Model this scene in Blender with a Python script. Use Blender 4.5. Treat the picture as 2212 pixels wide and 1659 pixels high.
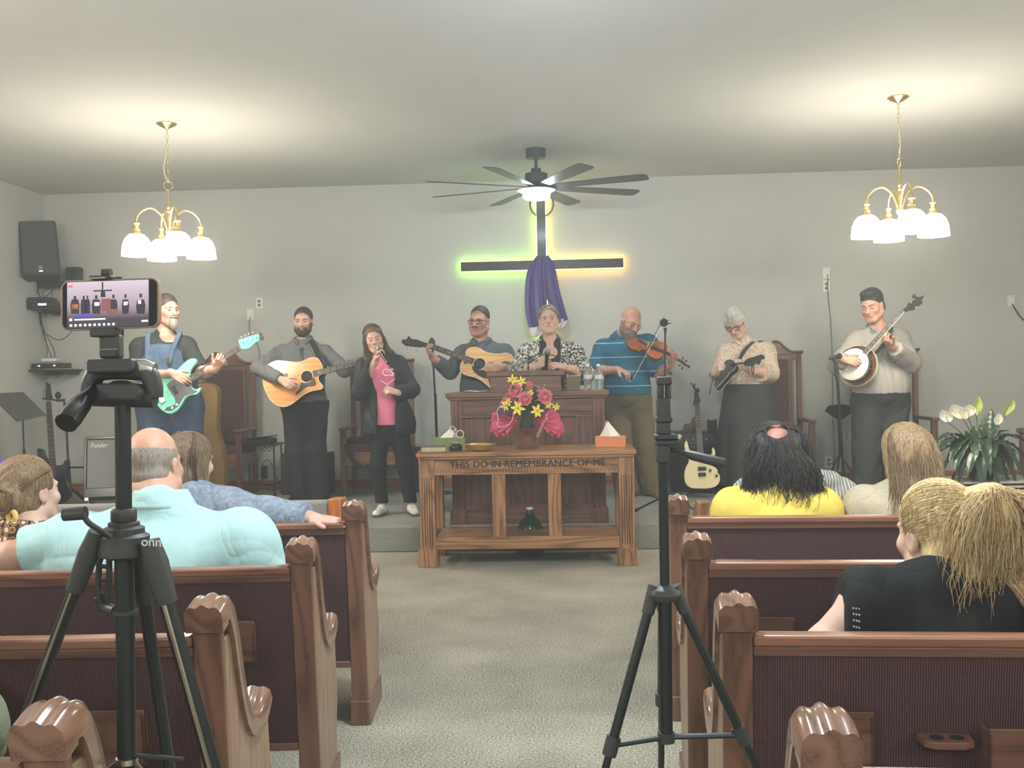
import bpy, bmesh, math, random
import numpy as np
from mathutils import Vector, Matrix, noise as mnoise
for o in list(bpy.data.objects): bpy.data.objects.remove(o, do_unlink=True)
SC = bpy.context.scene; COL = SC.collection
PI = math.pi
# ---------------------------------------------------------------- camera
W, H, FPX = 2212, 1659, 2200.0
CAM = Vector((0, 0, 1.38)); YAW, PITCH, ROLL = .0516, .0124, .020
_f = Vector((-math.sin(YAW)*math.cos(PITCH), math.cos(YAW)*math.cos(PITCH), -math.sin(PITCH)))
_r = Vector((math.cos(YAW), math.sin(YAW), 0)); _u = _r.cross(_f)
RT = _r*math.cos(ROLL) - _u*math.sin(ROLL); UP = _u*math.cos(ROLL) + _r*math.sin(ROLL)
cd = bpy.data.cameras.new('camera'); cam = bpy.data.objects.new('camera', cd); COL.objects.link(cam)
cd.sensor_width = 36; cd.lens = 36*FPX/W; cd.clip_start = .05; cd.clip_end = 100
M4 = Matrix.Identity(4)
for i in range(3): M4[i][0] = RT[i]; M4[i][1] = UP[i]; M4[i][2] = -_f[i]; M4[i][3] = CAM[i]
cam.matrix_world = M4; SC.camera = cam
def ray(px, py): return (_f*FPX + RT*(px-W/2) - UP*(py-H/2))
def P(px, py, Y):
    "point of the plane y=Y seen at this place of the photograph"
    d = ray(px, py); return CAM + d*(Y/d.y)
def FZ(px, py, z):
    d = ray(px, py); return CAM + d*((z-CAM.z)/d.z)
# ---------------------------------------------------------------- world, light, exposure
wd = bpy.data.worlds.new('world'); SC.world = wd; wd.use_nodes = True
wd.node_tree.nodes['Background'].inputs[0].default_value = (.6, .65, .7, 1); wd.node_tree.nodes['Background'].inputs[1].default_value = .05
# thin haze in the air of the room (the world's own volume)
_v = wd.node_tree.nodes.new('ShaderNodeVolumeScatter'); _v.inputs['Density'].default_value = .017; _v.inputs['Anisotropy'].default_value = .3; _v.inputs['Color'].default_value = (.96, 1, 1, 1)
wd.node_tree.links.new(_v.outputs[0], wd.node_tree.nodes['World Output'].inputs['Volume'])
SC.view_settings.view_transform = 'Standard'; SC.view_settings.look = 'None'; SC.view_settings.gamma = 1
SC.view_settings.exposure = 1.34; SC.view_settings.use_curve_mapping = False
CEIL = 3.34; WALLY = 10.5; WALLX = -5.45; WALLR = 5.6; WALLB = -5.0; STAGEY = 7.8; STZ = .2
def lamp(name, loc, power, color, radius=.12, typ='POINT', size=None):
    l = bpy.data.lights.new(name, typ); l.energy = power; l.color = color
    if typ == 'POINT': l.shadow_soft_size = radius
    else: l.shape = 'DISK'; l.size = size
    o = bpy.data.objects.new(name, l); COL.objects.link(o); o.location = loc; return o
WARM, COOL = (1, .92, .80), (.84, .94, 1)
# unseen lamps added for foreground light, over the pews, behind and above the camera
for x, y, p in ((-3.6, 3.2, 72), (3.6, 3.0, 72), (-3.6, -1.6, 56), (3.6, -1.6, 56)):
    lamp('unseen_chandelier_lamp', (x, y, 2.4), p, WARM, .25)
for x, y, p in ((0, 3.0, 70), (0, -2.2, 60)): lamp('unseen_fan_lamp', (x, y, 2.75), p, COOL, .12)
# ---------------------------------------------------------------- materials
def L(r, g, b):
    f = lambda c: (c/255/12.92) if c/255 <= .04045 else ((c/255+.055)/1.055)**2.4
    return (f(r), f(g), f(b), 1)
class NT:
    def __init__(s, name):
        s.m = bpy.data.materials.new(name); s.m.use_nodes = True; s.t = s.m.node_tree; s.b = s.t.nodes['Principled BSDF']
    def n(s, typ, **kw):
        x = s.t.nodes.new(typ)
        for k, v in kw.items():
            if k.startswith('i_'):
                k = k[2:]; x.inputs[int(k) if k.isdigit() else k].default_value = v
            else: setattr(x, k, v)
        return x
    def l(s, a, b): s.t.links.new(a, b)
    def coords(s, scale=(1, 1, 1), rot=(0, 0, 0)):
        tc = s.n('ShaderNodeTexCoord'); mp = s.n('ShaderNodeMapping'); mp.inputs['Scale'].default_value = scale; mp.inputs['Rotation'].default_value = rot
        s.l(tc.outputs['Object'], mp.inputs[0]); return mp.outputs[0]
    def ramp(s, fac, stops, interp='LINEAR'):
        r = s.n('ShaderNodeValToRGB'); r.color_ramp.interpolation = interp
        while len(r.color_ramp.elements) < len(stops): r.color_ramp.elements.new(.5)
        for e, (p, c) in zip(r.color_ramp.elements, stops): e.position = p; e.color = c
        s.l(fac, r.inputs[0]); return r.outputs[0]
    def math(s, op, a, b=None, c=None):
        x = s.n('ShaderNodeMath', operation=op)
        for i, v in enumerate((a, b, c)):
            if v is None: continue
            if isinstance(v, (int, float)): x.inputs[i].default_value = v
            else: s.l(v, x.inputs[i])
        return x.outputs[0]
    def mix(s, fac, a, b):
        x = s.n('ShaderNodeMix', data_type='RGBA')
        for i, v in ((0, fac), (6, a), (7, b)):
            if isinstance(v, (int, float, tuple)): x.inputs[i].default_value = v
            else: s.l(v, x.inputs[i])
        return x.outputs[2]
    def bump(s, h, strength=.3, dist=.002):
        x = s.n('ShaderNodeBump'); x.inputs['Strength'].default_value = strength; x.inputs['Distance'].default_value = dist
        s.l(h, x.inputs['Height']); s.l(x.outputs[0], s.b.inputs['Normal'])
    def set(s, rough=.5, metal=0, spec=None, col=None, **kw):
        s.b.inputs['Roughness'].default_value = rough; s.b.inputs['Metallic'].default_value = metal
        if spec is not None: s.b.inputs['Specular IOR Level'].default_value = spec
        if col is not None:
            if isinstance(col, tuple): s.b.inputs['Base Color'].default_value = col
            else: s.l(col, s.b.inputs['Base Color'])
        for k, v in kw.items(): s.b.inputs[k.replace('_', ' ')].default_value = v
        return s.m
_plain = {}
def plain(name, col, rough=.55, metal=0, vary=.12, scale=30, bump=0, spec=None, **kw):
    if name in _plain: return _plain[name]
    t = NT(name); v = t.coords(); nz = t.n('ShaderNodeTexNoise'); nz.inputs['Scale'].default_value = scale; nz.inputs['Detail'].default_value = 4; t.l(v, nz.inputs[0])
    a = tuple(c*(1-vary) for c in col[:3])+(1,); b = tuple(min(1, c*(1+vary)) for c in col[:3])+(1,)
    c = t.ramp(nz.outputs[0], [(.3, a), (.7, b)])
    if bump: t.bump(nz.outputs[0], bump, .002)
    _plain[name] = t.set(rough, metal, spec, c, **kw); return _plain[name]
def glow(name, col, strength, base=(.9, .9, .9, 1)):
    t = NT(name); t.set(.4, col=base); t.b.inputs['Emission Color'].default_value = col; t.b.inputs['Emission Strength'].default_value = strength; return t.m
def wood(name, light, dark, axis='X', scale=7, rings=9, rough=.38, coat=.15):
    t = NT(name); sc = [1, 1, 1]; sc['XYZ'.index(axis)] = .09
    v = t.coords(tuple(sc)); n1 = t.n('ShaderNodeTexNoise'); n1.inputs['Scale'].default_value = scale; n1.inputs['Detail'].default_value = 1.2; t.l(v, n1.inputs[0])
    s = t.math('SINE', t.math('MULTIPLY', n1.outputs[0], rings*6.28)); s = t.math('MULTIPLY_ADD', s, .5, .5)
    sc2 = [1, 1, 1]; sc2['XYZ'.index(axis)] = .03
    v2 = t.coords(tuple(sc2)); n2 = t.n('ShaderNodeTexNoise'); n2.inputs['Scale'].default_value = 260; n2.inputs['Detail'].default_value = 2; t.l(v2, n2.inputs[0])
    f = t.math('MULTIPLY_ADD', n2.outputs[0], .55, t.math('MULTIPLY', s, .45))
    c = t.ramp(f, [(.18, dark), (.34, tuple((a*.6+b*.4) for a, b in zip(light, dark))), (.62, light), (.9, tuple(min(1, a*1.12) for a in light))])
    t.bump(f, .12, .001); return t.set(rough, 0, None, c, Coat_Weight=coat, Coat_Roughness=.15)
def stripes(name, a, b, axis=0, freq=170, rough=.85, sharp=.5, vary=.15):
    t = NT(name); v = t.coords(); sp = t.n('ShaderNodeSeparateXYZ'); t.l(v, sp.inputs[0])
    s = t.math('MULTIPLY_ADD', t.math('SINE', t.math('MULTIPLY', sp.outputs[axis], freq*6.28)), .5, .5)
    nz = t.n('ShaderNodeTexNoise'); nz.inputs['Scale'].default_value = 120; nz.inputs['Detail'].default_value = 4; t.l(v, nz.inputs[0])
    f = t.math('ADD', s, t.math('MULTIPLY', t.math('SUBTRACT', nz.outputs[0], .5), vary*6))
    c = t.ramp(f, [(.3, a), (.8, b)]); t.bump(f, .4, .0015); return t.set(rough, 0, .2, c)
def carpet(name, a, b, scale=110):
    t = NT(name); v = t.coords(); nz = t.n('ShaderNodeTexNoise'); nz.inputs['Scale'].default_value = scale; nz.inputs['Detail'].default_value = 5; nz.inputs['Roughness'].default_value = .75; t.l(v, nz.inputs[0])
    big = t.n('ShaderNodeTexNoise'); big.inputs['Scale'].default_value = 2.5; t.l(v, big.inputs[0])
    f = t.math('ADD', nz.outputs[0], t.math('MULTIPLY', t.math('SUBTRACT', big.outputs[0], .5), .12))
    c = t.ramp(f, [(.41, a), (.59, b)]); t.bump(nz.outputs[0], .6, .006); return t.set(.95, 0, .1, c)
# ---------------------------------------------------------------- mesh builder
def V(*a): return Vector(a)
def rotz(a): return Matrix.Rotation(a, 3, 'Z')
def frame(z, x=None):
    z = Vector(z).normalized(); x = Vector(x) if x is not None else (V(0, 0, 1) if abs(z.z) < .9 else V(1, 0, 0))
    y = z.cross(x).normalized(); x = y.cross(z).normalized(); return x, y, z
class MB:
    def __init__(s): s.v = []; s.f = []
    def add(s, vs, fs):
        n = len(s.v); s.v += [Vector(p) for p in vs]; s.f += [tuple(i+n for i in q) for q in fs]; return s
    def box(s, c, size, R=None):
        hx, hy, hz = [a/2 for a in size]; c = Vector(c); vs = []
        for x in (-hx, hx):
            for y in (-hy, hy):
                for z in (-hz, hz): p = V(x, y, z); vs.append(c + (R @ p if R else p))
        return s.add(vs, [(0, 1, 3, 2), (4, 6, 7, 5), (0, 4, 5, 1), (2, 3, 7, 6), (0, 2, 6, 4), (1, 5, 7, 3)])
    def bb(s, x0, x1, y0, y1, z0, z1): return s.box(((x0+x1)/2, (y0+y1)/2, (z0+z1)/2), (x1-x0, y1-y0, z1-z0))
    def ring(s, rings, closed=False, cap=True):
        n = len(rings[0]); m = len(rings); vs = [p for r in rings for p in r]; fs = []
        for i in range(m if closed else m-1):
            a, b = i*n, ((i+1) % m)*n
            for j in range(n): k = (j+1) % n; fs.append((a+j, a+k, b+k, b+j))
        if cap and not closed: fs.append(tuple(range(n))[::-1]); fs.append(tuple((m-1)*n+j for j in range(n)))
        return s.add(vs, fs)
    def tube(s, pts, r, n=10, closed=False, flat=None):
        pts = [Vector(p) for p in pts]; rs = r if isinstance(r, (list, tuple)) else [r]*len(pts); rings = []; px = None
        for i, p in enumerate(pts):
            a = pts[i-1] if i > 0 or closed else p; b = pts[(i+1) % len(pts)] if i < len(pts)-1 or closed else p
            d = (b-a)
            if d.length < 1e-9: d = V(0, 0, 1)
            x, y, z = frame(d, px); px = x
            k = flat if flat else 1
            rings.append([p + x*math.cos(t)*rs[i]*k + y*math.sin(t)*rs[i] for t in [2*PI*j/n for j in range(n)]])
        return s.ring(rings, closed)
    def cyl(s, a, b, ra, rb=None, n=20): return s.tube([a, b], [ra, ra if rb is None else rb], n)
    def lathe(s, prof, c=(0, 0, 0), n=24, axis=(0, 0, 1), cap=True):
        x, y, z = frame(axis); c = Vector(c)
        return s.ring([[c + z*h + (x*math.cos(t)+y*math.sin(t))*max(r, 1e-4) for t in [2*PI*j/n for j in range(n)]] for r, h in prof], cap=cap)
    def ell(s, c, rad, R=None, n=16, m=10):
        c = Vector(c); rings = []
        for i in range(m+1):
            ph = -PI/2+PI*i/m; rr = max(math.cos(ph), 1e-3); rg = []
            for j in range(n):
                t = 2*PI*j/n; p = V(rad[0]*rr*math.cos(t), rad[1]*rr*math.sin(t), rad[2]*math.sin(ph)); rg.append(c + (R @ p if R else p))
            rings.append(rg)
        return s.ring(rings)
    def prism(s, outline, o, x, y, z0, z1, inset=0):
        "closed 2-D outline in the frame (x, y) at o, extruded along x cross y"
        x = Vector(x).normalized(); y = Vector(y).normalized(); z = x.cross(y).normalized(); o = Vector(o)
        return s.ring([[o + x*a + y*b + z*z0 for a, b in outline], [o + x*a + y*b + z*z1 for a, b in outline]])
    def grid(s, fn, nu, nv):
        vs = [fn(i/nu, j/nv) for i in range(nu+1) for j in range(nv+1)]
        return s.add(vs, [(i*(nv+1)+j, (i+1)*(nv+1)+j, (i+1)*(nv+1)+j+1, i*(nv+1)+j+1) for i in range(nu) for j in range(nv)])
    def build(s, name, mat, parent=None, smooth=True, bevel=0, solid=0, sub=0, angle=40):
        off = V(0, 0, 0); q = parent
        while q is not None: off = off + q.location; q = q.parent
        me = bpy.data.meshes.new(name); me.from_pydata([tuple(p-off) for p in s.v], [], s.f)
        bm = bmesh.new(); bm.from_mesh(me); bmesh.ops.recalc_face_normals(bm, faces=bm.faces); bm.to_mesh(me); bm.free()
        return link(name, me, mat, parent, smooth, bevel, solid, sub, angle)
def link(name, me, mat, parent=None, smooth=True, bevel=0, solid=0, sub=0, angle=40):
    if smooth:
        me.shade_smooth()
        if angle: me.set_sharp_from_angle(angle=math.radians(angle))
    if mat:
        for m in (mat if isinstance(mat, (list, tuple)) else [mat]): me.materials.append(m)
    o = bpy.data.objects.new(name, me); COL.objects.link(o)
    if parent is not None: o.parent = parent
    if solid: md = o.modifiers.new('s', 'SOLIDIFY'); md.thickness = solid; md.offset = 0
    if bevel: md = o.modifiers.new('b', 'BEVEL'); md.width = bevel; md.segments = 2; md.limit_method = 'ANGLE'; md.angle_limit = math.radians(35)
    if sub: md = o.modifiers.new('u', 'SUBSURF'); md.levels = sub; md.render_levels = sub
    return o
def thing(name, label, cat, loc=(0, 0, 0), rz=0, group=None):
    o = bpy.data.objects.new(name, None); COL.objects.link(o); o.location = loc; o.rotation_euler = (0, 0, rz); o.empty_display_size = .1
    return tag(o, label, cat, group)
def tag(o, label, cat, group=None):
    o['label'] = label; o['category'] = cat
    if group: o['group'] = group
    elif 'group' in o: del o['group']
    return o
def struct(o): o['kind'] = 'structure'; return o
KIDS = lambda o: [c for c in bpy.data.objects if c.parent is o]
def copy_tree(o, parent=None):
    kids = KIDS(o); c = o.copy(); COL.objects.link(c); c.parent = parent
    for k in kids: copy_tree(k, c)
    return c
def text_mesh(body, size, ext=.001, font=None, align='CENTER', space=1.0, bold=0):
    cu = bpy.data.curves.new('t', 'FONT'); cu.body = body; cu.size = size; cu.extrude = ext; cu.align_x = align; cu.space_character = space; cu.resolution_u = 3; cu.offset = bold
    ob = bpy.data.objects.new('t', cu); COL.objects.link(ob); dg = bpy.context.evaluated_depsgraph_get(); dg.update()
    me = bpy.data.meshes.new_from_object(ob.evaluated_get(dg)); bpy.data.objects.remove(ob)
    vs = [v.co.copy() for v in me.vertices]; fs = [tuple(p.vertices) for p in me.polygons]; bpy.data.meshes.remove(me); return vs, fs
def put_text(mb, body, size, o, x, y, ext=.001, align='CENTER', space=1.0, bold=0):
    vs, fs = text_mesh(body, size, ext, None, align, space, bold); x = Vector(x).normalized(); y = Vector(y).normalized(); z = x.cross(y); o = Vector(o)
    mb.add([o + x*p.x + y*p.y + z*p.z for p in vs], fs)
def arc(c, r, a0, a1, n, x=(1, 0, 0), y=(0, 0, 1)):
    c, x, y = Vector(c), Vector(x), Vector(y); return [c + x*r*math.cos(a0+(a1-a0)*i/n) + y*r*math.sin(a0+(a1-a0)*i/n) for i in range(n+1)]
def spline(pts, n=8, closed=False):
    "Catmull-Rom through points of any dimension"
    pts = [Vector(p) for p in pts]; N = len(pts); out = []
    for i in range(N if closed else N-1):
        g = (lambda k: pts[k % N]) if closed else (lambda k: pts[min(max(k, 0), N-1)])
        p0, p1, p2, p3 = g(i-1), g(i), g(i+1), g(i+2)
        for j in range(n):
            t = j/n; out.append(.5*((2*p1)+(p2-p0)*t+(2*p0-5*p1+4*p2-p3)*t*t+(3*p1-p0-3*p2+p3)*t**3))
    if not closed: out.append(pts[-1])
    return out
# ---------------------------------------------------------------- room shell
m_wall = plain('wall_paint', L(196, 198, 194), .9, vary=.02, scale=3, bump=.05)
m_ceil = plain('ceiling_paint', L(206, 208, 206), .95, vary=.015, scale=4)
m_floor = carpet('beige_carpet', L(106, 101, 88), L(200, 196, 180), 125)
m_stage = carpet('grey_stage_carpet', L(104, 106, 100), L(166, 168, 160), 125)
m_base = wood('baseboard_wood', L(176, 112, 72), L(120, 64, 36), 'X')
struct(MB().bb(WALLX-.1, WALLR+.1, WALLB-.1, WALLY+.1, -.1, 0).build('floor', m_floor))
struct(MB().bb(WALLX-.1, WALLR+.1, WALLB-.1, WALLY+.1, CEIL, CEIL+.1).build('ceiling', m_ceil))
struct(MB().bb(WALLX-.1, WALLR+.1, WALLY, WALLY+.1, 0, CEIL).build('wall_back', m_wall))
struct(MB().bb(WALLX-.1, WALLX, WALLB, WALLY, 0, CEIL).build('wall_left', m_wall))
struct(MB().bb(WALLR, WALLR+.1, WALLB, WALLY, 0, CEIL).build('wall_right', m_wall))
struct(MB().bb(WALLX-.1, WALLR+.1, WALLB-.1, WALLB, 0, CEIL).build('wall_front', m_wall))
struct(MB().bb(WALLX, WALLR, STAGEY, WALLY, 0, STZ).build('stage_platform', m_stage, bevel=.012))
struct(MB().bb(WALLX, WALLR, WALLY-.018, WALLY, STZ, STZ+.09).build('baseboard_back', m_base, bevel=.004))
struct(MB().bb(WALLX, WALLX+.018, STAGEY, WALLY, STZ, STZ+.09).build('baseboard_left', m_base, bevel=.004))

# ---------------------------------------------------------------- shared materials
oakA, oakB = L(166, 122, 84), L(84, 54, 34)
oakX = wood('oak_across', oakA, oakB, 'X'); oakZ = wood('oak_upright', oakA, oakB, 'Z'); oakY = wood('oak_depth', oakA, oakB, 'Y')
wdkA, wdkB = L(122, 86, 70), L(76, 50, 40)
wdkX = wood('brown_wood_across', wdkA, wdkB, 'X'); wdkZ = wood('brown_wood_upright', wdkA, wdkB, 'Z')
pewA, pewB = L(150, 106, 84), L(98, 64, 50)
pewX = wood('pew_wood_across', pewA, pewB, 'X', rough=.28); pewZ = wood('pew_wood_upright', L(126, 90, 72), L(84, 57, 45), 'Z', rough=.34); pewY = wood('pew_wood_cap', L(134, 100, 82), L(96, 66, 52), 'Y', rough=.2, coat=.5)
pewS = wood('pew_end_sheen_wood', L(150, 124, 102), L(122, 96, 76), 'Z', rough=.4)  # paler than the other pew wood: reflection on the side face put into the colour
m_pewfab = stripes('ribbed_maroon_fabric', L(60, 42, 46), L(100, 72, 72), 0, 190)
m_maroon = plain('maroon_upholstery', L(84, 58, 60), .8, vary=.1)
m_blk = plain('black_plastic', L(38, 42, 42), .42, vary=.08); m_blkm = plain('black_metal', L(30, 32, 33), .35, .4, vary=.06)
m_blkg = plain('glossy_black', L(22, 24, 26), .15, vary=.05); m_white = plain('white_plastic', L(232, 232, 224), .4, vary=.02)
m_chrome = plain('chrome', L(210, 210, 205), .18, 1, vary=.02); m_brass = plain('brushed_brass', L(214, 190, 130), .25, .9, vary=.04)
m_gold = plain('polished_brass', L(232, 204, 118), .24, .75, vary=.04)
m_steel = plain('nickel', L(170, 165, 150), .25, 1, vary=.03); m_dkblue = plain('dark_blue_gloss', L(22, 28, 44), .12, vary=.05)
m_paper = plain('white_paper', L(235, 232, 222), .8, vary=.02); m_rubber = plain('black_rubber', L(26, 27, 27), .8, vary=.05)
m_wire = plain('black_cable', L(40, 42, 44), .6, vary=.05); m_wirew = plain('grey_cable', L(120, 120, 112), .6, vary=.05)

# ---------------------------------------------------------------- pews
def make_pew(side, length, label, end_face=1):
    "aisle end at x=0, pew runs to side*length; rear top edge of the end at y=0; front towards +y"
    t = thing('church_pew', label, 'pew', group=None)
    th = .062; s = side; rake = .10
    def yb(z): return rake*(1-z/.9)             # rear face of end and backrest
    # end panel with swooping front edge
    prof = [(yb(0)-.0, 0), (yb(.84), .84), (yb(.84)+.10, .86), (.135, .80), (.20, .66), (.26, .575), (.325, .545), (.38, .56), (.395, .60), (.41, .60), (.43, .56), (.42, .50), (.42, .36), (.44, .33), (.44, .26), (.42, .22), (.42, .0)]
    mb = MB(); mb.prism([(a, b) for a, b in prof], (0, 0, 0), (0, 1, 0), (0, 0, 1), 0, 0)
    mb = MB(); x0, x1 = (0, s*th)
    core = [(yb(0)-.0, 0), (yb(.8), .8)] + [(p.x, p.y) for p in spline([(.10, .80), (.16, .68), (.22, .575), (.30, .525), (.40, .52)], 5)] + [(.415, .40), (.43, .34), (.43, .27), (.41, .22), (.41, 0)]
    mb.ring([[V(x, a, b) for a, b in core] for x in (x0, x1)])
    pan = mb.build('end_panel', pewS, t, bevel=.004)
    post = MB(); post.ring([[V(x, yb(z)+dy, z) for z, dy in ((0, -.004), (.82, -.004), (.82, .02), (0, .02))] for x in (x0-s*.001, x1+s*.001)]); post.build('end_post', pewZ, t, bevel=.003)
    base = MB(); base.ring([[V(x, a, b) for a, b in ((yb(0)-.012, 0), (yb(.1)-.012, .10), (.42, .10), (.425, 0))] for x in (x0-s*.008, x1+s*.008)]); base.build('plinth', pewZ, t, bevel=.003)
    # scrolled cap rail: wavy section swept along a swoop
    path = [(-.022, .868), (.03, .880), (.075, .866), (.115, .80), (.15, .70), (.19, .61), (.235, .555), (.29, .535), (.345, .545), (.385, .575)]
    pp = spline([V(0, a, b) for a, b in path], 6); rings = []
    w = .083; sec = []
    for i in range(17):
        u = -1+2*i/16; b = .012*math.exp(-(u/.28)**2) + .006*math.exp(-((abs(u)-.62)/.2)**2) - .010*max(0, abs(u)-.8)/.2
        sec.append((u*w/2, b+.008))
    N = len(pp)
    for i, p in enumerate(pp):
        d = (pp[min(i+1, N-1)]-pp[max(i-1, 0)]).normalized(); nrm = V(0, -d.z, d.y)
        tk = .048 if i < 6 else .040
        up = [p + V(s*th/2+sx, 0, 0) + nrm*sy for sx, sy in sec]; lo = [p + V(s*th/2+sx, 0, 0) - nrm*tk for sx in (w/2, w/2-.006, -w/2+.006, -w/2)]
        rings.append(up+lo)
    MB().ring(rings).build('cap_rail', pewY, t, angle=50)
    # backrest: top rail, lower moulding, fabric back, seat
    xa, xb = s*(th+.002), s*length
    def bar(z0, z1, d0, d1):
        m = MB(); return m.ring([[V(x, yb(z)+d, z) for z, d in ((z0, d0), (z1, d0), (z1, d1), (z0, d1))] for x in (xa, xb)])
    bar(.787, .812, -.012, .035).build('top_rail', pewX, t, bevel=.006)
    bar(.765, .787, -.006, .03).build('rail_moulding', wdkX, t, bevel=.003)
    bar(.26, .765, .002, .03).build('back_panel', m_pewfab, t)
    bar(.235, .26, -.004, .03).build('bottom_rail', wdkX, t, bevel=.003)
    m = MB(); m.ring([[V(x, y, z) for y, z in ((.075, .40), (.41, .42), (.425, .445), (.41, .475), (.075, .46))] for x in (xa, xb)]); m.build('seat', m_maroon, t, bevel=.008)
    m = MB(); m.ring([[V(x, yb(z)+.03, z) for x, z in ((xa, .30), (xb, .30), (xb, .74), (xa, .74))], [V(x, yb(z)+.055, z) for x, z in ((xa+s*.02, .32), (xb, .32), (xb, .72), (xa+s*.02, .72))]]); m.build('back_cushion', m_maroon, t, bevel=.006)
    far = MB(); far.ring([[V(x, a, b) for a, b in core] for x in (xb, xb+s*th)]); far.build('end_panel', pewS, t, bevel=.004)
    # holders on the rear of the back
    def holder(name, x0, x1, z0, z1, dp):
        rk = MB(); xr0, xr1 = s*x0, s*x1
        rk.ring([[V(x, yb(z)+d, z) for z, d in ((z0, -dp), (z1, -dp), (z1, -dp+.009), (z0, -dp+.009))] for x in (xr0, xr1)])
        rk.ring([[V(x, yb(z)+d, z) for z, d in ((z0, -dp), (z0+.01, -dp), (z0+.01, .002), (z0, .002))] for x in (xr0, xr1)])
        for xx in (xr0, xr1-s*.009): rk.ring([[V(x, yb(z)+d, z) for z, d in ((z0, -dp), (z1-.01, -dp), (z1-.01, .002), (z0, .002))] for x in (xx, xx+s*.009)])
        return rk.build(name, wdkX, t, bevel=.0015)
    holder('card_holder', .175, .31, .52, .65, .022); holder('book_rack', .53, .92, .43, .63, .06)
    m = MB(); m.ring([[V(s*x, yb(.60)+y, z) for x, y in ((.40, .0), (.51, .0), (.505, -.045), (.485, -.06), (.425, -.06), (.405, -.045))] for z in (.585, .60)]); ch_ = m.build('cup_holder', wdkX, t, bevel=.0015)
    m = MB(); [m.lathe([(0, 0), (.014, 0), (.014, .0015), (0, .0015)], V(s*x, yb(.6)-.03, .60), 18) for x in (.435, .475)]; m.build('cup_holes', m_rubber, ch_)
    return t
pews = []
def place_pew(side, X, Ytop, delta, label, length=4.2):
    t = make_pew(side, length, label); t.location = (X, Ytop, 0); t.rotation_euler = (0, 0, delta if side < 0 else -delta); pews.append(t); return t
place_pew(-1, -.790, 3.86, .047, 'maroon pew left of the aisle nearest the stage, denim sleeve resting on its rail')
place_pew(-1, -.765, 2.99, .065, 'maroon pew left of the aisle that the bald man in aqua leans against')
p3 = place_pew(-1, -.765, 2.19, .047, 'maroon pew left of the aisle with worn stained end post, behind tripod legs')
place_pew(-1, -.750, 1.46, .047, 'pew in the bottom left corner, only its glossy curved cap showing')
place_pew(1, .392, 3.90, .040, 'maroon pew right of the aisle directly behind the yellow shirt')
place_pew(1, .346, 2.99, .047, 'maroon pew right of the aisle that the blonde in black sits in front of', 4.2)
place_pew(1, .325, 2.17, .047, 'wide maroon pew back right of the aisle under the blonde woman, with hymnal racks')
place_pew(1, .324, 1.42, .047, 'pew at the bottom right edge, only a glossy scrolled cap and post showing')
# ---------------------------------------------------------------- chandeliers
m_shade = glow('lit_glass_shade', (1, .91, .72, 1), 17)
def chandelier(px, py, label, rz, lean=0):
    c = FZ(px, py, CEIL)
    t = thing('chandelier', label, 'chandelier', (c.x, c.y, CEIL), rz, None)
    def b(m, n, mt, par=None, **k):
        o = m.build(n, mt, None, **k); o.parent = par or t; return o
    b(MB().lathe([(.0, 0), (.075, 0), (.076, -.008), (.05, -.026), (.018, -.04), (.008, -.05), (0, -.05)], n=28), 'ceiling_canopy', m_brass)
    ch = MB(); z = -.05
    for k in range(11):
        a = (1, 0, 0) if k % 2 else (0, 1, 0); ring = [V(a[0]*.009*math.cos(q), a[1]*.009*math.cos(q), z-.02+.02*math.sin(q)) for q in [2*PI*i/12 for i in range(12)]]
        ch.tube(ring, .0022, 6, closed=True); z -= .0355
    b(ch, 'chain', m_brass)
    w = spline([(0, 0, -.05), (.004, 0, -.15), (-.012, 0, -.25), (-.03 if rz > .5 else .004, 0, -.36), (0, 0, -.46)], 6); b(MB().tube(w, .0022, 6), 'cord', m_white)
    b(MB().tube(arc((0, 0, -.48), .034, 0, 2*PI, 24)[:-1], .004, 8, closed=True), 'ring', m_brass)
    st = MB().lathe([(.0, -.51), (.01, -.512), (.011, -.62), (.014, -.64), (.02, -.65), (.013, -.665), (.02, -.68), (.012, -.69), (.012, -.80), (.03, -.83), (.024, -.85), (.006, -.875), (.0, -.885)], n=20); b(st, 'stem', m_brass)
    for k in range(4):
        a = PI/2*k; d = V(math.cos(a), math.sin(a), 0); o = lambda r, z: d*r + V(0, 0, z)
        pts = spline([o(.012, -.82), o(.04, -.74), o(.075, -.69), (o(.13, -.66)), o(.19, -.68), o(.235, -.73), o(.243, -.79)], 5)
        am = b(MB().tube(pts, .0085, 10), 'arm', m_brass)
        cc = d*.243
        b(MB().lathe([(0, -.775), (.022, -.778), (.026, -.785), (.018, -.793), (.018, -.825), (.027, -.83), (.024, -.838), (.03, -.85), (.045, -.868), (.0, -.868)], cc, 20), 'lamp_holder', m_brass, am)
        b(MB().lathe([(.03, -.862), (.058, -.872), (.085, -.90), (.103, -.945), (.11, -1.0), (.112, -1.03), (.108, -1.03), (.106, -1.0), (.098, -.95), (.078, -.905), (.05, -.88), (.028, -.87)], cc, 28, cap=False), 'glass_shade', m_shade, am)
        bb = b(MB().ell((cc.x, cc.y, -.95), (.03, .03, .04)), 'bulb', glow('lit_bulb', (1, .95, .85, 1), 18) if 'lit_bulb' not in bpy.data.materials else bpy.data.materials['lit_bulb'], am)
    return t
chandelier(360, 266, 'brass chandelier with four lit glass shades hanging at the left, above the bass player', .62)
chandelier(1940, 209, 'brass chandelier with lit glass shades hanging at the right, above the banjo player', PI/2+.02)
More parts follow.
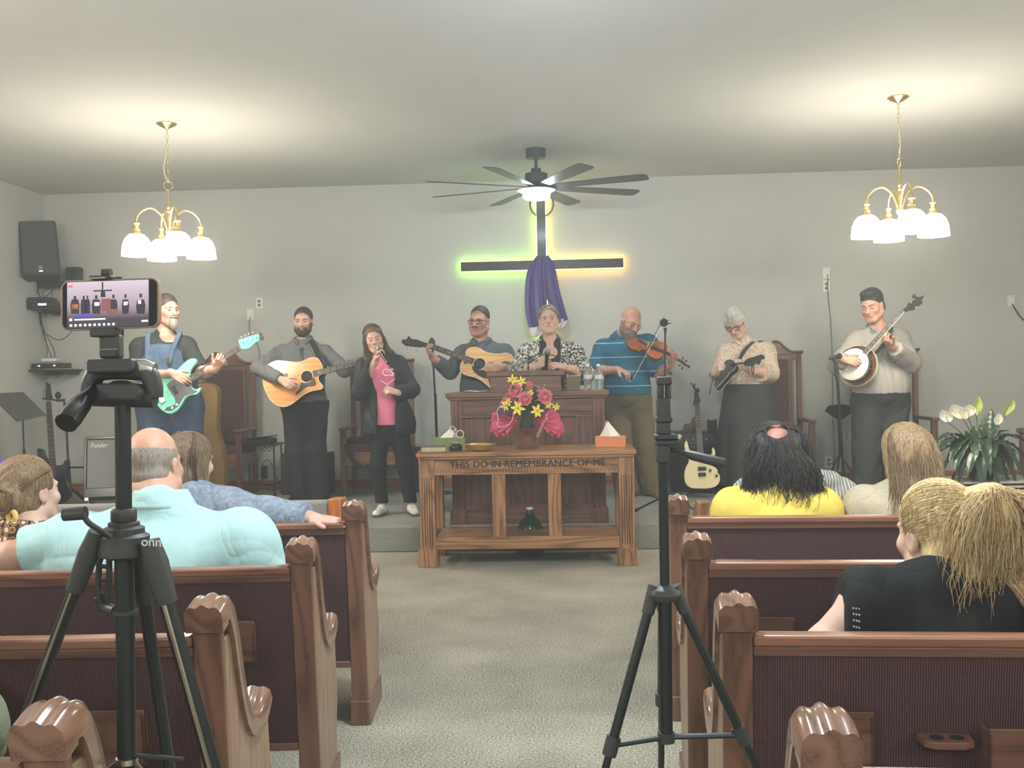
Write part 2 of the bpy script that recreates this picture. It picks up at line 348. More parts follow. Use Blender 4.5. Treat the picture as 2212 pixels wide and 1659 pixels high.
# ---------------------------------------------------------------- ceiling fan
c = FZ(1157, 322, CEIL); fx, fy = c.x, c.y
fan = thing('ceiling_fan', 'black eight-blade ceiling fan with a lit round lamp, in front of the cross', 'ceiling fan', (fx, fy, CEIL))
def fb(m, n, mt, par=None, **k): o = m.build(n, mt, None, **k); o.parent = par or fan; return o
fb(MB().lathe([(0, 0), (.088, 0), (.088, -.08), (.05, -.086), (0, -.086)], n=28), 'ceiling_canopy', m_blk, bevel=.003)
fb(MB().cyl((0, 0, -.08), (0, 0, -.2), .014), 'downrod', m_blk)
fb(MB().lathe([(0, -.17), (.045, -.172), (.045, -.215), (.1, -.218), (.1, -.3), (.075, -.325), (.075, -.35), (0, -.35)], n=28), 'motor_housing', m_blk, bevel=.003)
m_blade = plain('dark_blade', L(52, 56, 58), .45, vary=.1)
for k in range(8):
    a = math.radians(-20+45*k); d = V(math.cos(a), math.sin(a), 0); q = V(-math.sin(a), math.cos(a), 0)
    m = MB(); rings = []
    for r, w in ((.07, .035), (.16, .04), (.25, .055), (.6, .07), (.95, .078), (1.0, .068), (1.015, .04)):
        tw = V(0, 0, math.sin(.16)); e = q*math.cos(.16)-tw
        rings.append([d*r + e*w + V(0, 0, -.335), d*r - e*w + V(0, 0, -.335), d*r - e*w + V(0, 0, -.342), d*r + e*w + V(0, 0, -.342)])
    m.ring(rings); fb(m, 'fan_blade', m_blade, bevel=.002)
fb(MB().lathe([(.09, -.352), (.165, -.36), (.168, -.366), (.15, -.374), (.12, -.374), (.0, -.37)], n=36), 'lamp_rim', m_white)
fb(MB().lathe([(.0, -.372), (.118, -.374), (.122, -.40), (.118, -.43), (.10, -.442), (.0, -.446)], n=32), 'lamp_diffuser', glow('lit_diffuser', (.84, .94, 1, 1), 36))
# ---------------------------------------------------------------- cross with light strips
Yc = WALLY-.075
cr = thing('wall_cross', 'large dark wooden cross glowing green and orange around its edges, on the back wall', 'cross', P(1171, 573, WALLY))
m_cross = wood('dark_cross_wood', L(52, 46, 44), L(26, 22, 22), 'X', scale=9, rough=.5); m_crossz = wood('dark_cross_wood_upright', L(52, 46, 44), L(26, 22, 22), 'Z', scale=9, rough=.5)
a, b_ = P(997, 576, WALLY), P(1346, 572, WALLY); zc = (a.z+b_.z)/2; xc = P(1171, 573, WALLY).x; top = P(1168, 414, WALLY).z; bot = P(1168, 735, WALLY).z
MB().bb(a.x, b_.x, Yc-.03, Yc+.02, zc-.047, zc+.047).build('cross_beam', m_cross, cr, bevel=.004)
MB().bb(xc-.046, xc+.046, Yc-.034, Yc+.024, bot, top).build('cross_post', m_crossz, cr, bevel=.004)
m_gr, m_or, m_yl, m_lg = glow('green_led', (.45, 1, .12, 1), 9), glow('orange_led', (1, .48, .08, 1), 9), glow('yellow_led', (1, .85, .15, 1), 8), glow('lime_led', (.62, 1, .15, 1), 7)
def strip(x0, x1, z0, z1, m, nx): MB().bb(x0, x1, Yc+.026, Yc+.034, z0, z1).build('light_strip', m, cr, smooth=False)
e = .006
strip(a.x-e, xc-.05, zc+.047, zc+.047+e, m_gr, 0); strip(a.x-e, xc-.05, zc-.047-e, zc-.047, m_gr, 0); strip(a.x-e, a.x, zc-.047, zc+.047, m_gr, 0)
strip(xc+.05, b_.x+e, zc+.047, zc+.047+e, m_yl, 0); strip(xc+.05, b_.x+e, zc-.047-e, zc-.047, m_or, 0); strip(b_.x, b_.x+e, zc-.047, zc+.047, m_or, 0)
strip(xc-.046-e, xc-.046, zc+.06, top, m_lg, 0); strip(xc+.046, xc+.046+e, zc+.06, top, m_yl, 0)
strip(xc-.046-e, xc-.046, bot, zc-.06, m_gr, 0); strip(xc+.046, xc+.046+e, bot, zc-.06, m_or, 0)
# crown of thorns
cc = P(1170, 441, WALLY-.14); random.seed(3)
ct = thing('crown_of_thorns', 'thin twig crown of thorns hung on top of the cross, under the fan lamp', 'crown', cc)
m_twig = plain('twig', L(96, 84, 66), .8)
mb = MB(); 
for k in range(3):
    mb.tube([cc + V((.118+.006*math.sin(5*t+k*2))*math.cos(t), .006*math.cos(4*t+2*k), (.125+.006*math.sin(5*t+k*2))*math.sin(t)) for t in [2*PI*i/48 for i in range(48)]], .0035, 6, closed=True)
mb.build('woven_ring', m_twig, ct)
mb = MB()
for k in range(26):
    t = 2*PI*k/26+random.uniform(-.1, .1); p = cc+V(.12*math.cos(t), 0, .126*math.sin(t)); d = V(math.cos(t+random.uniform(-1, 1)), random.uniform(-.4, .2), math.sin(t+random.uniform(-1, 1)))*(1 if k % 3 else -.7)
    mb.tube([p, p+d*.035], [.0025, .0006], 5)
mb.build('thorns', m_twig, ct)
# purple drape
def drape_panel(L0, Rr, fold, seed, n=22, m=30):
    Ls, Rs = spline([(x, y, 0) for x, y in L0], 8), spline([(x, y, 0) for x, y in Rr], 8)
    def fn(u, v):
        i = min(int(v*(len(Ls)-1)), len(Ls)-2); w = v*(len(Ls)-1)-i; j = min(int(v*(len(Rs)-1)), len(Rs)-2); w2 = v*(len(Rs)-1)-j
        l = Ls[i].lerp(Ls[i+1], w); r = Rs[j].lerp(Rs[j+1], w2); p = l.lerp(r, u)
        dy = .03*math.sin(u*fold+seed+v*1.4)*min(1, .3+v) + .012*math.sin(u*fold*2.3+seed*2+v*3)
        return P(p.x, p.y, Yc-.065-.03*math.sin(u*PI)-dy)
    return fn
t = NT('purple_satin'); m_purple = t.set(.32, 0, .5, L(66, 48, 120), Sheen_Weight=.4)
dr = thing('purple_drape', 'purple satin cloth draped over the centre of the cross', 'drape', P(1178, 560, Yc-.08))
g = MB(); g.grid(drape_panel([(1160, 552), (1146, 572), (1138, 590), (1134, 630), (1136, 680), (1145, 715)], [(1172, 552), (1172, 575), (1174, 600), (1178, 640), (1184, 680), (1192, 706)], 11, .5), 26, 40)
g.grid(drape_panel([(1172, 552), (1172, 575), (1174, 600), (1180, 640), (1190, 670), (1196, 700)], [(1184, 552), (1197, 570), (1202, 590), (1210, 630), (1222, 672), (1228, 690)], 12, 2.1), 26, 40)
g.build('cloth', m_purple, dr, solid=.003, angle=0)
g = MB(); g.grid(drape_panel([(1143, 708), (1146, 720), (1148, 729)], [(1180, 704), (1182, 715), (1182, 724)], 6, .8), 12, 10); g.build('pale_lining', plain('pale_lining', L(222, 214, 212), .5, vary=.03), dr, solid=.003, angle=0)
g = MB(); g.grid(drape_panel([(1206, 690), (1204, 702), (1203, 712)], [(1227, 688), (1224, 700), (1216, 708)], 6, .8), 12, 10)
g.build('pale_lining', plain('pale_lining', L(222, 214, 212), .5, vary=.03), dr, solid=.003, angle=0)
# ---------------------------------------------------------------- plates on the back wall
def plate(px, py, label, kind, w=.072, h=.115):
    c = P(px, py, WALLY-.004); t = thing(kind, label, 'outlet' if 'outlet' in kind else 'wall plate', c)
    MB().box(c, (w, .008, h)).build('cover_plate', m_white, t, bevel=.003)
    if 'outlet' in kind:
        for s in (-1, 1):
            o = MB().lathe([(0, 0), (.0165, 0), (.0165, -.003), (0, -.003)], c+V(0, -.003, s*.021), 18, axis=(0, 1, 0)).build('socket', plain('socket_grey', L(120, 118, 110), .5), t)
            m = MB(); m.box(c+V(-.005, -.007, s*.021+.002), (.0022, .002, .008)); m.box(c+V(.005, -.007, s*.021+.002), (.0022, .002, .008)); m.build('slot', m_blk, o)
    else:
        m = MB(); 
        for s in (-1, 1): m.cyl(c+V(0, -.003, s*.045), c+V(0, -.006, s*.045), .003, n=8)
        m.build('screw', m_blk, t)
    return t
plate(560, 655, 'white duplex outlet high on the wall above the bass headstock', 'wall_outlet')
plate(540, 679, 'blank white plate with a cable coming out, left below the high outlet', 'wall_plate')
plate(1785, 590, 'blank plate directly above the outlet left of the banjo player', 'wall_plate')
plate(1785, 618, 'white duplex outlet high on the wall left of the banjo player', 'wall_outlet')
plate(2184, 650, 'blank white plate at the far right edge with a dark cable', 'wall_plate')
plate(1790, 998, 'low white outlet near the floor behind the microphone stand pole', 'wall_outlet')
def cable(name, pts, r, mat, label, n=8, Y=None):
    pp = spline([P(x, y, (Y or WALLY-.02) if len(q) == 0 else q[0]) for x, y, *q in pts], n)
    o = MB().tube(pp, r, 7).build(name, mat); return tag(o, label, 'cable')
cable('wall_cable', [(541, 684), (538, 700), (541, 724), (556, 745), (560, 770), (551, 800), (545, 828)], .0045, m_wirew, 'grey cable hanging from the blank plate behind the bass headstock')
cable('wall_cable', [(1788, 592), (1789, 640), (1795, 700), (1798, 800), (1799, 900), (1803, 990), (1794, 1002)], .0045, m_wirew, 'thin grey cable running straight down the wall left of the banjo player')
cable('wall_cable', [(2187, 656), (2196, 672), (2210, 690), (2230, 700)], .006, m_wire, 'dark cable leaving the plate at the right edge')
# ---------------------------------------------------------------- corner equipment, left
def dirs(a): return Matrix.Rotation(a, 3, 'Z')
c = P(86, 543, 10.15)
sp = thing('wall_speaker', 'large dark loudspeaker mounted high in the left corner', 'speaker', c); sp.rotation_euler = (math.radians(-9), math.radians(-4), math.radians(25))
def lb(m, n, mt, par, **k): o = m.build(n, mt, None, **k); o.parent = par; return o
lb(MB().prism([(-.175, -.285), (.175, -.285), (.175, .285), (-.175, .285)], (0, 0, 0), (1, 0, 0), (0, 0, 1), -.14, .13), 'cabinet', plain('speaker_grey', L(62, 66, 68), .6), sp, bevel=.02)
lb(MB().box((0, -.142, .0), (.32, .012, .54)), 'grille', plain('speaker_grille', L(74, 80, 82), .75, vary=.2, scale=400, bump=.5), sp, bevel=.015)
lb(MB().lathe([(.014, 0), (.021, 0), (.021, -.003), (.014, -.003)], (.0, -.15, -.21), 24, axis=(0, 1, 0)), 'badge', m_steel, sp)
lb(MB().box((.0, -.15, -.245), (.032, .003, .009)), 'glow_logo', glow('white_glow', (1, 1, 1, 1), 2), sp)  # white logo, its brightness put in as glow
lb(MB().box((0, .2, 0), (.06, .16, .1)), 'bracket', m_blkm, sp)
c = P(161, 591, 10.38); s2 = thing('small_speaker', 'small black box speaker on the wall behind the phone', 'speaker', c)
MB().box(c, (.125, .12, .128)).build('cabinet', m_blk, s2, bevel=.004); MB().lathe([(0, 0), (.03, 0), (.04, -.004), (0, -.004)], c+V(.02, -.06, .01), 20, axis=(0, 1, 0)).build('cone', m_rubber, s2)
c = P(112, 615, 10.36); tag(MB().box(c, (.24, .14, .07)).build('wall_amplifier', m_blk, bevel=.004), 'flat black amplifier box under the corner speaker', 'amplifier')
m_shelf = plain('dark_shelf', L(50, 48, 46), .6)
def shelf(x0, x1, y, label, Y=10.25):
    a, b = P(x0, y, Y), P(x1, y, Y); c = (a+b)/2; t = thing('wall_shelf', label, 'shelf', c)
    MB().prism([(-.24, -.14), (.0, -.16), (.24, -.10), (.25, .24), (-.25, .24)], c, (1, 0, 0), (0, 1, 0), -.008, .008).build('board', m_shelf, t, bevel=.002)
    for s in (-.2, .02, .2): MB().bb(c.x+s-.006, c.x+s+.006, c.y-.1, c.y+.24, c.z-.05, c.z-.008).build('bracket', m_blkm, t)
    return t
shelf(52, 148, 668, 'upper black wall shelf in the left corner, holding the mixer'); shelf(56, 155, 800, 'lower black wall shelf in the left corner, holding a white router')
c = P(92, 655, 10.2); mx = thing('mixer', 'black mixer with blue lit display on the upper corner shelf', 'mixer', c)
MB().prism([(-.14, -.045), (.14, -.045), (.14, .0), (.1, .055), (-.1, .055), (-.14, .0)], c, (1, 0, 0), (0, 0, 1), -.09, .1).build('housing', m_blk, mx, bevel=.004)
MB().box(c+V(.05, -.106, -.02), (.085, .004, .02)).build('display', glow('blue_display', (.25, .35, 1, 1), 2.2), mx)
m = MB(); [m.cyl(c+V(-.11+.025*i, -.10, .01), c+V(-.11+.025*i, -.115, .01), .006, n=8) for i in range(5)]; m.build('knobs', m_steel, mx)
c = P(112, 790, 10.2); r1 = thing('network_switch', 'flat black network box with two white lights on the lower corner shelf', 'network box', c)
MB().box(c, (.34, .17, .05)).build('housing', m_blk, r1, bevel=.01)
for s in (-.09, .07): MB().box(c+V(s, -.087, .0), (.018, .004, .009)).build('indicator_light', bpy.data.materials['white_glow'], r1)
c = P(110, 779, 10.2); tag(MB().box(c+V(0, 0, .004), (.16, .11, .035)).build('router', m_white, bevel=.012), 'small white router on top of the black box in the corner', 'router')
random.seed(8)
for k, pts in enumerate([[(66, 604), (64, 622), (72, 640)], [(78, 604), (86, 620), (70, 640)], [(84, 606), (82, 625), (88, 644)], [(110, 622), (92, 632), (100, 648)], [(112, 622), (112, 636), (110, 652)], [(120, 622), (100, 640), (96, 652)],
        [(84, 672), (88, 700), (100, 740), (101, 772)], [(86, 672), (92, 715), (104, 752), (113, 774)], [(88, 674), (94, 710), (116, 755), (118, 772)], [(86, 672), (92, 712), (110, 728), (130, 734), (150, 722), (160, 700), (150, 680)]]):
    cable('cable', pts, .0042, m_wire, ['short black cable looping from the corner speaker down to the mixer', 'thick black cable hanging between the two corner shelves'][k > 5], Y=10.3)
_cl = ['leftmost short cable under the corner speaker, curving down to the mixer', 'second short cable from the left under the corner speaker', 'short cable under the speaker badge running down to the mixer', 'short curved cable from the wall amplifier to the mixer top', 'short straight cable below the middle of the wall amplifier', 'short slanted cable right of the mixer, below the wall amplifier',
       'leftmost dark cable hanging between the two corner shelves', 'long dark cable between the corner shelves, ending above the white router', 'rightmost dark cable between the corner shelves, bowed outwards', 'long dark cable sagging from the mixer shelf towards the phone']
for o, l in zip([o for o in bpy.data.objects if o.get('category') == 'cable' and o.name.startswith('cable')], _cl): o['label'] = l
# ---------------------------------------------------------------- communion table
TX = P(1136, 1100, 7.17).x + .005; TY = 7.17
tb = thing('communion_table', 'oak table carved with a text along its front, at the foot of the stage', 'table', (TX, TY, 0))
def flutes(mb, x0, x1, y, z0, z1, n): pass
def tbx(name, x0, x1, y0, y1, z0, z1, mat, par=None, bv=.004): return MB().bb(TX+x0, TX+x1, TY+y0, TY+y1, z0, z1).build(name, mat, par or tb, bevel=bv)
tbx('tabletop', -.775, .775, -.03, .60, .785, .815, oakX); tbx('top_moulding', -.76, .76, -.015, .585, .765, .785, oakX)
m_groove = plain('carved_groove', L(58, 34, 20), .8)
for sx in (-1, 1):
    for y in (0, .47):
        x = sx*.705; l = MB().bb(TX+x-.055, TX+x+.055, TY+y, TY+y+.1, .12, .768).build('corner_post', oakZ, tb, bevel=.004)
        tbx('foot_block', x-.068, x+.068, y-.014, y+.114, 0, .125, oakZ, l)
        if y == 0:
            g = MB()
            for k in range(5): g.bb(TX+x-.034+k*.017-.0022, TX+x-.034+k*.017+.0022, TY-.0012, TY+.003, .15, .64)
            g.build('flutes', m_groove, l)
tbx('front_apron', -.655, .655, .01, .035, .66, .767, oakX)
g = MB()
for k in range(62): g.bb(TX-.65+k*.0213, TX-.65+k*.0213+.003, TY-.004, TY+.012, .668, .69)
tbx('dentil_moulding', -.655, .655, -.002, .03, .655, .69, oakX, bv=.001); g.build('dentil_grooves', m_groove, tb)
tb_text = MB()
for dx_ in (-.0013, 0, .0013): put_text(tb_text, 'THIS·DO·IN·REMEMBRANCE·OF·ME', .068, (TX+.01+dx_, TY+.0085-dx_*.1, .706), (1, 0, 0), (0, 0, 1), .0025, space=1.04)
xs = [v.x-TX for v in tb_text.v]; sc = 1.10/(max(xs)-min(xs))
for v in tb_text.v: v.x = TX+(v.x-TX)*sc+.0
tb_text.build('carved_text', m_groove, tb, smooth=False)
for x in (-.195, .2): tbx('inner_post', x-.047, x+.047, .005, .05, .21, .66, oakZ)
tbx('front_rail', -.65, .65, .0, .035, .125, .212, oakX)
tbx('shelf', -.65, .65, .03, .54, .19, .207, oakX); tbx('rear_apron', -.65, .65, .53, .555, .66, .767, oakX)
for sx in (-1, 1): tbx('side_apron', sx*.70-.015, sx*.70+.015, .1, .48, .62, .767, oakY); tbx('side_rail', sx*.70-.015, sx*.70+.015, .1, .48, .125, .212, oakY)
# ---------------------------------------------------------------- pulpit
QX, QY, Z0 = P(1141, 1000, 7.86).x, 7.86, STZ
pu = thing('pulpit', 'brown wooden pulpit with fluted corners standing on the stage behind the table', 'pulpit', (QX, QY, Z0))
def qb(name, x0, x1, y0, y1, z0, z1, mat, par=None, bv=.004): return MB().bb(QX+x0, QX+x1, QY+y0, QY+y1, Z0+z0, Z0+z1).build(name, mat, par or pu, bevel=bv)
qb('top_slab', -.63, .63, -.035, .50, .985, 1.02, wdkX); qb('top_moulding', -.615, .615, -.02, .49, .965, .985, wdkX)
for sx in (-1, 1):
    p_ = qb('corner_post', sx*.55-.045, sx*.55+.045, .0, .09, .11, .966, wdkZ); qb('foot_block', sx*.55-.062, sx*.55+.062, -.02, .11, 0, .115, wdkZ, p_)
    g = MB()
    for k in range(4): g.bb(QX+sx*.55-.024+k*.016-.002, QX+sx*.55-.024+k*.016+.002, QY-.0012, QY+.003, Z0+.2, Z0+.84)
    g.build('flutes', m_groove, p_)
    qb('side_panel', sx*.57-.012, sx*.57+.012, .08, .44, .02, .966, wdkZ); qb('rear_post', sx*.55-.04, sx*.55+.04, .40, .46, 0, .966, wdkZ)
qb('front_panel', -.51, .51, .03, .05, .02, .82, wdkZ); qb('frieze', -.51, .51, .012, .04, .86, .966, wdkX)
qb('dentil_moulding', -.51, .51, .004, .035, .825, .86, wdkX, bv=.001)
g = MB()
for k in range(48): g.bb(QX-.505+k*.0213, QX-.505+k*.0213+.003, QY+.002, QY+.01, Z0+.835, Z0+.858)
g.build('dentil_grooves', m_groove, pu)
for x in (-.17, .17): qb('inner_pilaster', x-.03, x+.03, .015, .04, .11, .825, wdkZ)
qb('base_rail', -.5, .5, .01, .045, .0, .15, wdkX)
m = MB(); yl0, yl1 = QY+.05, QY+.42
m.ring([[V(x, yl0, Z0+1.02), V(x, yl0, Z0+1.145), V(x, yl1, Z0+1.05), V(x, yl1, Z0+1.02)] for x in (QX-.285, QX+.265)]); 
lec = thing('lectern_top', 'slanted wooden reading desk on top of the pulpit, under the woman\'s hands', 'lectern', (QX, yl0, Z0+1.02))
m.build('desk_box', wdkX, lec, bevel=.003)
m = MB(); m.ring([[V(x, yl0-.03, Z0+1.145), V(x, yl0-.03, Z0+1.185), V(x, yl1+.02, Z0+1.085), V(x, yl1+.02, Z0+1.05)] for x in (QX-.31, QX+.29)]); m.build('slanted_board', wdkX, lec, bevel=.003)
# ---------------------------------------------------------------- throne chairs
def make_chair():
    t = thing('throne_chair', 'x', 'chair', (0, 0, 0)); w = .30; D = .5
    for sx in (-1, 1):
        MB().bb(sx*w-.022, sx*w+.022, -.02, .035, 0, 1.31).build('back_post', wdkZ, t, bevel=.004)
        MB().bb(sx*w-.026, sx*w+.026, -D-.02, -D+.035, 0, .64).build('front_post', wdkZ, t, bevel=.004)
        MB().bb(sx*w-.035, sx*w+.035, -D-.04, .0, .64, .668).build('armrest', wdkY_, t, bevel=.006)
        MB().bb(sx*w-.012, sx*w+.012, -D, .0, .30, .42).build('side_rail', wdkX, t); MB().bb(sx*.205-.02, sx*.205+.02, -.005, .025, .45, 1.27).build('inner_stile', wdkZ, t, bevel=.003)
    MB().bb(-.19, .19, -.02, .03, .50, 1.25).build('back_cushion', m_maroon, t, bevel=.015)
    MB().bb(-.28, .28, .0, .025, .41, .50).build('lower_back_rail', wdkX, t)
    MB().bb(-.3, .3, -.012, .03, 1.235, 1.30).build('upper_back_rail', wdkX, t, bevel=.003)
    g = MB(); [g.bb(-.27+k*.02, -.27+k*.02+.003, -.016, -.008, 1.245, 1.262) for k in range(28)]; g.build('dentil_grooves', m_groove, t)
    for sx in (-1, 1):     # broken swan-neck crest
        up = spline([(.04, 1.425), (.075, 1.438), (.115, 1.42), (.16, 1.375), (.22, 1.335), (.29, 1.33), (.335, 1.335)], 5, ) if False else spline([(.04, 1.425, 0), (.075, 1.438, 0), (.115, 1.42, 0), (.16, 1.375, 0), (.22, 1.335, 0), (.29, 1.328, 0), (.338, 1.332, 0)], 5)
        top = [(sx*p.x, p.y) for p in up]; pts = top + [(sx*.338, 1.305), (sx*.33, 1.295), (sx*.04, 1.295)]
        m = MB(); m.ring([[V(a, y, b) for a, b in pts] for y in (-.02, .03)]); m.build('crest', wdkX, t, bevel=.003)
        m = MB(); m.tube([V(sx*p.x, -.028, p.y-.012) for p in up], .011, 8); m.build('crest_moulding', wdkX, t)
    MB().bb(-.275, .275, -D-.005, -D+.02, .30, .43).build('front_apron', pewX, t, bevel=.004)
    MB().bb(-.275, .275, -D-.0, .0, .42, .50).build('seat_cushion', m_maroon, t, bevel=.02)
    return t
wdkY_ = wood('brown_wood_depth', wdkA, wdkB, 'Y')
ch0 = make_chair(); CH = [(-3.475, 10.25, 'tall carved throne chair behind the bass player, beside the iron side table'), (-1.85, 10.25, 'tall carved throne chair behind the singing woman, with a black bag on its seat'),
     (2.02, 10.22, 'tall carved throne chair behind the woman in the floral blouse'), (3.15, 10.22, 'tall throne chair hidden behind the banjo player, only arm and posts showing')]
for i, (x, y, lb_) in enumerate(CH):
    o = ch0 if i == 0 else copy_tree(ch0); o.location = (x, y, STZ); tag(o, lb_, 'chair', None)
    if 'group' in o: del o['group']
# front pews: padded backs without wooden rail
def front_pew(x0, x1, Y, dz, mat, label, oak_end, delta):
    t = thing('front_pew', label, 'pew', (x0, Y, 0)); s = 1 if x1 > x0 else -1; Ln = abs(x1-x0)
    def b(m, n, mt, **k): o = m.build(n, mt, None, **k); o.parent = t
    b(MB().ring([[V(x, .12, .3), V(x, .02, dz-.01), V(x, .03, dz+.005), V(x, .09, dz-.02), V(x, .2, .45), V(x, .2, .3)] for x in (s*.06, s*Ln)]), 'padded_back', mat, bevel=.01)
    b(MB().ring([[V(x, .15, .36), V(x, .62, .38), V(x, .62, .46), V(x, .15, .44)] for x in (s*.06, s*Ln)]), 'seat', mat, bevel=.015)
    for xx in (0, s*Ln): b(MB().ring([[V(xx+a, .10, 0), V(xx+a, .0, dz+.01), V(xx+a, .16, dz-.0), V(xx+a, .34, .62), V(xx+a, .62, .55), V(xx+a, .62, 0)] for a in (0, s*.06)]), 'end_panel', oak_end, bevel=.006)
    t.rotation_euler = (0, 0, delta); return t
m_greyfab = plain('grey_tweed', L(150, 146, 138), .95, vary=.2, scale=220, bump=.4); m_bluefab = plain('blue_fabric', L(58, 72, 96), .9, vary=.15, scale=160)
front_pew(-1.06, -4.6, 4.72, .79, m_greyfab, 'grey padded front pew with orange oak end, behind the outstretched denim arm', wood('orange_oak', L(196, 120, 64), L(150, 84, 40), 'Z', rough=.3), .03)
front_pew(.62, 4.4, 4.85, .735, m_bluefab, 'blue padded front pew in front of the yellow shirt, mostly hidden', oakZ, -.03)
# ---------------------------------------------------------------- things on the table
tz = .815; K = 7.17
def tabpos(px, y): return V(P(px, 960, y).x, y, tz)
def tissue_box(px, y, wx, label, cmat, tis, rz=0):
    c = tabpos(px, y); t = thing('tissue_box', label, 'tissue box', c, rz)
    def b(m, n, mt, **k): o = m.build(n, mt, None, **k); o.parent = t; return o
    b(MB().bb(-wx/2, wx/2, -.06, .06, 0, .078), 'carton', cmat, bevel=.003)
    random.seed(int(px)); m = MB()
    def fn(u, v):
        a = 2*PI*u; r = (.045*(1-v)**1.1+.006)*(1+.25*math.sin(3*a+px)*(1-v)+.1*math.sin(7*a)); ht = tis
        return V(r*math.cos(a)*1.25 + (v*v)*.02*math.sin(px) - (.018*v if px > 1200 else -.0), r*math.sin(a)*.7, .072+ht*v**.85*(1-.18*abs(math.sin(a*1.5))))
    b(m.grid(fn, 36, 14), 'tissue', m_paper, solid=.0008, angle=0)
    return t
tissue_box(1319, TY+.30, .215, 'orange tissue box with a peaked white tissue, right end of the table', plain('orange_card', L(222, 140, 92), .6, vary=.03), .12, -.12)
tissue_box(970, TY+.46, .24, 'green tissue box with a crumpled white tissue, left rear of the table', plain('green_card', L(122, 138, 92), .6, vary=.06), .075, .1)
c = tabpos(936, TY+.06); bk = thing('bible', 'closed brown leather bible with red ribbon marker on the left corner of the table', 'book', c, .12)
def b(m, n, mt, par=None, **k): o = m.build(n, mt, None, **k); o.parent = par or bk; return o
m_leather = plain('brown_leather', L(112, 84, 68), .6, bump=.3, scale=80)
b(MB().bb(-.092, .092, -.055, .095, 0, .005), 'cover', m_leather, bevel=.002); b(MB().bb(-.092, .092, -.055, .095, .038, .043), 'cover', m_leather, bevel=.002); b(MB().bb(-.085, .087, -.05, .09, .005, .038), 'pages', plain('aged_pages', L(190, 176, 140), .8), bevel=.001)
b(MB().tube(spline([(-.08, -.05, .02), (-.10, -.07, .01), (-.105, -.095, -.02), (-.10, -.1, -.075)], 5), .003, 6, flat=1.6), 'ribbon', plain('red_ribbon', L(205, 110, 96), .6))
# brass offering plates
c = tabpos(1036, TY+.10); op = thing('offering_plate', 'shiny brass offering plate left of the flowers on the table', 'plate', c)
MB().lathe([(0, .002), (.055, .002), (.085, .014), (.098, .038), (.11, .046), (.118, .046), (.119, .049), (.108, .05), (.094, .042), (.08, .018), (.05, .007), (0, .007)], c, 40).build('dish', m_gold, op)
MB().lathe([(0, .0072), (.052, .0073), (.07, .014), (0, .012)], c, 30).build('felt_pad', plain('maroon_felt', L(90, 30, 34), .9), op)
c2 = tabpos(1012, TY+.22)
# cruet / glass angel
t = NT('clear_glass'); m_glass = t.set(.03, 0, .5, (.95, .98, .96, 1), Transmission_Weight=.9, IOR=1.3, Alpha=.55)
t = NT('green_glass'); m_ggl = t.set(.08, 0, .5, L(30, 66, 44), Transmission_Weight=.35, IOR=1.4)
t = NT('pink_glass'); m_pgl = t.set(.05, 0, .6, L(226, 170, 168), Transmission_Weight=.85, IOR=1.25, Alpha=.6)
c = tabpos(984, TY+.16); gb = thing('glass_angel', 'small glass figure with looped ribbon on green base, between bible and brass plate', 'ornament', c)
MB().lathe([(0, .0), (.045, .002), (.048, .02), (.044, .04), (.03, .052), (0, .052)], c, 24).build('green_base', m_ggl, gb)
MB().lathe([(0, .052), (.04, .054), (.03, .075), (.014, .11), (.008, .13), (.013, .14), (.014, .15), (.006, .162), (0, .163)], c, 24).build('glass_body', m_glass, gb)
m = MB(); m.tube(arc(c+V(.035, 0, .12), .026, 0, 2*PI, 20)[:-1], .003, 6, closed=True); m.tube(arc(c+V(-.02, 0, .155), .02, 0, 2*PI, 16)[:-1], .0025, 6, closed=True); m.build('ribbon_loop', m_paper, gb)
# ---------------------------------------------------------------- flower arrangement
FC = tabpos(1139, TY+.26); fl = thing('flower_arrangement', 'pink peonies and yellow lilies with pink net ribbon in a footed glass bowl', 'flowers', FC)
S = 1/296.0
def fp(px, py, dy=0): return V(FC.x+(px-1139)*S*1.0, FC.y+dy, FC.z+(960-py)*S)
MB().lathe([(.0, .0), (.085, .0), (.085, .004), (.06, .03), (.035, .06), (.022, .085), (.02, .092), (.03, .098), (.0, .099)], FC, 30).build('glass_foot', m_pgl, fl)
MB().lathe([(.02, .092), (.045, .10), (.075, .125), (.092, .15), (.09, .15), (.07, .128), (.04, .106), (.018, .098)], FC, 30, cap=False).build('glass_bowl', m_pgl, fl)
MB().lathe([(.0, .12), (.05, .12), (.056, .16), (.045, .21), (.034, .26), (.04, .33), (.0, .33)], FC, 20).build('dark_foam_block', plain('dark_green_foam', L(46, 58, 48), .8, bump=.4), fl)
m_pnk = plain('pink_petal', L(242, 148, 160), .6, vary=.25, scale=40); m_yel = plain('yellow_petal', L(238, 220, 84), .5, vary=.1); m_leafd = plain('flower_leaf', L(52, 88, 54), .5, vary=.2)
def petal(mb, o, d, up, Ln, wd, curl=.4, n=6):
    d = d.normalized(); s = d.cross(up).normalized(); nn = s.cross(d)
    mb.grid(lambda u, v: o + d*Ln*u + s*wd*(v-.5)*2*math.sin(PI*min(1, .12+u*.86))**.7 + nn*(curl*Ln*u*u - .25*wd*math.cos((v-.5)*PI)), n, 4)
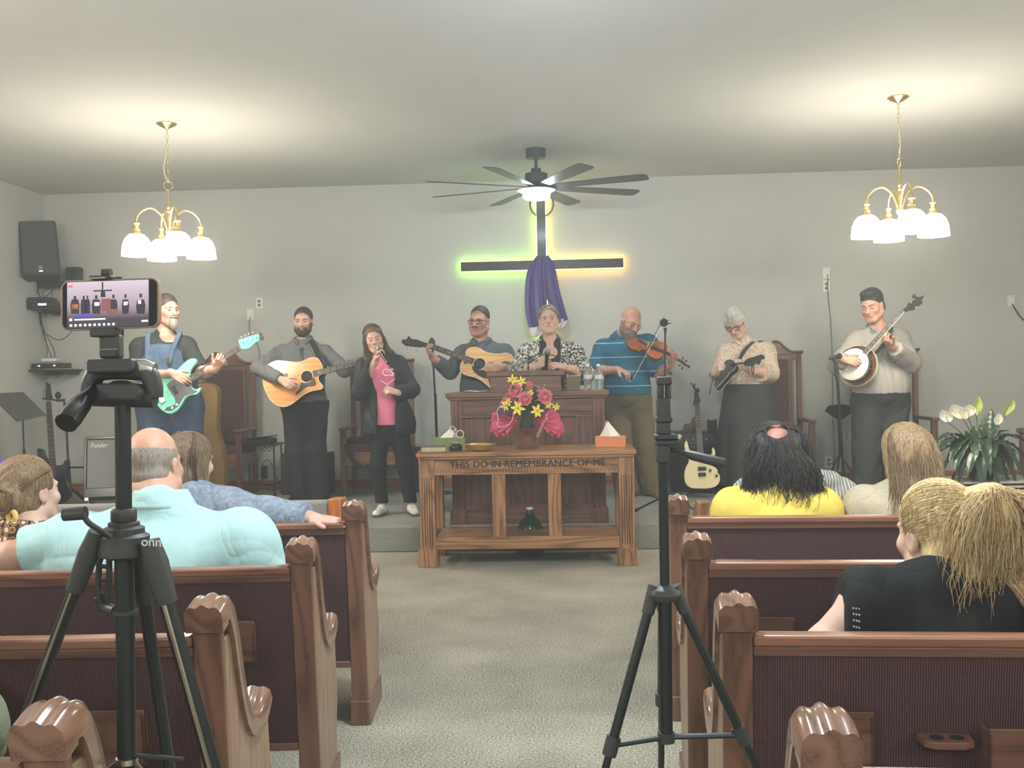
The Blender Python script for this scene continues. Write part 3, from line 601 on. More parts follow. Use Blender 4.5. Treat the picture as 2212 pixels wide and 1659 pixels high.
def peony(px, py, dy, r, par):
    o = fp(px, py, dy); random.seed(int(px*3+py)); m = MB(); F = V(0, -1, .25).normalized()
    for ring, (k, tilt, ln) in enumerate(((9, 1.25, 1), (8, .95, .92), (7, .65, .8), (5, .35, .62), (4, .15, .5))):
        x, y, z = frame(F)
        for i in range(k):
            a = 2*PI*i/k+ring*.7+random.uniform(-.15, .15); rad = x*math.cos(a)+y*math.sin(a)
            petal(m, o - F*r*.25, rad*math.sin(tilt)+F*math.cos(tilt), -rad*math.cos(tilt)+F*math.sin(tilt)+V(0, 0, .001), r*ln*1.05, r*.42, .35)
    return m.build('peony', m_pnk, par, solid=.0008, angle=0)
def lily(px, py, dy, r, F=(0, -1, .2), par=None):
    o = fp(px, py, dy); random.seed(int(px+py*7)); m = MB(); x, y, z = frame(F)
    for i in range(6):
        a = 2*PI*i/6+random.uniform(-.2, .2)+px; rad = x*math.cos(a)+y*math.sin(a); petal(m, o, rad+z*.45, z-rad*.4, r, r*.22, -.25)
    f = m.build('lily', m_yel, par, solid=.0008, angle=0); 
    m = MB(); [m.tube([o, o+z*r*.5+(x*math.cos(a)+y*math.sin(a))*r*.12], .0015, 4) for a in (0, 1.3, 2.6, 3.9, 5.2)]; m.build('stamens', plain('stamen', L(214, 160, 60), .6), f)
for q in ((1117, 835, -.05, .060), (1101, 851, -.03, .045), (1137, 853, -.09, .060), (1180, 849, -.07, .062), (1146, 824, -.02, .034), (1164, 846, -.01, .045), (1092, 862, -.02, .038)): peony(*q, fl)
for q in ((1110, 811, -.02, .042), (1128, 815, -.02, .04), (1149, 839, -.08, .028), (1122, 872, -.11, .055), (1163, 878, -.11, .05), (1187, 865, -.08, .034), (1203, 871, -.06, .03), (1095, 866, -.08, .04), (1100, 858, -.06, .03)): lily(*q, par=fl)
m = MB(); random.seed(5)
for k in range(46):
    a = random.uniform(0, 2*PI); el = random.uniform(-.1, 1.0); o = fp(1141, 875, 0)+V(random.uniform(-.12, .12), random.uniform(-.06, .06), random.uniform(-.02, .12)); petal(m, o, V(math.cos(a), -.4*abs(math.sin(a)), el), V(0, -1, .3), random.uniform(.05, .09), .014, .2)
m.build('leaves', m_leafd, fl, solid=.0006, angle=0)
m = MB(); random.seed(9)
for k in range(12):
    p = fp(1158, 801, 0)+V(.004*k-.02, 0, .004*k-.01); petal(m, p, V(random.uniform(-1, 1), -.3, random.uniform(0, 1)), V(0, -1, .2), .02, .006)
m.build('sprig', plain('pale_green_sprig', L(120, 150, 110), .6), fl, solid=.0006, angle=0)
# net ribbon fans
m_tulle = NT('pink_tulle'); m_tulle = m_tulle.set(.7, 0, .2, L(240, 122, 152), Alpha=.62)
for sx, ctr, spread in ((-1, fp(1120, 898, -.04), [(1064, 882), (1062, 905), (1062, 926), (1092, 930)]), (1, fp(1165, 900, -.04), [(1198, 872), (1214, 900), (1218, 932), (1190, 930)])):
    m = MB(); pts = spline([fp(x, y, -.06) for x, y in spread], 12); N = len(pts); random.seed(4)
    for lay in range(4):
        jit = [random.uniform(-.01, .01) for _ in range(N*4)]
        def fn(u, v, lay=lay, jit=jit):
            i = min(int(u*(N-1)), N-2); w = u*(N-1)-i; e = pts[i].lerp(pts[i+1], w)
            return ctr.lerp(e, v*(1-.07*lay)) + V(0, .022*math.sin(u*(20+5*lay)+lay)*v - .018*lay+.03, (.012*math.sin(u*37+lay*2)+jit[int(u*60) % len(jit)]*.6)*v)
        m.grid(fn, 64, 10)
    m.build('net_ribbon', m_tulle, fl, angle=0)
m = MB(); random.seed(2)
for k in range(70):
    p = fp(1168+random.uniform(-13, 13), 896+random.uniform(-14, 14), -.1+random.uniform(-.01, .02)); m.ell(p, (.005,)*3, n=8, m=5)
m.build('berries', plain('red_berries', L(170, 36, 64), .3, vary=.2), fl); m = MB()
for k in range(45):
    p = fp(1108+random.uniform(-14, 12), 898+random.uniform(-12, 12), -.1+random.uniform(-.01, .02)); m.ell(p, (.005,)*3, n=8, m=5)
m.build('berries', plain('red_berries', L(170, 36, 64), .3, vary=.2), fl)
m = MB(); m.tube(spline([fp(x, y, -.14) for x, y in ((1100, 870), (1085, 866), (1078, 878), (1080, 895), (1077, 905), (1085, 911), (1100, 907), (1110, 895), (1113, 878))], 8), .0028, 6)
m.tube([fp(1183+3*math.sin(k*.9)-k*.33+(k*.22 if k < 20 else 0), 885+k*.75, -.13+.006*math.cos(k*.9)) for k in range(66)], .0018, 5)
m.tube(spline([fp(x, y, -.04) for x, y in ((1158, 824), (1166, 827), (1172, 836), (1178, 826), (1181, 822))], 6), .0018, 5); m.tube(spline([fp(x, y, -.1) for x, y in ((1112, 863), (1120, 846), (1128, 846))], 6), .002, 5)
m.build('curled_ribbon', plain('pink_ribbon', L(244, 190, 200), .4), fl)
m = MB(); random.seed(12)
for k in range(60): a = random.uniform(0, 2*PI); m.ell(FC+V(random.uniform(.02, .075)*math.cos(a), random.uniform(.02, .07)*math.sin(a)-.01, random.uniform(.12, .155)), (.008,)*3, n=8, m=5)
m.build('glass_beads', m_pgl, fl)
m = MB(); random.seed(13)
for k in range(18): p = fp(1088+random.uniform(-9, 9), 886+random.uniform(-10, 8), -.12); petal(m, p, V(random.uniform(-1, 1), -.4, random.uniform(-1, 1)), V(0, -1, .1), .02, .008)
m.build('purple_blossom', plain('purple_petal', L(128, 92, 150), .5, vary=.3), fl, solid=.0006, angle=0)
# ---------------------------------------------------------------- things on the pulpit
pz = STZ+1.02
def bottle(px, y, label):
    c = V(P(px, 830, y).x, y, pz); t = thing('water_bottle', label, 'bottle', c)
    MB().lathe([(0, .002), (.026, .0), (.032, .008), (.032, .03), (.029, .04), (.032, .052), (.032, .085), (.0305, .087), (.0305, .12), (.032, .122), (.031, .14), (.02, .165), (.0125, .18), (.0125, .19), (0, .19)], c, 22).build('bottle_body', m_glass, t)
    MB().lathe([(.0322, .087), (.0327, .088), (.0327, .119), (.0322, .12)], c, 22, cap=False).build('label_band', plain('bottle_label', L(205, 212, 214), .5, vary=.15, scale=90), t)
    MB().lathe([(0, .187), (.0145, .187), (.0145, .204), (0, .205)], c, 18).build('cap', m_white, t)
bottle(1270, QY+.16, 'clear water bottle on the pulpit, the left one of two'); bottle(1293, QY+.10, 'clear water bottle on the pulpit, the right one nearer the violinist')
c = V(P(1032, 842, QY+.2).x, QY+.2, pz+.006)
m = MB(); m.grid(lambda u, v: c + V((u-.5)*.22, (v-.5)*.2, .004+.014*max(0, (u-.75)/.25)**2+.003*math.sin(9*u)), 20, 6); m.grid(lambda u, v: c + V((u-.5)*.22+.01, (v-.5)*.2+.01, .001+.003*math.sin(7*u+1)), 20, 6)
tag(m.build('music_sheets', m_paper, solid=.0008, angle=0), 'loose white sheets of paper on the pulpit, left of the reading desk', 'paper')
c = V(P(1238, 815, QY+.3).x, QY+.3, pz); bx = thing('hymnal', 'tan hardback book standing on the pulpit right of the reading desk', 'book', c)
MB().bb(c.x-.055, c.x+.055, c.y-.015, c.y+.02, pz, pz+.115).build('cover', plain('tan_cover', L(128, 112, 96), .6), bx, bevel=.003); MB().bb(c.x-.05, c.x+.05, c.y-.01, c.y+.015, pz+.002, pz+.118).build('pages', m_paper, bx)
# green glass jug on the floor, seen through the table
c = V(P(1146, 1190, TY+.44).x, 7.72-.08, 0); jg = thing('glass_jug', 'dark green glass jug with white cap on the floor behind the table', 'jug', c)
MB().lathe([(0, .0), (.085, .004), (.098, .02), (.10, .06), (.097, .12), (.10, .16), (.098, .2), (.075, .25), (.04, .29), (.022, .33), (.02, .35), (.0, .35)], c, 28).build('jug_body', m_ggl, jg)
MB().lathe([(0, .345), (.026, .345), (.026, .362), (0, .363)], c, 20).build('cap', m_white, jg)
jg.location.y = 7.7-.09
# ---------------------------------------------------------------- instruments (traced faces given real size, depth and distance)
class Pl:
    "a plane through the point seen at (px,py) at distance Y, with normal k towards the viewer"
    def __init__(s, px, py, Y, k, zoom=None):
        s.o = P(px, py, Y); s.k = Vector(k).normalized(); s.z = zoom
    def pt(s, x, y, d=0):
        if s.z: x, y = s.z[0]+x/s.z[2], s.z[1]+y/s.z[2]
        r = ray(x, y); t = (s.o-CAM).dot(s.k)/r.dot(s.k); return CAM+r*t+s.k*d
    def solid(s, mb, pts, d0, d1, n=5, sm=True):
        if sm: q = spline([(x, y, 0) for x, y in pts], n, closed=True)
        else: q = [V(x, y, 0) for x, y in pts]
        return mb.ring([[s.pt(p.x, p.y, d) for p in q] for d in (d0, d1)])
    def disc(s, mb, x, y, r, d0, d1, n=32):
        c = s.pt(x, y); return mb.lathe([(0, d0), (r, d0), (r, d1), (0, d1)], c, n, axis=s.k)
m_spruce = wood('amber_spruce', L(226, 160, 88), L(204, 134, 66), 'X', scale=5, rings=14, rough=.22, coat=.4)
m_spruce2 = wood('pale_spruce', L(232, 190, 132), L(206, 158, 100), 'X', scale=5, rings=14, rough=.25, coat=.4)
m_side = plain('dark_rosewood', L(44, 32, 30), .25, vary=.2); m_fret = plain('fretboard', L(58, 46, 44), .5, vary=.15); m_fretw = plain('fret_wire', L(200, 196, 184), .3, .7)
m_pick = plain('pickguard_dark', L(52, 46, 46), .3); m_ivory = plain('ivory', L(228, 222, 200), .4); m_str = plain('strings', L(190, 186, 176), .3, .8)
def neck(t, pl, a, b, w0, w1, frets=14, inlay=True, mat=None, thick=.02, wood_=None, d=.006):
    "fretboard from a (body end) to b (nut), both given in the traced picture"
    A_, B_ = pl.pt(*a, d), pl.pt(*b, d); n = (B_-A_).normalized(); m = pl.k.cross(n).normalized(); L_ = (B_-A_).length; k = pl.k
    MB().ring([[A_+m*w0-k*thick, A_+m*w0*.9-k*.002, A_-m*w0*.9-k*.002, A_-m*w0-k*thick], [B_+m*w1-k*thick*.8, B_+m*w1*.9-k*.002, B_-m*w1*.9-k*.002, B_-m*w1-k*thick*.8]]).build('neck', wood_ or m_side, t, bevel=.004)
    f = MB().ring([[A_+m*w0-k*.003, A_+m*w0+k*.003, A_-m*w0+k*.003, A_-m*w0-k*.003], [B_+m*w1-k*.003, B_+m*w1+k*.003, B_-m*w1+k*.003, B_-m*w1-k*.003]]).build('fretboard', mat or m_fret, t)
    g = MB(); gi = MB(); pos = []
    for i in range(frets+1):
        x = 1-(1-2**(-i/12))/(1-2**(-frets/12)); p = A_.lerp(B_, x); w = w0+(w1-w0)*x; pos.append((p, w)); g.tube([p+m*w+k*.0035, p-m*w+k*.0035], .0013, 5)
    g.build('frets', m_fretw, f)
    if inlay:
        for i in (3, 5, 7, 9, 12, 15):
            if i <= frets: p = (pos[i][0]+pos[i-1][0])/2; gi.lathe([(0, .003), (.004, .003), (.004, .0042), (0, .0042)], p, 8, axis=k)
        gi.build('inlays', m_ivory, f)
    return A_, B_, n, m, f
def strings(t, P0, P1, m, k, w0, w1, n=6, h=.006):
    g = MB()
    for i in range(n): s = -1+2*i/(n-1); g.tube([P0+m*s*w0+k*h, P1+m*s*w1+k*h], .0007, 4)
    return g.build('strings', m_str, t, angle=0)
def tuners(t, pts, d, mat=None, r=.006, ln=.016):
    for p in pts: m = MB(); m.cyl(p-d*ln*.6, p+d*ln*.2, r*.45, n=8); m.ell(p+d*ln, (r, r, r*1.4), n=10, m=6); m.build('tuning_peg', mat or m_chrome, t)
def acoustic(label, Y, k, zoom, cxy, outline, hole, hr, nk0, nk1, pick, bridge, side, top, frets, head=None):
    pl = Pl(cxy[0], cxy[1], Y, k); pl.z = zoom; t = thing('acoustic_guitar', label, 'guitar', pl.o)
    m = MB(); pl.solid(m, outline, -.1, -.002); m.build('back_and_sides', side, t, bevel=.004)
    m = MB(); pl.solid(m, outline, -.003, .001); tp = m.build('soundboard', top, t)
    oo = spline([(x, y, 0) for x, y in outline], 5, closed=True); MB().tube([pl.pt(p.x, p.y, .0) for p in oo], .003, 6, closed=True).build('binding', m_ivory, t)
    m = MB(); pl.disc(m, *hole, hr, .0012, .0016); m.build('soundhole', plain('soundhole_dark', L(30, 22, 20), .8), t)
    m = MB(); c = pl.pt(*hole); m.lathe([(hr, .001), (hr*1.13, .001), (hr*1.13, .0022), (hr, .0022)], c, 36, axis=pl.k, cap=False); m.build('rosette', m_ivory, t)
    m = MB(); pl.solid(m, pick, .0012, .0025); m.build('pickguard', m_pick, t)
    A_, B_, n, mm, f = neck(t, pl, nk0, nk1, .028, .022, frets)
    m = MB(); b = pl.pt(*bridge); m.box(b+pl.k*.004, (.03, .14, .008), Matrix((n, mm, pl.k)).transposed()); m.build('bridge', m_side, t, bevel=.003)
    strings(t, b, B_, mm, pl.k, .025, .018)
    if head:
        hd, pegs, pd = head; m = MB(); pl.solid(m, hd, -.012, .004, 3); hh = m.build('headstock', m_side, t); tuners(hh, [pl.pt(x, y, -.004) for x, y in pegs], (pl.pt(pd[0], pd[1])-pl.pt(0, 0)).normalized())
    return t, pl, n, mm
Z2 = (540, 650, 6.91); Z4 = (860, 640, 7.54); Z1 = (260, 620, 4.88)
acoustic('amber acoustic guitar with rounded cutaway held by the bearded man in grey', 9.0, (.05, -1, .26), Z2, (650, 800),
    [(345, 905), (420, 887), (560, 900), (700, 915), (800, 895), (870, 860), (950, 845), (1010, 860), (1055, 920), (1085, 1000), (1060, 1070), (1022, 1135), (1035, 1205), (1085, 1265), (1080, 1305), (1020, 1328), (930, 1342), (800, 1400), (700, 1480), (600, 1550), (500, 1580), (400, 1555), (300, 1470), (230, 1340), (195, 1220), (190, 1110), (235, 1000), (290, 935)],
    (848, 1128), .052, (945, 1092), (1640, 922), [(935, 1140), (975, 1180), (980, 1265), (860, 1285), (780, 1340), (700, 1400), (680, 1385), (750, 1290), (760, 1215), (820, 1225), (900, 1200)], (560, 1195), m_side, m_spruce, 14,
    ([(1640, 890), (1700, 870), (1800, 850), (1850, 850), (1850, 930), (1800, 945), (1700, 960), (1640, 955)], [(1700, 855), (1750, 845), (1800, 835)], (-.1, -1)))
acoustic('natural spruce acoustic guitar with black pickguard held by the man in glasses', 8.85, (-.12, -1, .42), Z4, (1036, 785),
    [(1100, 960), (1110, 890), (1160, 845), (1240, 828), (1320, 850), (1420, 900), (1520, 930), (1640, 938), (1775, 925), (1860, 980), (1905, 1100), (1920, 1260), (1880, 1400), (1800, 1500), (1680, 1545), (1540, 1515), (1470, 1470), (1380, 1390), (1280, 1330), (1160, 1298), (1070, 1265), (1020, 1220), (1012, 1150), (1040, 1060)],
    (1325, 1100), .053, (1228, 1068), (545, 815), [(1205, 1130), (1300, 1190), (1400, 1205), (1440, 1230), (1500, 1290), (1480, 1335), (1400, 1335), (1310, 1290), (1230, 1220)], (1580, 1200), m_side, m_spruce2, 14,
    ([(540, 790), (420, 752), (300, 706), (225, 700), (190, 662), (165, 655), (140, 700), (80, 706), (60, 722), (66, 764), (98, 770), (112, 796), (340, 824), (420, 818), (530, 850)], [(300, 840), (215, 830), (145, 815)], (-.25, 1)))
# teal electric bass
m_teal = plain('sea_foam_teal', L(108, 214, 182), .18, vary=.02)
pl = Pl(378, 845, 8.22, (.1, -1, .12)); pl.z = Z1; bs = thing('electric_bass', 'sea-foam green electric bass played by the man in overalls', 'bass guitar', pl.o)
m = MB(); pl.solid(m, [(795, 757), (803, 790), (765, 845), (738, 900), (745, 960), (738, 1020), (760, 1062), (800, 1076), (840, 1058), (850, 1080), (805, 1132), (735, 1145), (690, 1172), (650, 1235), (600, 1300), (530, 1337), (450, 1312), (390, 1250), (365, 1180), (378, 1100), (385, 1020), (330, 975), (380, 940), (440, 930), (520, 950), (600, 870), (680, 790), (740, 755)], -.04, 0); m.build('body', m_teal, bs, bevel=.006)
m = MB(); pl.solid(m, [(735, 965), (740, 1030), (765, 1078), (800, 1090), (815, 1100), (770, 1125), (720, 1135), (670, 1160), (620, 1235), (560, 1290), (500, 1305), (470, 1280), (570, 1240), (578, 1190), (540, 1120), (500, 1060), (500, 1020), (560, 975), (650, 930)], .0005, .0035); m.build('pickguard', plain('black_pickguard', L(40, 40, 42), .25), bs)
A_, B_, n, mm, f = neck(bs, pl, (735, 975), (1258, 640), .029, .022, 16, True)
m = MB(); b = pl.pt(432, 1170); m.box(b+pl.k*.006, (.045, .085, .012), Matrix((n, mm, pl.k)).transposed()); m.build('bridge', m_chrome, bs, bevel=.002); strings(bs, b, B_, mm, pl.k, .028, .016, 4, .01)
m = MB(); b = pl.pt(572, 1085); m.box(b+pl.k*.006, (.03, .075, .012), Matrix((n, mm, pl.k)).transposed()); m.build('pickup', m_blk, bs, bevel=.003)
for x, y in ((470, 1280), (552, 1275), (600, 1240)): m = MB(); pl.disc(m, x, y, .009, .003, .016, 16); m.build('control_knob', m_chrome, bs)
m = MB(); pl.solid(m, [(1245, 560), (1290, 545), (1360, 520), (1440, 498), (1475, 500), (1470, 555), (1420, 590), (1370, 640), (1310, 655), (1275, 650), (1258, 610)], -.014, .002, 4); hh = m.build('headstock', m_teal, bs, bevel=.002)
tuners(hh, [pl.pt(x, y, -.01) for x, y in ((1284, 556), (1324, 538), (1364, 522), (1410, 508))], (pl.pt(-25, -60)-pl.pt(0, 0)).normalized(), m_chrome, .009, .022)
m = MB(); [pl.disc(m, x, y, .006, .002, .014, 12) for x, y in ((1290, 578), (1335, 560), (1382, 546), (1430, 530))]; m.build('string_post', m_chrome, hh)
m = MB(); pl.disc(m, 1475, 498, .013, -.01, .012); pl.disc(m, 1488, 535, .019, -.01, .012); tn = m.build('clip_tuner', m_blk); tag(tn, 'round black clip-on tuner on the tip of the teal bass headstock', 'tuner')
cable('instrument_cable', [(548, 1300, 0)[:2] and (372, 893, 8.15), (371, 925, 8.1), (360, 980, 8.2), (340, 1060, 8.4)], .004, m_wire, 'black cable hanging from the teal bass')
# white electric guitar on a stand
Z5 = (1400, 800, 5.925); pl = Pl(1515, 1000, 9.3, (-.05, -1, .22)); pl.z = Z5
eg = thing('electric_guitar', 'cream white electric guitar with two black pickups standing in front of the black amplifier', 'guitar', pl.o)
m = MB(); pl.solid(m, [(495, 900), (475, 912), (465, 960), (475, 1020), (495, 1062), (520, 1130), (515, 1180), (480, 1250), (463, 1340), (478, 1440), (540, 1500), (640, 1512), (780, 1510), (870, 1480), (915, 1420), (917, 1345), (893, 1312), (885, 1270), (855, 1240), (810, 1215), (800, 1170), (850, 1100), (860, 1040), (832, 988), (818, 1005), (820, 1050), (785, 1098), (740, 1102), (690, 1075), (630, 1062), (560, 1040), (528, 1005), (512, 950)], -.042, 0); m.build('body', plain('cream_gloss', L(226, 212, 168), .2, vary=.02), eg, bevel=.006)
A_, B_, n, mm, f = neck(eg, pl, (672, 1090), (625, 452), .029, .022, 22, False)
for y, w in ((1260, .075), (1335, .07)): m = MB(); m.box(pl.pt(690, y)+pl.k*.004, (.034, w, .009), Matrix((n, mm, pl.k)).transposed()); m.build('pickup', m_blkg, eg, bevel=.004)
for x, y in ((795, 1283), (878, 1350)): m = MB(); pl.disc(m, x, y, .012, 0, .016, 16); m.build('control_knob', m_blk, eg)
gi = MB()
for i in range(9): y = 480+i*62; x = 615+i*5.5; pl.solid(gi, [(x-2, y), (x+32, y+24), (x-2, y+14)], .0065, .0075, sm=False)
gi.build('shark_fin_inlays', m_ivory, f); strings(eg, pl.pt(692, 1400), B_, mm, pl.k, .024, .017, 6, .009)
m = MB(); pl.solid(m, [(572, 425), (588, 380), (592, 280), (604, 240), (640, 228), (662, 268), (645, 292), (655, 340), (668, 400), (650, 430), (655, 455), (600, 455)], -.014, .004, 3); hh = m.build('headstock', m_blkg, eg); tuners(hh, [pl.pt(572-i*3, 268+i*25, -.006) for i in range(6)], (pl.pt(-60, 5)-pl.pt(0, 0)).normalized(), m_steel, .006, .012)
st = thing('guitar_stand', 'thin black stand holding the cream electric guitar', 'stand', (pl.o.x, pl.o.y+.15, STZ))
q = lambda x, y, d: pl.pt(x, y, d)
m = MB(); m.tube([q(600, 240, -.03), q(575, 195, -.02), q(550, 155, .0)], .005, 8); m.tube([q(605, 240, -.03), q(592, 200, -.01), q(597, 172, .01)], .006, 8); m.build('neck_yoke', m_rubber, st)
pz_ = q(690, 1500, -.12); pz_.z = STZ+.12; hub = q(690, 1400, -.14); m = MB(); m.tube([q(625, 240, -.03), hub], .008, 8); m.build('pole', m_blkm, st)
for dx in (-.16, .16): MB().tube([hub, V(hub.x+dx, hub.y-.10, STZ+.01)], .008, 8).build('leg', m_blkm, st)
MB().tube([hub, V(hub.x, hub.y+.2, STZ+.01)], .008, 8).build('leg', m_blkm, st)
MB().tube([hub+V(-.1, -.1, -.1), hub+V(-.1, 0, -.1), hub+V(.1, 0, -.1), hub+V(.1, -.1, -.1)], .007, 8).build('cradle', m_rubber, st)
# dark blue bass on a stand, far left
Z9 = (0, 820, 5.53); pl = Pl(125, 1040, 9.4, (.1, -1, .2)); pl.z = Z9
db = thing('electric_bass', 'dark blue electric bass standing upright at the far left beside the music stand', 'bass guitar', pl.o)
m = MB(); pl.solid(m, [(440, 832), (515, 835), (540, 900), (590, 975), (665, 1022), (740, 1015), (772, 965), (800, 962), (805, 1040), (785, 1130), (800, 1220), (845, 1330), (830, 1410), (770, 1460), (690, 1490), (600, 1500), (520, 1440), (500, 1330), (530, 1200), (520, 1080), (460, 950)], -.04, 0); m.build('body', m_dkblue, db, bevel=.006)
A_, B_, n, mm, f = neck(db, pl, (640, 1180), (580, 262), .03, .023, 20, False); strings(db, pl.pt(668, 1380), B_, mm, pl.k, .026, .016, 4, .009)
m = MB(); pl.solid(m, [(540, 45), (585, 45), (605, 75), (608, 130), (622, 200), (618, 240), (560, 245), (545, 205), (548, 130), (552, 80)], -.012, .004, 4); hh = m.build('headstock', m_blkg, db); tuners(hh, [pl.pt(545-i*3, 105+i*35, -.006) for i in range(4)], (pl.pt(-60, 5)-pl.pt(0, 0)).normalized(), m_steel, .008, .014)
st = thing('guitar_stand', 'black tripod stand with yoke holding the dark blue bass', 'stand', (pl.pt(740, 1400).x, 9.55, STZ))
m = MB(); m.tube([pl.pt(515, 232, .01), pl.pt(600, 238, .03), pl.pt(660, 240, -.04)], .008, 8); m.tube([pl.pt(655, 240, -.04), pl.pt(740, 235, -.06)], .012, 8); m.ell(pl.pt(675, 180, -.04), (.03, .025, .035)); m.build('neck_yoke', m_rubber, st)
m = MB(); m.tube([pl.pt(735, 215, -.06), pl.pt(755, 560, -.08), pl.pt(765, 950, -.1)], .011, 10); m.tube([pl.pt(765, 950, -.1), pl.pt(775, 1250, -.12), V(pl.pt(785, 1450).x, 9.5, STZ+.12)], .017, 10); m.build('pole', m_blkm, st)
MB().tube([pl.pt(790, 1040, -.08), pl.pt(985, 1040, -.06)], .009, 8).build('side_arm', m_blkm, st)
hb = V(pl.pt(785, 1450).x, 9.5, STZ+.14)
for dx, dy in ((-.22, -.12), (.24, -.1), (0, .22)): MB().tube([hb, V(hb.x+dx, hb.y+dy, STZ+.012)], .011, 8).build('leg', m_blkm, st)
# tan guitar case
Z3 = (420, 740, 4.74); pl = Pl(435, 950, 9.35, (.06, -1, .1)); pl.z = Z3
gc = thing('guitar_case', 'tall tan guitar-shaped case leaning upright behind the bass player', 'case', pl.o)
ol = [(30, 412), (110, 403), (180, 418), (232, 462), (247, 540), (242, 700), (238, 820), (248, 930), (285, 1050), (310, 1180), (325, 1330), (312, 1470), (272, 1585), (200, 1632), (50, 1640), (-60, 1630), (-150, 1480), (-180, 1250), (-140, 1060), (-90, 950), (-80, 800), (-80, 600), (-50, 470)]
m = MB(); pl.solid(m, ol, -.12, 0); m.build('shell', plain('tan_case', L(150, 118, 72), .6, vary=.15, scale=6), gc, bevel=.015)
oo = spline([(x*.96+3, y*.985+12, 0) for x, y in ol], 5, closed=True); MB().tube([pl.pt(p.x, p.y, .0) for p in oo], .006, 6, closed=True).build('piping', plain('case_edge', L(112, 86, 54), .6), gc)
# violin and bow
Z6 = (1270, 640, 6.91); pl = Pl(1400, 758, 9.2, (.05, -1, .55)); pl.z = Z6
vn = thing('violin', 'orange-brown violin tucked under the chin of the man in the blue polo', 'violin', pl.o); m_violin = plain('violin_varnish', L(160, 90, 52), .14, vary=.4, scale=7, spec=.7)
vo = [(588, 690), (602, 740), (655, 788), (720, 800), (765, 824), (790, 800), (860, 800), (890, 838), (905, 875), (945, 908), (1005, 932), (1070, 925), (1125, 885), (1175, 835), (1198, 780), (1185, 730), (1140, 692), (1075, 672), (1015, 672), (965, 690), (935, 722), (890, 690), (840, 690), (800, 650), (720, 628), (640, 642)]
m = MB(); pl.solid(m, vo, -.035, -.003); m.build('ribs', plain('violin_ribs', L(120, 58, 30), .25), vn); m = MB(); pl.solid(m, vo, -.003, .002, 4); m.build('top_plate', m_violin, vn, bevel=.002)
A0, B0 = pl.pt(930, 745, .01), pl.pt(1225, 872, .006); n = (B0-A0).normalized(); mm = pl.k.cross(n).normalized()
m = MB(); m.ring([[A0+mm*.02, A0-mm*.02, A0-mm*.02-pl.k*.008, A0+mm*.02-pl.k*.008], [B0+mm*.013, B0-mm*.013, B0-mm*.013-pl.k*.008, B0+mm*.013-pl.k*.008]]); m.build('fingerboard', m_blkg, vn)
m = MB(); m.tube([pl.pt(1150, 830, -.01), pl.pt(1360, 950, -.006)], .013, 10); m.build('neck', m_violin, vn)
m = MB(); m.tube(spline([pl.pt(1355, 945, -.003), pl.pt(1420, 990, -.003), pl.pt(1470, 1030, -.003), pl.pt(1510, 1040, 0), pl.pt(1512, 1068, .004), pl.pt(1485, 1062, .004)], 5), [.012]*10+[.009]*10+[.007]*6, 8); hh = m.build('scroll', plain('scroll_dark', L(70, 44, 30), .3), vn)
for a, b_ in (((1415, 920), 1), ((1470, 960), 1), ((1362, 1035), -1), ((1405, 1080), -1)): m = MB(); p = pl.pt(*a); c_ = pl.pt((a[0]+1430)/2, (a[1]+1000)/2); m.tube([c_, p], .0035, 6); m.ell(p, (.009, .004, .009)); m.build('tuning_peg', m_blkg, hh)
m = MB(); bq = pl.pt(895, 745, .014); m.box(bq, (.004, .038, .03), Matrix((n, mm, pl.k)).transposed()); m.build('bridge', m_ivory, vn)
m = MB(); a0, b0 = pl.pt(760, 655, .01), pl.pt(880, 730, .014); m.tube([a0, b0], [.018, .01], 8, flat=.3); m.build('tailpiece', m_blkg, vn); strings(vn, a0, B0, mm, pl.k, .012, .008, 4, .008)
m = MB(); [m.tube(spline([pl.pt(x+a, y+b_, .0028) for a, b_ in ((-20, -12), (-6, -14), (4, 6), (20, 10))], 4), .0018, 5) for x, y in ((800, 775), (965, 700))]; m.build('sound_holes', m_blk, vn)
bw = thing('violin_bow', 'thin dark bow crossing the violin, held by the man in the blue polo', 'bow', P(1365, 812, 9.08))
MB().tube([P(1362, 822, 9.05), P(1398, 755, 9.09), P(1435, 683, 9.1)], [.0045, .0035, .003], 8).build('stick', plain('bow_stick', L(60, 48, 44), .3), bw)
MB().tube([P(1368, 818, 9.04), P(1437, 690, 9.09)], .002, 5).build('horsehair', m_ivory, bw); m = MB(); m.ell(P(1364, 815, 9.05), (.01, .012, .018)); m.build('frog', m_blkg, bw); MB().ell(P(1361, 824, 9.05), (.006, .006, .012)).build('silver_tip', m_chrome, bw)
# mandolin
Z7 = (1500, 640, 6.91); pl = Pl(1575, 800, 9.15, (-.75, -.6, .62)); pl.z = Z7
mn = thing('mandolin', 'black mandolin with white binding played by the woman in the floral blouse', 'mandolin', pl.o); m_mand = plain('black_mandolin_top', L(70, 72, 76), .2, vary=.2)
mo = [(300, 1358), (300, 1290), (335, 1185), (400, 1120), (432, 1030), (470, 965), (535, 945), (590, 968), (622, 1020), (605, 1080), (560, 1120), (520, 1150), (492, 1195), (440, 1250), (380, 1320), (335, 1362)]
m = MB(); pl.solid(m, mo, -.05, 0); m.build('back_and_sides', plain('mandolin_side', L(40, 34, 34), .2), mn, bevel=.003); m = MB(); pl.solid(m, mo, 0, .003, 4); m.build('top_plate', m_mand, mn)
oo = spline([(x, y, 0) for x, y in mo], 5, closed=True); MB().tube([pl.pt(p.x, p.y, .001) for p in oo], .0022, 6, closed=True).build('binding', m_ivory, mn); MB().tube([pl.pt(p.x, p.y, -.05) for p in oo], .0022, 6, closed=True).build('binding', m_ivory, mn)
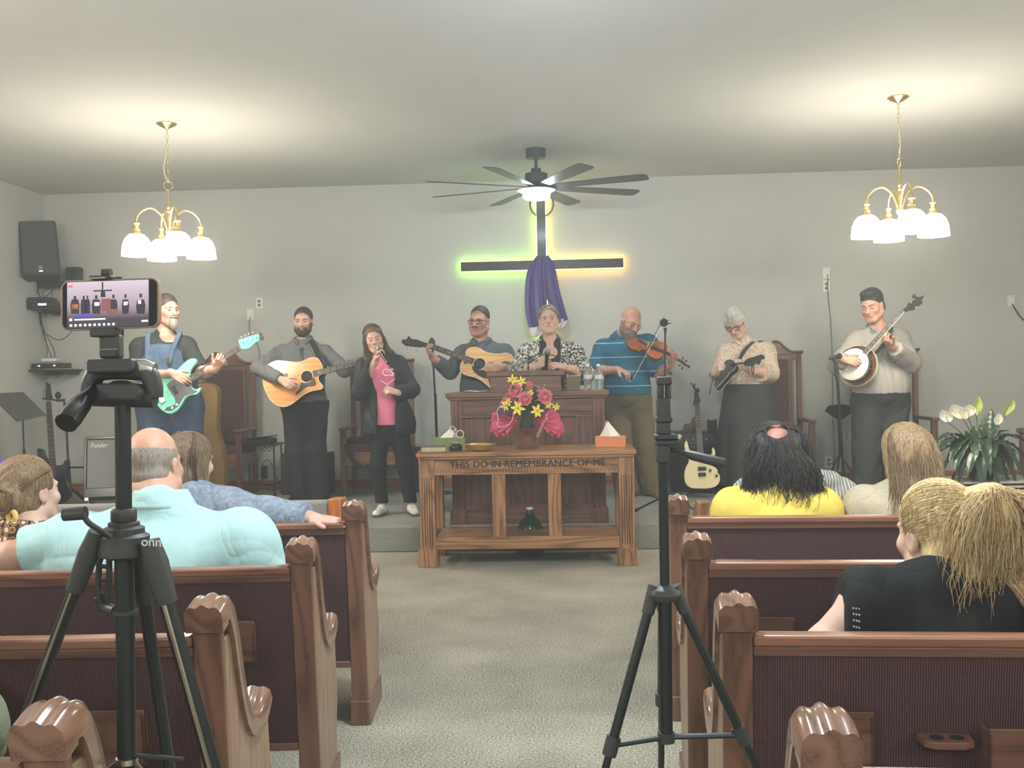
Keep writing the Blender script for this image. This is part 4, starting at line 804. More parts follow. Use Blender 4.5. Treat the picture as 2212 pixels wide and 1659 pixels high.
a0, b0 = P(1583, 797, 9.12), P(1610, 783, 9.0); m = MB(); m.tube([pl.pt(560, 1030, .01), P(1612, 783, 9.0)], .014, 10, flat=.6); m.build('neck', m_fret, mn)
ph = Pl(1630, 775, 8.98, (.0, -1, .2)); ph.z = Z7
m = MB(); ph.solid(m, [(745, 975), (800, 930), (900, 902), (950, 882), (1008, 872), (1044, 900), (1040, 938), (1000, 945), (985, 1000), (952, 1022), (915, 1000), (900, 1038), (780, 1042), (742, 1012)], -.012, .003, 4); hh = m.build('headstock', m_blkg, mn)
tuners(hh, [ph.pt(800+i*32, 918-i*12, .0) for i in range(4)], V(-.2, 0, 1), m_chrome, .005, .008); tuners(hh, [ph.pt(795+i*32, 1042-i*10, .0) for i in range(4)], V(.1, 0, -1), m_chrome, .005, .008)
m = MB(); m.tube([P(1541, 812, 9.1), P(1537, 830, 9.05), P(1534, 845, 9.03), P(1532, 853, 9.03)], .006, 6, flat=.3); m.build('strap_end', m_blk, mn)
# banjo
Z8 = (1770, 600, 6.38); kb = V(-.66, -.72, .2).normalized(); pl = Pl(1770+465/6.38, 600+1190/6.38, 8.78, kb); pl.z = Z8
bj = thing('banjo', 'banjo with white drum head and metal rim played by the man in the checked shirt', 'banjo', pl.o); c = pl.o
MB().lathe([(0, 0), (.135, 0), (.139, -.003), (0, -.004)], c, 40, axis=kb).build('drum_head', plain('banjo_skin', L(224, 224, 212), .5, vary=.03), bj)
MB().lathe([(.139, .001), (.147, .0), (.147, -.02), (.142, -.022), (.142, -.075), (.15, -.078), (.15, -.085), (.139, -.085), (.139, .001)], c, 44, axis=kb, cap=False).build('tension_rim', plain('dark_nickel', L(92, 84, 78), .22, .9, vary=.2), bj)
MB().lathe([(.147, -.002), (.1495, -.006), (.147, -.012)], c, 44, axis=kb, cap=False).build('hoop', m_chrome, bj)
MB().lathe([(.15, -.06), (.172, -.062), (.176, -.075), (.174, -.095), (.15, -.115), (0, -.118)], c, 44, axis=kb).build('resonator', wood('resonator_wood', L(110, 70, 46), L(70, 38, 22), 'Z', rough=.2), bj)
for r_, h_ in ((.177, -.068), (.1765, -.09)): MB().tube([c + kb*h_ + (frame(kb)[0]*math.cos(a)+frame(kb)[1]*math.sin(a))*r_ for a in [2*PI*i/48 for i in range(48)]], .0025, 6, closed=True).build('binding', m_ivory, bj)
x_, y_, z_ = frame(kb); m = MB()
for i in range(24): a = 2*PI*i/24; r = x_*math.cos(a)+y_*math.sin(a); m.tube([c+r*.151-kb*.0, c+r*.152-kb*.075], .0028, 6)
m.build('tension_hooks', m_chrome, bj)
kn = V(-.35, -1, .15).normalized(); pn = Pl(1868, 765, 8.72, kn); pn.z = Z8
A_, B_, n, mm, f = neck(bj, pn, (622, 1035), (1150, 452), .022, .017, 18, True, d=.0); MB().tube([A_+mm*-.022+kn*.002, B_-mm*.017+kn*.002], .003, 6).build('binding', m_ivory, bj)
m = MB(); pn.solid(m, [(1150, 440), (1200, 400), (1225, 350), (1270, 335), (1300, 300), (1285, 265), (1310, 235), (1340, 262), (1400, 262), (1425, 240), (1437, 262), (1415, 300), (1420, 345), (1385, 385), (1325, 395), (1305, 440), (1240, 450), (1190, 470)], -.012, .003, 3); hh = m.build('headstock', m_rubber, bj)
tuners(hh, [pn.pt(x, y) for x, y in ((1262, 350), (1305, 300), (1330, 410), (1385, 385))], V(.2, -.6, .2), m_chrome, .006, .008); strings(bj, pl.pt(400, 1300, .01), B_, mm, kn, .014, .012, 4, .006)
MB().ell(pn.pt(1305, 258), (.017, .012, .02)).build('clip_tuner', m_blk, bj); m = MB(); m.box(pl.pt(400, 1290, .008), (.05, .006, .014), Matrix.Rotation(.9, 3, 'Y')); m.build('bridge', m_ivory, bj); m = MB(); m.tube([pl.pt(345, 1280, .01), pl.pt(300, 1355, .01)], .012, 8, flat=.4); m.build('tailpiece', m_chrome, bj)
# ---------------------------------------------------------------- smooth implicit surfaces (numpy) for people and soft things
F32 = np.float32
def A(p): return np.array([p[0], p[1], p[2]], dtype=F32)
def cap(a, b, ra, rb=None, k=.02): return ('cap', A(a), A(b), ra, ra if rb is None else rb, k)
def fcap(a, b, ra, rb=None, k=.02): return ('fcap',)+cap(a, b, ra, rb, k)[1:]
def ell(c, r, R=None, k=.02): return ('ell', A(c), A(r), None if R is None else np.array(R, dtype=F32), k)
def sub(p): return ('sub',)+p
def _dist(q, X, Y, Z):
    if q[0] == 'cap':
        a, b, ra, rb = q[1:5]; ba = b-a; L2 = float(ba@ba) or 1e-9
        x, y, z = X-a[0], Y-a[1], Z-a[2]; t = np.clip((x*ba[0]+y*ba[1]+z*ba[2])/L2, 0, 1)
        return np.sqrt((x-t*ba[0])**2+(y-t*ba[1])**2+(z-t*ba[2])**2) - (ra+(rb-ra)*t)
    if q[0] == 'fcap':
        a, b, ra, rb = q[1:5]; d = _dist(('cap',)+q[1:], X, Y, Z); u = (b-a)/max(float(np.linalg.norm(b-a)), 1e-6)
        return np.maximum(d, (X-b[0])*u[0]+(Y-b[1])*u[1]+(Z-b[2])*u[2])
    c, r, R = q[1:4]; x, y, z = X-c[0], Y-c[1], Z-c[2]
    if R is not None: x, y, z = x*R[0, 0]+y*R[1, 0]+z*R[2, 0], x*R[0, 1]+y*R[1, 1]+z*R[2, 1], x*R[0, 2]+y*R[1, 2]+z*R[2, 2]
    k0 = np.sqrt((x/r[0])**2+(y/r[1])**2+(z/r[2])**2); k1 = np.sqrt((x/r[0]**2)**2+(y/r[1]**2)**2+(z/r[2]**2)**2)
    return k0*(k0-1)/np.maximum(k1, 1e-6)
def _bounds(q, m=0):
    if q[0] in ('cap', 'fcap'): r = max(q[3], q[4])+m; return np.minimum(q[1], q[2])-r, np.maximum(q[1], q[2])+r
    r = (float(max(q[2]))if q[3] is not None else q[2])+m; return q[1]-r, q[1]+r
def sdf_mesh(prims, h, cuts=(), infl=0.0):
    pos = [q for q in prims if q[0] != 'sub']
    lo = np.min([_bounds(q, infl+.02)[0] for q in pos], 0); hi = np.max([_bounds(q, infl+.02)[1] for q in pos], 0)
    n = np.ceil((hi-lo)/h).astype(int)+1; D = np.full(n, .05, F32)
    ax = [(lo[i]+h*np.arange(n[i])).astype(F32) for i in range(3)]
    for q in prims:
        neg = q[0] == 'sub'; p = q[1:] if neg else q; k = p[-1]; f = 0 if neg else infl
        b0, b1 = _bounds(p, f+k+2.5*h); i0 = np.clip(np.floor((b0-lo)/h).astype(int), 0, n); i1 = np.clip(np.ceil((b1-lo)/h).astype(int)+1, 0, n)
        if (i1 <= i0).any(): continue
        sl = tuple(slice(a, b) for a, b in zip(i0, i1)); d = _dist(p, ax[0][sl[0]][:, None, None], ax[1][sl[1]][None, :, None], ax[2][sl[2]][None, None, :])-f
        B = D[sl]; k = max(k, 1e-4)
        if neg:
            d = -d; hh = np.clip(.5-.5*(B-d)/k, 0, 1); D[sl] = B*(1-hh)+d*hh + k*hh*(1-hh)
        else:
            hh = np.clip(.5+.5*(B-d)/k, 0, 1); D[sl] = B*(1-hh)+d*hh - k*hh*(1-hh)
    for c in cuts: D = np.maximum(D, c(ax[0][:, None, None], ax[1][None, :, None], ax[2][None, None, :]).astype(F32))
    return surf_net(D, lo, h)
def surf_net(D, lo, h):
    S = D < 0; n = S.shape; m = tuple(k-1 for k in n)
    c = np.zeros(m, np.uint8)
    off = [(i, j, k) for i in (0, 1) for j in (0, 1) for k in (0, 1)]
    for i, j, k in off: c += S[i:i+m[0], j:j+m[1], k:k+m[2]]
    act = (c > 0) & (c < 8); I = np.argwhere(act); N = len(I)
    if not N: return np.zeros((0, 3)), np.zeros((0, 4), int)
    vals = np.stack([D[I[:, 0]+a, I[:, 1]+b, I[:, 2]+d] for a, b, d in off], 1); acc = np.zeros((N, 3)); cnt = np.zeros(N)
    for e in range(8):
        for x in range(3):
            if off[e][x] == 0:
                f = list(off[e]); f[x] = 1; g = off.index(tuple(f)); a, b = vals[:, e], vals[:, g]; mk = (a < 0) != (b < 0)
                t = np.where(mk, a/np.where(mk, a-b, 1), 0); p = np.tile(np.array(off[e], float), (N, 1)); p[:, x] += t; acc += p*mk[:, None]; cnt += mk
    V_ = (I+acc/np.maximum(cnt, 1)[:, None])*h+lo
    idx = np.full(m, -1, np.int32); idx[tuple(I.T)] = np.arange(N); F = []
    for x in range(3):
        sa = [slice(0, k) for k in n]; sb = [slice(0, k) for k in n]; sa[x] = slice(0, n[x]-1); sb[x] = slice(1, n[x])
        a, b = S[tuple(sa)], S[tuple(sb)]; E = np.argwhere(a != b); y, z = (x+1) % 3, (x+2) % 3
        E = E[(E[:, y] > 0) & (E[:, z] > 0) & (E[:, y] < n[y]-1) & (E[:, z] < n[z]-1)]
        if not len(E): continue
        fl = a[tuple(E.T)]; q = []
        for dy, dz in ((0, 0), (-1, 0), (-1, -1), (0, -1)):
            e2 = E.copy(); e2[:, y] += dy; e2[:, z] += dz; q.append(idx[tuple(e2.T)])
        q = np.stack(q, 1); q[~fl] = q[~fl][:, ::-1]; F.append(q)
    return V_, np.concatenate(F)
def np_mesh(name, V_, F, off):
    me = bpy.data.meshes.new(name); me.vertices.add(len(V_)); me.vertices.foreach_set('co', (V_-off).astype(F32).ravel())
    me.loops.add(len(F)*4); me.loops.foreach_set('vertex_index', F.astype(np.int32).ravel()); me.polygons.add(len(F)); me.polygons.foreach_set('loop_start', np.arange(0, len(F)*4, 4, dtype=np.int32))
    try: me.polygons.foreach_set('loop_total', np.full(len(F), 4, np.int32))
    except Exception: pass
    me.update(calc_edges=True); me.validate(); return me
def relax(V_, F, it=1, lam=.5):
    n = len(V_); e = np.concatenate([F[:, [0, 1]], F[:, [1, 2]], F[:, [2, 3]], F[:, [3, 0]]]); e = np.concatenate([e, e[:, ::-1]]); deg = np.bincount(e[:, 0], minlength=n)
    for _ in range(it):
        s = np.stack([np.bincount(e[:, 0], V_[e[:, 1], i], n) for i in range(3)], 1); V_ = V_*(1-lam)+lam*s/np.maximum(deg, 1)[:, None]
    return V_
def vnormals(V_, F):
    f = np.cross(V_[F[:, 2]]-V_[F[:, 0]], V_[F[:, 3]]-V_[F[:, 1]]); n = np.zeros_like(V_)
    for i in range(4):
        for c in range(3): n[:, c] += np.bincount(F[:, i], f[:, c], len(V_))
    return n/np.maximum(np.linalg.norm(n, axis=1), 1e-9)[:, None]
def folds(P_, seed, freq=22, stretch=(1, 1, .45)):
    "creases: sharp valleys between soft swells"
    r = np.random.RandomState(seed); o = np.zeros(len(P_)); q = P_*np.array(stretch)
    for i in range(5):
        k = r.normal(size=3); k *= freq*(.45+.4*i)/np.linalg.norm(k); k2 = r.normal(size=3)*freq*.35
        ph = q@k+r.uniform(0, 6)+1.8*np.sin(q@k2+r.uniform(0, 6)); o += (np.abs(np.sin(ph))**.7-.65)/(1+.45*i)*(.5+.5*np.sin(q@k2*.7+r.uniform(0, 6)))
    return o*.9
def soft(name, prims, h, mat, parent, cuts=(), infl=0, fold=0, seed=1, freq=22, stretch=(1, 1, .45), rel=1, colf=None):
    V_, F = sdf_mesh(prims, h, cuts, infl)
    if rel: V_ = relax(V_, F, rel)
    if fold: V_ = V_ + vnormals(V_, F)*(folds(V_, seed, freq, stretch)*fold)[:, None]
    off = np.zeros(3); q = parent
    while q is not None: off = off + np.array(q.location); q = q.parent
    me = np_mesh(name, V_, F, off)
    if colf is not None:
        ca = me.color_attributes.new('Col', 'FLOAT_COLOR', 'POINT'); ca.data.foreach_set('color', colf(V_).astype(F32).ravel())
    return link(name, me, mat, parent, smooth=True, angle=0)
# ---------------------------------------------------------------- figure materials
def skin_mat(name, col):
    t = NT(name); ca = t.n('ShaderNodeVertexColor', layer_name='Col'); v = t.coords(); nz = t.n('ShaderNodeTexNoise'); nz.inputs['Scale'].default_value = 26; nz.inputs['Detail'].default_value = 5; t.l(v, nz.inputs[0])
    a = tuple(c*f for c, f in zip(col[:3], (.95, .87, .84)))+(1,); b = tuple(min(1, c*1.06) for c in col[:3])+(1,); c = t.ramp(nz.outputs[0], [(.3, a), (.7, b)])
    mx = t.n('ShaderNodeMix', data_type='RGBA', blend_type='MULTIPLY'); mx.inputs[0].default_value = 1; t.l(c, mx.inputs[6]); t.l(ca.outputs[0], mx.inputs[7])
    t.b.inputs['Subsurface Weight'].default_value = .08; t.b.inputs['Subsurface Radius'].default_value = (.02, .008, .004); t.b.inputs['Subsurface Scale'].default_value = .3
    return t.set(.48, 0, .4, mx.outputs[2])
SKIN = skin_mat('skin_fair', L(208, 174, 158)); SKIN2 = skin_mat('skin_ruddy', L(198, 156, 140)); SKIN3 = skin_mat('skin_tan', L(194, 154, 134))
def hair_mat(name, a, b, scale=60, rough=.5, axis='Z', st=.12):
    t = NT(name); sc = [1, 1, 1]; sc['XYZ'.index(axis)] = st; v = t.coords(tuple(sc)); nz = t.n('ShaderNodeTexNoise'); nz.inputs['Scale'].default_value = scale*3; nz.inputs['Detail'].default_value = 4; nz.inputs['Distortion'].default_value = .6; t.l(v, nz.inputs[0])
    c = t.ramp(nz.outputs[0], [(.3, a), (.7, b)]); t.bump(nz.outputs[0], .5, .004); return t.set(rough, 0, .35, c)
def wrinkle(t, src, amt=.55, scale=4.5):
    "cloth creases: warped, stretched noise as bump over the weave"
    v = t.coords((1, 1, .6)); nz = t.n('ShaderNodeTexNoise'); nz.inputs['Scale'].default_value = scale; nz.inputs['Detail'].default_value = 3; nz.inputs['Roughness'].default_value = .45; nz.inputs['Distortion'].default_value = .7; t.l(v, nz.inputs[0])
    r = t.math('ABSOLUTE', t.math('SUBTRACT', nz.outputs[0], .5)); r = t.math('POWER', t.math('MULTIPLY', r, 2), .6); b = t.n('ShaderNodeBump'); b.inputs['Strength'].default_value = amt*.45; b.inputs['Distance'].default_value = .035; t.l(r, b.inputs['Height'])
    b2 = t.n('ShaderNodeBump'); b2.inputs['Strength'].default_value = .2; b2.inputs['Distance'].default_value = .002; t.l(b.outputs[0], b2.inputs['Normal']); t.l(src, b2.inputs['Height']); t.l(b2.outputs[0], t.b.inputs['Normal'])
def cloth(name, col, rough=.85, scale=250, vary=.12, bump=.25, amt=.55):
    if name in _plain: return _plain[name]
    t = NT(name); v = t.coords(); nz = t.n('ShaderNodeTexNoise'); nz.inputs['Scale'].default_value = scale; nz.inputs['Detail'].default_value = 4; t.l(v, nz.inputs[0]); wrinkle(t, nz.outputs[0], amt)
    a = tuple(c*(1-vary) for c in col[:3])+(1,); b = tuple(min(1, c*(1+vary)) for c in col[:3])+(1,); _plain[name] = t.set(rough, 0, .2, t.ramp(nz.outputs[0], [(.3, a), (.7, b)])); return _plain[name]
# ---------------------------------------------------------------- head
class Head:
    def __init__(s, c, yaw=0, pitch=0, roll=0, sc=1.0):
        yaw, pitch, roll = (math.radians(a) for a in (yaw, pitch, roll))
        f = V(math.sin(yaw), -math.cos(yaw), 0); x = V(math.cos(yaw), math.sin(yaw), 0); u = V(0, 0, 1)
        f, u = f*math.cos(pitch)-u*math.sin(pitch), u*math.cos(pitch)+f*math.sin(pitch)
        x, u = x*math.cos(roll)-u*math.sin(roll), u*math.cos(roll)+x*math.sin(roll)
        s.c, s.f, s.x, s.u, s.sc = Vector(c), f, x, u, sc; s.R = np.array([[x[i], f[i], u[i]] for i in range(3)], dtype=F32)
    def p(s, x, y, z): return s.c + (s.x*x + s.f*y + s.u*z)*s.sc
    def E(s, c, r, k=.012, rz=0): return ell(s.p(*c), [a*s.sc for a in r], s.R, k*s.sc)
    def C(s, a, b, ra, rb=None, k=.012): return cap(s.p(*a), s.p(*b), ra*s.sc, (ra if rb is None else rb)*s.sc, k*s.sc)
    def local(s, P_): return ((P_-np.array(s.c)) @ s.R.astype(float))/s.sc
    def prims(s, fem=0, jowl=0, back=False):
        q = [s.E((0, -.015, .043), (.074, .094, .086)), s.E((0, .03, -.02), (.061+.006*jowl, .062, .085), k=.03), s.E((0, .058, -.092), (.026+.01*jowl, .026, .024), k=.025)]
        for a in (-1, 1):
            q += [s.C((a*(.052+.008*jowl-.004*fem), .0, -.05), (a*.022, .06, -.092), .022+.006*jowl, .02, k=.025), s.E((a*.043, .058, -.02), (.022, .022, .02), k=.02), s.C((a*.012, .086, .026), (a*.045, .071, .027), .0095-.003*fem, .009-.002*fem, k=.009)]
        for a in (-1, 1): q += [sub(s.E((a*.031, .099, .004), (.019, .023, .014), k=.010))]
        for a in (-1, 1): q += [s.E((a*.031, .0735, .004), (.0125,)*3, k=.002), s.C((a*.021, .0845, .0115), (a*.041, .080, .0115), .0035, k=.004)]
        q += [s.C((0, .086, .016), (0, .108, -.022), .0072, .0115, k=.007), s.E((0, .112, -.026), (.0115, .0105, .0095), k=.005), s.E((.012, .096, -.029), (.0085, .0095, .007), k=.006), s.E((-.012, .096, -.029), (.0085, .0095, .007), k=.006)]
        q += [s.E((0, .083, -.055), (.027, .012, .018), k=.014), s.E((0, .0925, -.0505), (.020, .0065, .0042), k=.005), s.E((0, .0905, -.0605), (.018, .0075, .0055), k=.004), sub(s.C((-.022, .1, -.0555), (.022, .1, -.0555), .0022, k=.003))]
        for a in (-1, 1): q += [s.E((a*.077, -.008, -.002), (.009, .021, .031), k=.008), sub(s.E((a*.086, -.004, 0), (.006, .012, .019), k=.006))]
        return q
    def color(s, lips=(.80, .45, .42), brow=(.35, .28, .25), eyes='open', stub=None, scalp=None):
        def f(P_):
            q = s.local(P_); x, y, z = q[:, 0], q[:, 1], q[:, 2]; n = len(q); C = np.ones((n, 4))
            def blend(w, col):
                w = np.clip(w, 0, 1)[:, None]; C[:, :3] = C[:, :3]*(1-w)+np.array(col)*w
            ax = np.abs(x); front = y > .045
            if stub: blend(((z < -.02+ax*.15) & (z > -.13) & (y > -.02) & ~((ax < .02) & (z > -.045)))*.6, stub)
            if scalp: blend(np.clip((z-.056-.10*ax)/.02, 0, 1)*.8*(z > .05)*(y > .02), scalp); blend(((z > .02) & ((y < .01) | (ax > .063))) * .45 * (np.abs(q).max(1) < .2), scalp)
            blend(front*np.clip(1-((ax-.04)/.018)**2-((z+.025)/.02)**2, 0, 1)*.35, (1.0, .78, .74))
            blend(front*np.clip(1.4-(ax/.021)**2*1.2-((z+.0555)/.0095)**2, 0, 1), lips)
            blend(front*np.clip(1.6-((ax-.030)/.017)**2-((z-.027-.12*(ax-.03))/.0055)**2, 0, 1)*1.0, brow)
            blend(front*(y > .095)*np.clip(1.3-((ax-.007)/.004)**2-((z+.035)/.003)**2, 0, 1)*.8, (.4, .25, .22)); blend(front*np.clip(1-((ax-.031)/.02)**2-((z-.004)/.014)**2, 0, 1)*.35, (.72, .52, .48)); blend(front*(y > .07)*np.clip(1.2-(ax/.022)**2-((z+.0556)/.0016)**2, 0, 1)*.8, (.42, .2, .2))
            e = front*(y > .06)*((ax-.031)**2/.0125**2+(z-.004)**2/.0062**2)
            if eyes == 'open':
                m = (e > 0) & (e < 1); C[m, :3] = (.95, 1.0, 1.0); m2 = m & ((ax-.031)**2+(z-.004)**2 < .0064**2); C[m2, :3] = (.18, .14, .12)
                blend(front*(y > .06)*np.clip(1.5-((ax-.031)/.014)**2-((z-.011)/.0035)**2, 0, 1)*.8, (.3, .22, .2))
            else: blend(front*(y > .055)*np.clip(1.5-((ax-.031)/.014)**2-((z+.003)/.0035)**2, 0, 1)*.9, (.32, .24, .22)); blend(front*np.clip(1-((ax-.031)/.018)**2-((z-.006)/.012)**2, 0, 1)*.25, (.75, .55, .5))
            return C
        return f
def glasses(hd, mat, parent, w=.026, hh=.017, rim=.0017, low=0):
    m = MB(); z0 = .003-low
    for a in (-1, 1):
        pts = [hd.p(a*.032+w*math.cos(t)*(1 if abs(math.cos(t)) < .8 else 1), .1-.012*abs(math.cos(t)*w+.032*1)/.05, z0+hh*max(-.9, min(.8, math.sin(t)*1.15))) for t in [2*PI*i/24 for i in range(24)]]
        m.tube(pts, rim*hd.sc*1.4, 6, closed=True); m.tube([hd.p(a*.058, .092, z0+.008), hd.p(a*.078, .04, z0+.008), hd.p(a*.081, -.005, z0+.006)], rim*hd.sc*1.3, 6)
    m.tube([hd.p(-.008, .1, z0+.006), hd.p(0, .104, z0+.008), hd.p(.008, .1, z0+.006)], rim*hd.sc*1.3, 6); return m.build('glasses', mat, parent)
# ---------------------------------------------------------------- hands
def flow(H, pts, n_, spread, jit, wav=0, fr=9, steps=14, rnd=7, taper=.6):
    "bundles of strands following a guide path given in head space"
    random.seed(rnd); gp = spline([V(*p) for p in pts], max(2, steps//(len(pts)-1))); N = len(gp); out = []
    for k in range(int(n_*2.6)):
        a = random.uniform(0, 2*PI); r = random.uniform(.2, 1)**.5; ph = random.uniform(0, 6); jx, jy = random.uniform(-jit, jit), random.uniform(-jit, jit); end = N-random.randint(0, max(1, N//4)); q = []
        for i in range(end):
            t = i/(N-1); s_ = spread[0]+(spread[1]-spread[0])*t; p = gp[i]
            q.append(H.p(p.x+math.cos(a)*r*s_+jx*t+wav*math.sin(fr*t*6+ph)*t, p.y+math.sin(a)*r*s_*taper+jy*t+wav*.6*math.cos(fr*t*5+ph)*t, p.z))
        out.append(q)
    return out
def comb(H, srcs, tie, n_, c=(0, -.02, .05), r=(.084, .102, .092), lift=.0015, jit=.006, rnd=1, t1=1.0):
    "strands lying on the skull, from random points between the source points to the tie"
    random.seed(rnd); out = []; sp = spline([V(*q) for q in srcs], 8); c = V(*c)
    def on(q, l): e = q-c; k = math.sqrt((e.x/r[0])**2+(e.y/r[1])**2+(e.z/r[2])**2) or 1; return c+e*(1/k)*(1+l/.09)
    for k in range(n_):
        u = random.random()*(len(sp)-1.001); i = int(u); s_ = sp[i].lerp(sp[i+1], u-i)+V(random.uniform(-jit, jit), random.uniform(-jit*2, jit), random.uniform(-jit, jit)); e = V(*tie)+V(random.uniform(-jit, jit), random.uniform(-jit, jit), random.uniform(-jit, jit)); l = lift*random.uniform(.2, 2); t0 = random.uniform(0, .25)
        out.append([H.p(*on(s_.lerp(e, t0+(t1-t0)*j/11), l if 0 < j else -.002)) for j in range(12)])
    return out
def hand(w, d, n, t, curl=(.5, .6, .4), sc=1.0, thumb=None, spread=.0, curls=None):
    "w wrist, d towards the knuckles, n out of the palm, t thumb side"
    w = Vector(w); d = Vector(d).normalized(); n = Vector(n); n = (n-d*n.dot(d)).normalized(); t = Vector(t); t = (t-d*t.dot(d)-n*t.dot(n)).normalized(); q = []; S_ = sc
    offs = (.029, .0095, -.0095, -.027); lens = (.070, .078, .072, .057)
    q.append(cap(w-d*.02*S_, w+d*.02*S_, .024*S_, .02*S_, .02))
    for i, o in enumerate(offs):
        kn = w + d*(.088-.006*abs(i-1))*S_ + t*o*S_; q.append(cap(w+d*.015*S_+t*o*.6*S_, kn, .0135*S_, .0105*S_, .012)); c = curls[i] if curls else curl; a = 0; p = kn; fd = (d + t*(o*spread*8)).normalized()
        for j, fr in enumerate((.46, .3, .24)):
            a += c[j]; e = p + (fd*math.cos(a)+n*math.sin(a))*lens[i]*fr*S_; q.append(cap(p, e, (.0098-.0011*j)*S_, (.0088-.0011*j)*S_, .0025)); p = e
    q.append(ell(w+d*.04*S_+t*.018*S_+n*.008*S_, [.022*S_]*3, None, .015))
    th = thumb or (.9, .8, .35); b0 = w+d*.028*S_+t*.024*S_+n*.006*S_; v1 = (d*th[0]+t*th[1]+n*th[2]).normalized(); b1 = b0+v1*.042*S_; v2 = (v1*.8+d*.45+n*.25).normalized(); q += [cap(b0, b1, .014*S_, .0115*S_, .008), cap(b1, b1+v2*.036*S_, .0108*S_, .0088*S_, .003)]
    return q
# ---------------------------------------------------------------- person
def lerp(a, b, t): return Vector(a).lerp(Vector(b), t)
class Fig:
    def __init__(s, label, Y0, h=.0035, base_z=STZ, rootpx=None):
        s.Y0, s.h = Y0, h; s.J = {}; s.body = []; s.root = None; s.label = label; s.bz = base_z
    def j(s, **kw):
        for k, v in kw.items(): s.J[k] = P(v[0], v[1], s.Y0+(v[2] if len(v) > 2 else 0))
    def start(s):
        J = s.J; mid = lerp(J['hR'], J['hL'], .5); s.root = thing('person', s.label, 'person', (mid.x, mid.y, s.bz))
    def setup(s, bulk=1.0, chest=.12, belly=(.15, .13), bellyf=.0, neck=.056, arm=1.0, leg=1.0, legs=True, seat=False, fem=0):
        J = s.J; s.start(); N, HD = J['n'], s.hd; sR, sL = J['sR'], J['sL']; hm = lerp(J['hR'], J['hL'], .5); sm = lerp(sR, sL, .5)
        ax = (sL-sR).normalized(); up = (N-hm).normalized(); fw = ax.cross(up).normalized()
        if fw.y > 0 and not getattr(s, 'backview', False): fw = -fw
        if getattr(s, 'backview', False) and fw.y < 0: fw = -fw
        s.fw, s.ax, s.up = fw, ax, up; R = np.array([[ax[i], fw[i], up[i]] for i in range(3)], dtype=F32); s.TR = R
        sw = (sL-sR).length/2; b = bulk; ct = sm + up*(-.13) + fw*.012; s.ct = ct; bt = lerp(hm, ct, .42) + fw*bellyf; s.bt = bt
        s.torso = [cap(sR+ax*.03, sL-ax*.03, .058*b, .058*b, .05), ell(ct, (sw*.98, chest, .19), R, .06), ell(bt, (belly[0], belly[1], .2), R, .08), cap(J['hR']+up*.03, J['hL']+up*.03, .095*b, .095*b, .06), ell(hm-fw*.03+up*.02, (belly[0]*.95, .12*b, .13), R, .06)]
        s.torso += [cap(N-up*.01-fw*.015, sR*.75+sm*.25+up*.02, .045, .035, .05), cap(N-up*.01-fw*.015, sL*.75+sm*.25+up*.02, .045, .035, .05)]
        if fem:
            for a in (-1, 1): s.torso.append(ell(ct+ax*a*sw*.42+fw*chest*.72+up*.01*fem, (.062*fem, .06*fem, .062*fem), R, .04))
        s.neckp = [cap(N-up*.03, HD.p(0, -.022, -.03), neck, neck*.92, .02)]
        a_ = arm; s.am = arm; s.arms = {}
        for sd in 'RL':
            S_, E_, W_ = J['s'+sd], J['e'+sd], J['w'+sd]
            s.arms[sd] = ([ell(S_, (.056*a_,)*3, None, .03), cap(S_, E_, .049*a_, .041*a_, .02)], [cap(E_, lerp(E_, W_, .35), .041*a_, .042*a_, .02), cap(lerp(E_, W_, .35), W_, .041*a_, .0265*min(a_, 1.1), .02)])
        s.legp = []; s.legq = {}
        if legs:
            for sd in 'RL':
                H_, K_, A_ = J['h'+sd], J['k'+sd], J['a'+sd]
                s.legq[sd] = [cap(H_, K_, .088*leg, .056*leg, .03), cap(K_, A_, .056*leg, .037*leg, .02)]; s.legp += s.legq[sd]
    def make_body(s, mat, extra=(), **ck):
        pr = list(s.torso)+s.neckp+s.arms['R'][0]+s.arms['R'][1]+s.arms['L'][0]+s.arms['L'][1]+s.legp+s.hd.prims(fem=ck.pop('fem', 0), jowl=ck.pop('jowl', 0))+s.hands+list(extra)
        lowh = ck.pop('h', s.h); zc = ck.pop('zmin', None); cuts = () if zc is None else (lambda X, Y, Z: (zc-Z)+0*X+0*Y,)
        return soft('body', pr, lowh, mat, s.root, rel=1, colf=s.hd.color(**ck), cuts=cuts)
    def above(s, z, tilt=0): return lambda X, Y, Z: (z-Z)+0*X+0*Y
    def below(s, z): return lambda X, Y, Z: (Z-z)+0*X+0*Y
    def sleeve(s, sd, frac, ua=0, fa=0, extra=0):
        "arm prims of a sleeve ending square at this fraction (0-1 upper arm, 1-2 forearm)"
        S_, E_, W_ = s.J['s'+sd], s.J['e'+sd], s.J['w'+sd]; a = s.am; q = [ell(S_, (.056*a+ua,)*3, None, .03)]
        f = min(frac, 1); r1 = .049*a+ua; r2 = .041*a+ua; e = lerp(S_, E_, f); q.append((cap if frac > 1 else fcap)(S_, e, r1, r1+(r2-r1)*f, .02))
        if frac > 1: e = lerp(E_, W_, frac-1); r3 = .041*a+(ua+fa)/2 if ua or fa else .041*a; q.append(fcap(E_, e, max(r2, r3), (.041*a+(.0265*a-.041*a)*(frac-1))+fa, .02))
        return q
    def armcut(s, sd, frac, rad=.16):
        "cut a sleeve square at this fraction of the upper (0-1) or forearm (1-2)"
        S_, E_, W_ = (A(s.J[c+sd]) for c in 'sew')
        a, b = (S_, E_) if frac <= 1 else (E_, W_); f = frac if frac <= 1 else frac-1; p = a+(b-a)*f; d = (b-a)/np.linalg.norm(b-a)
        return (p, d, rad)
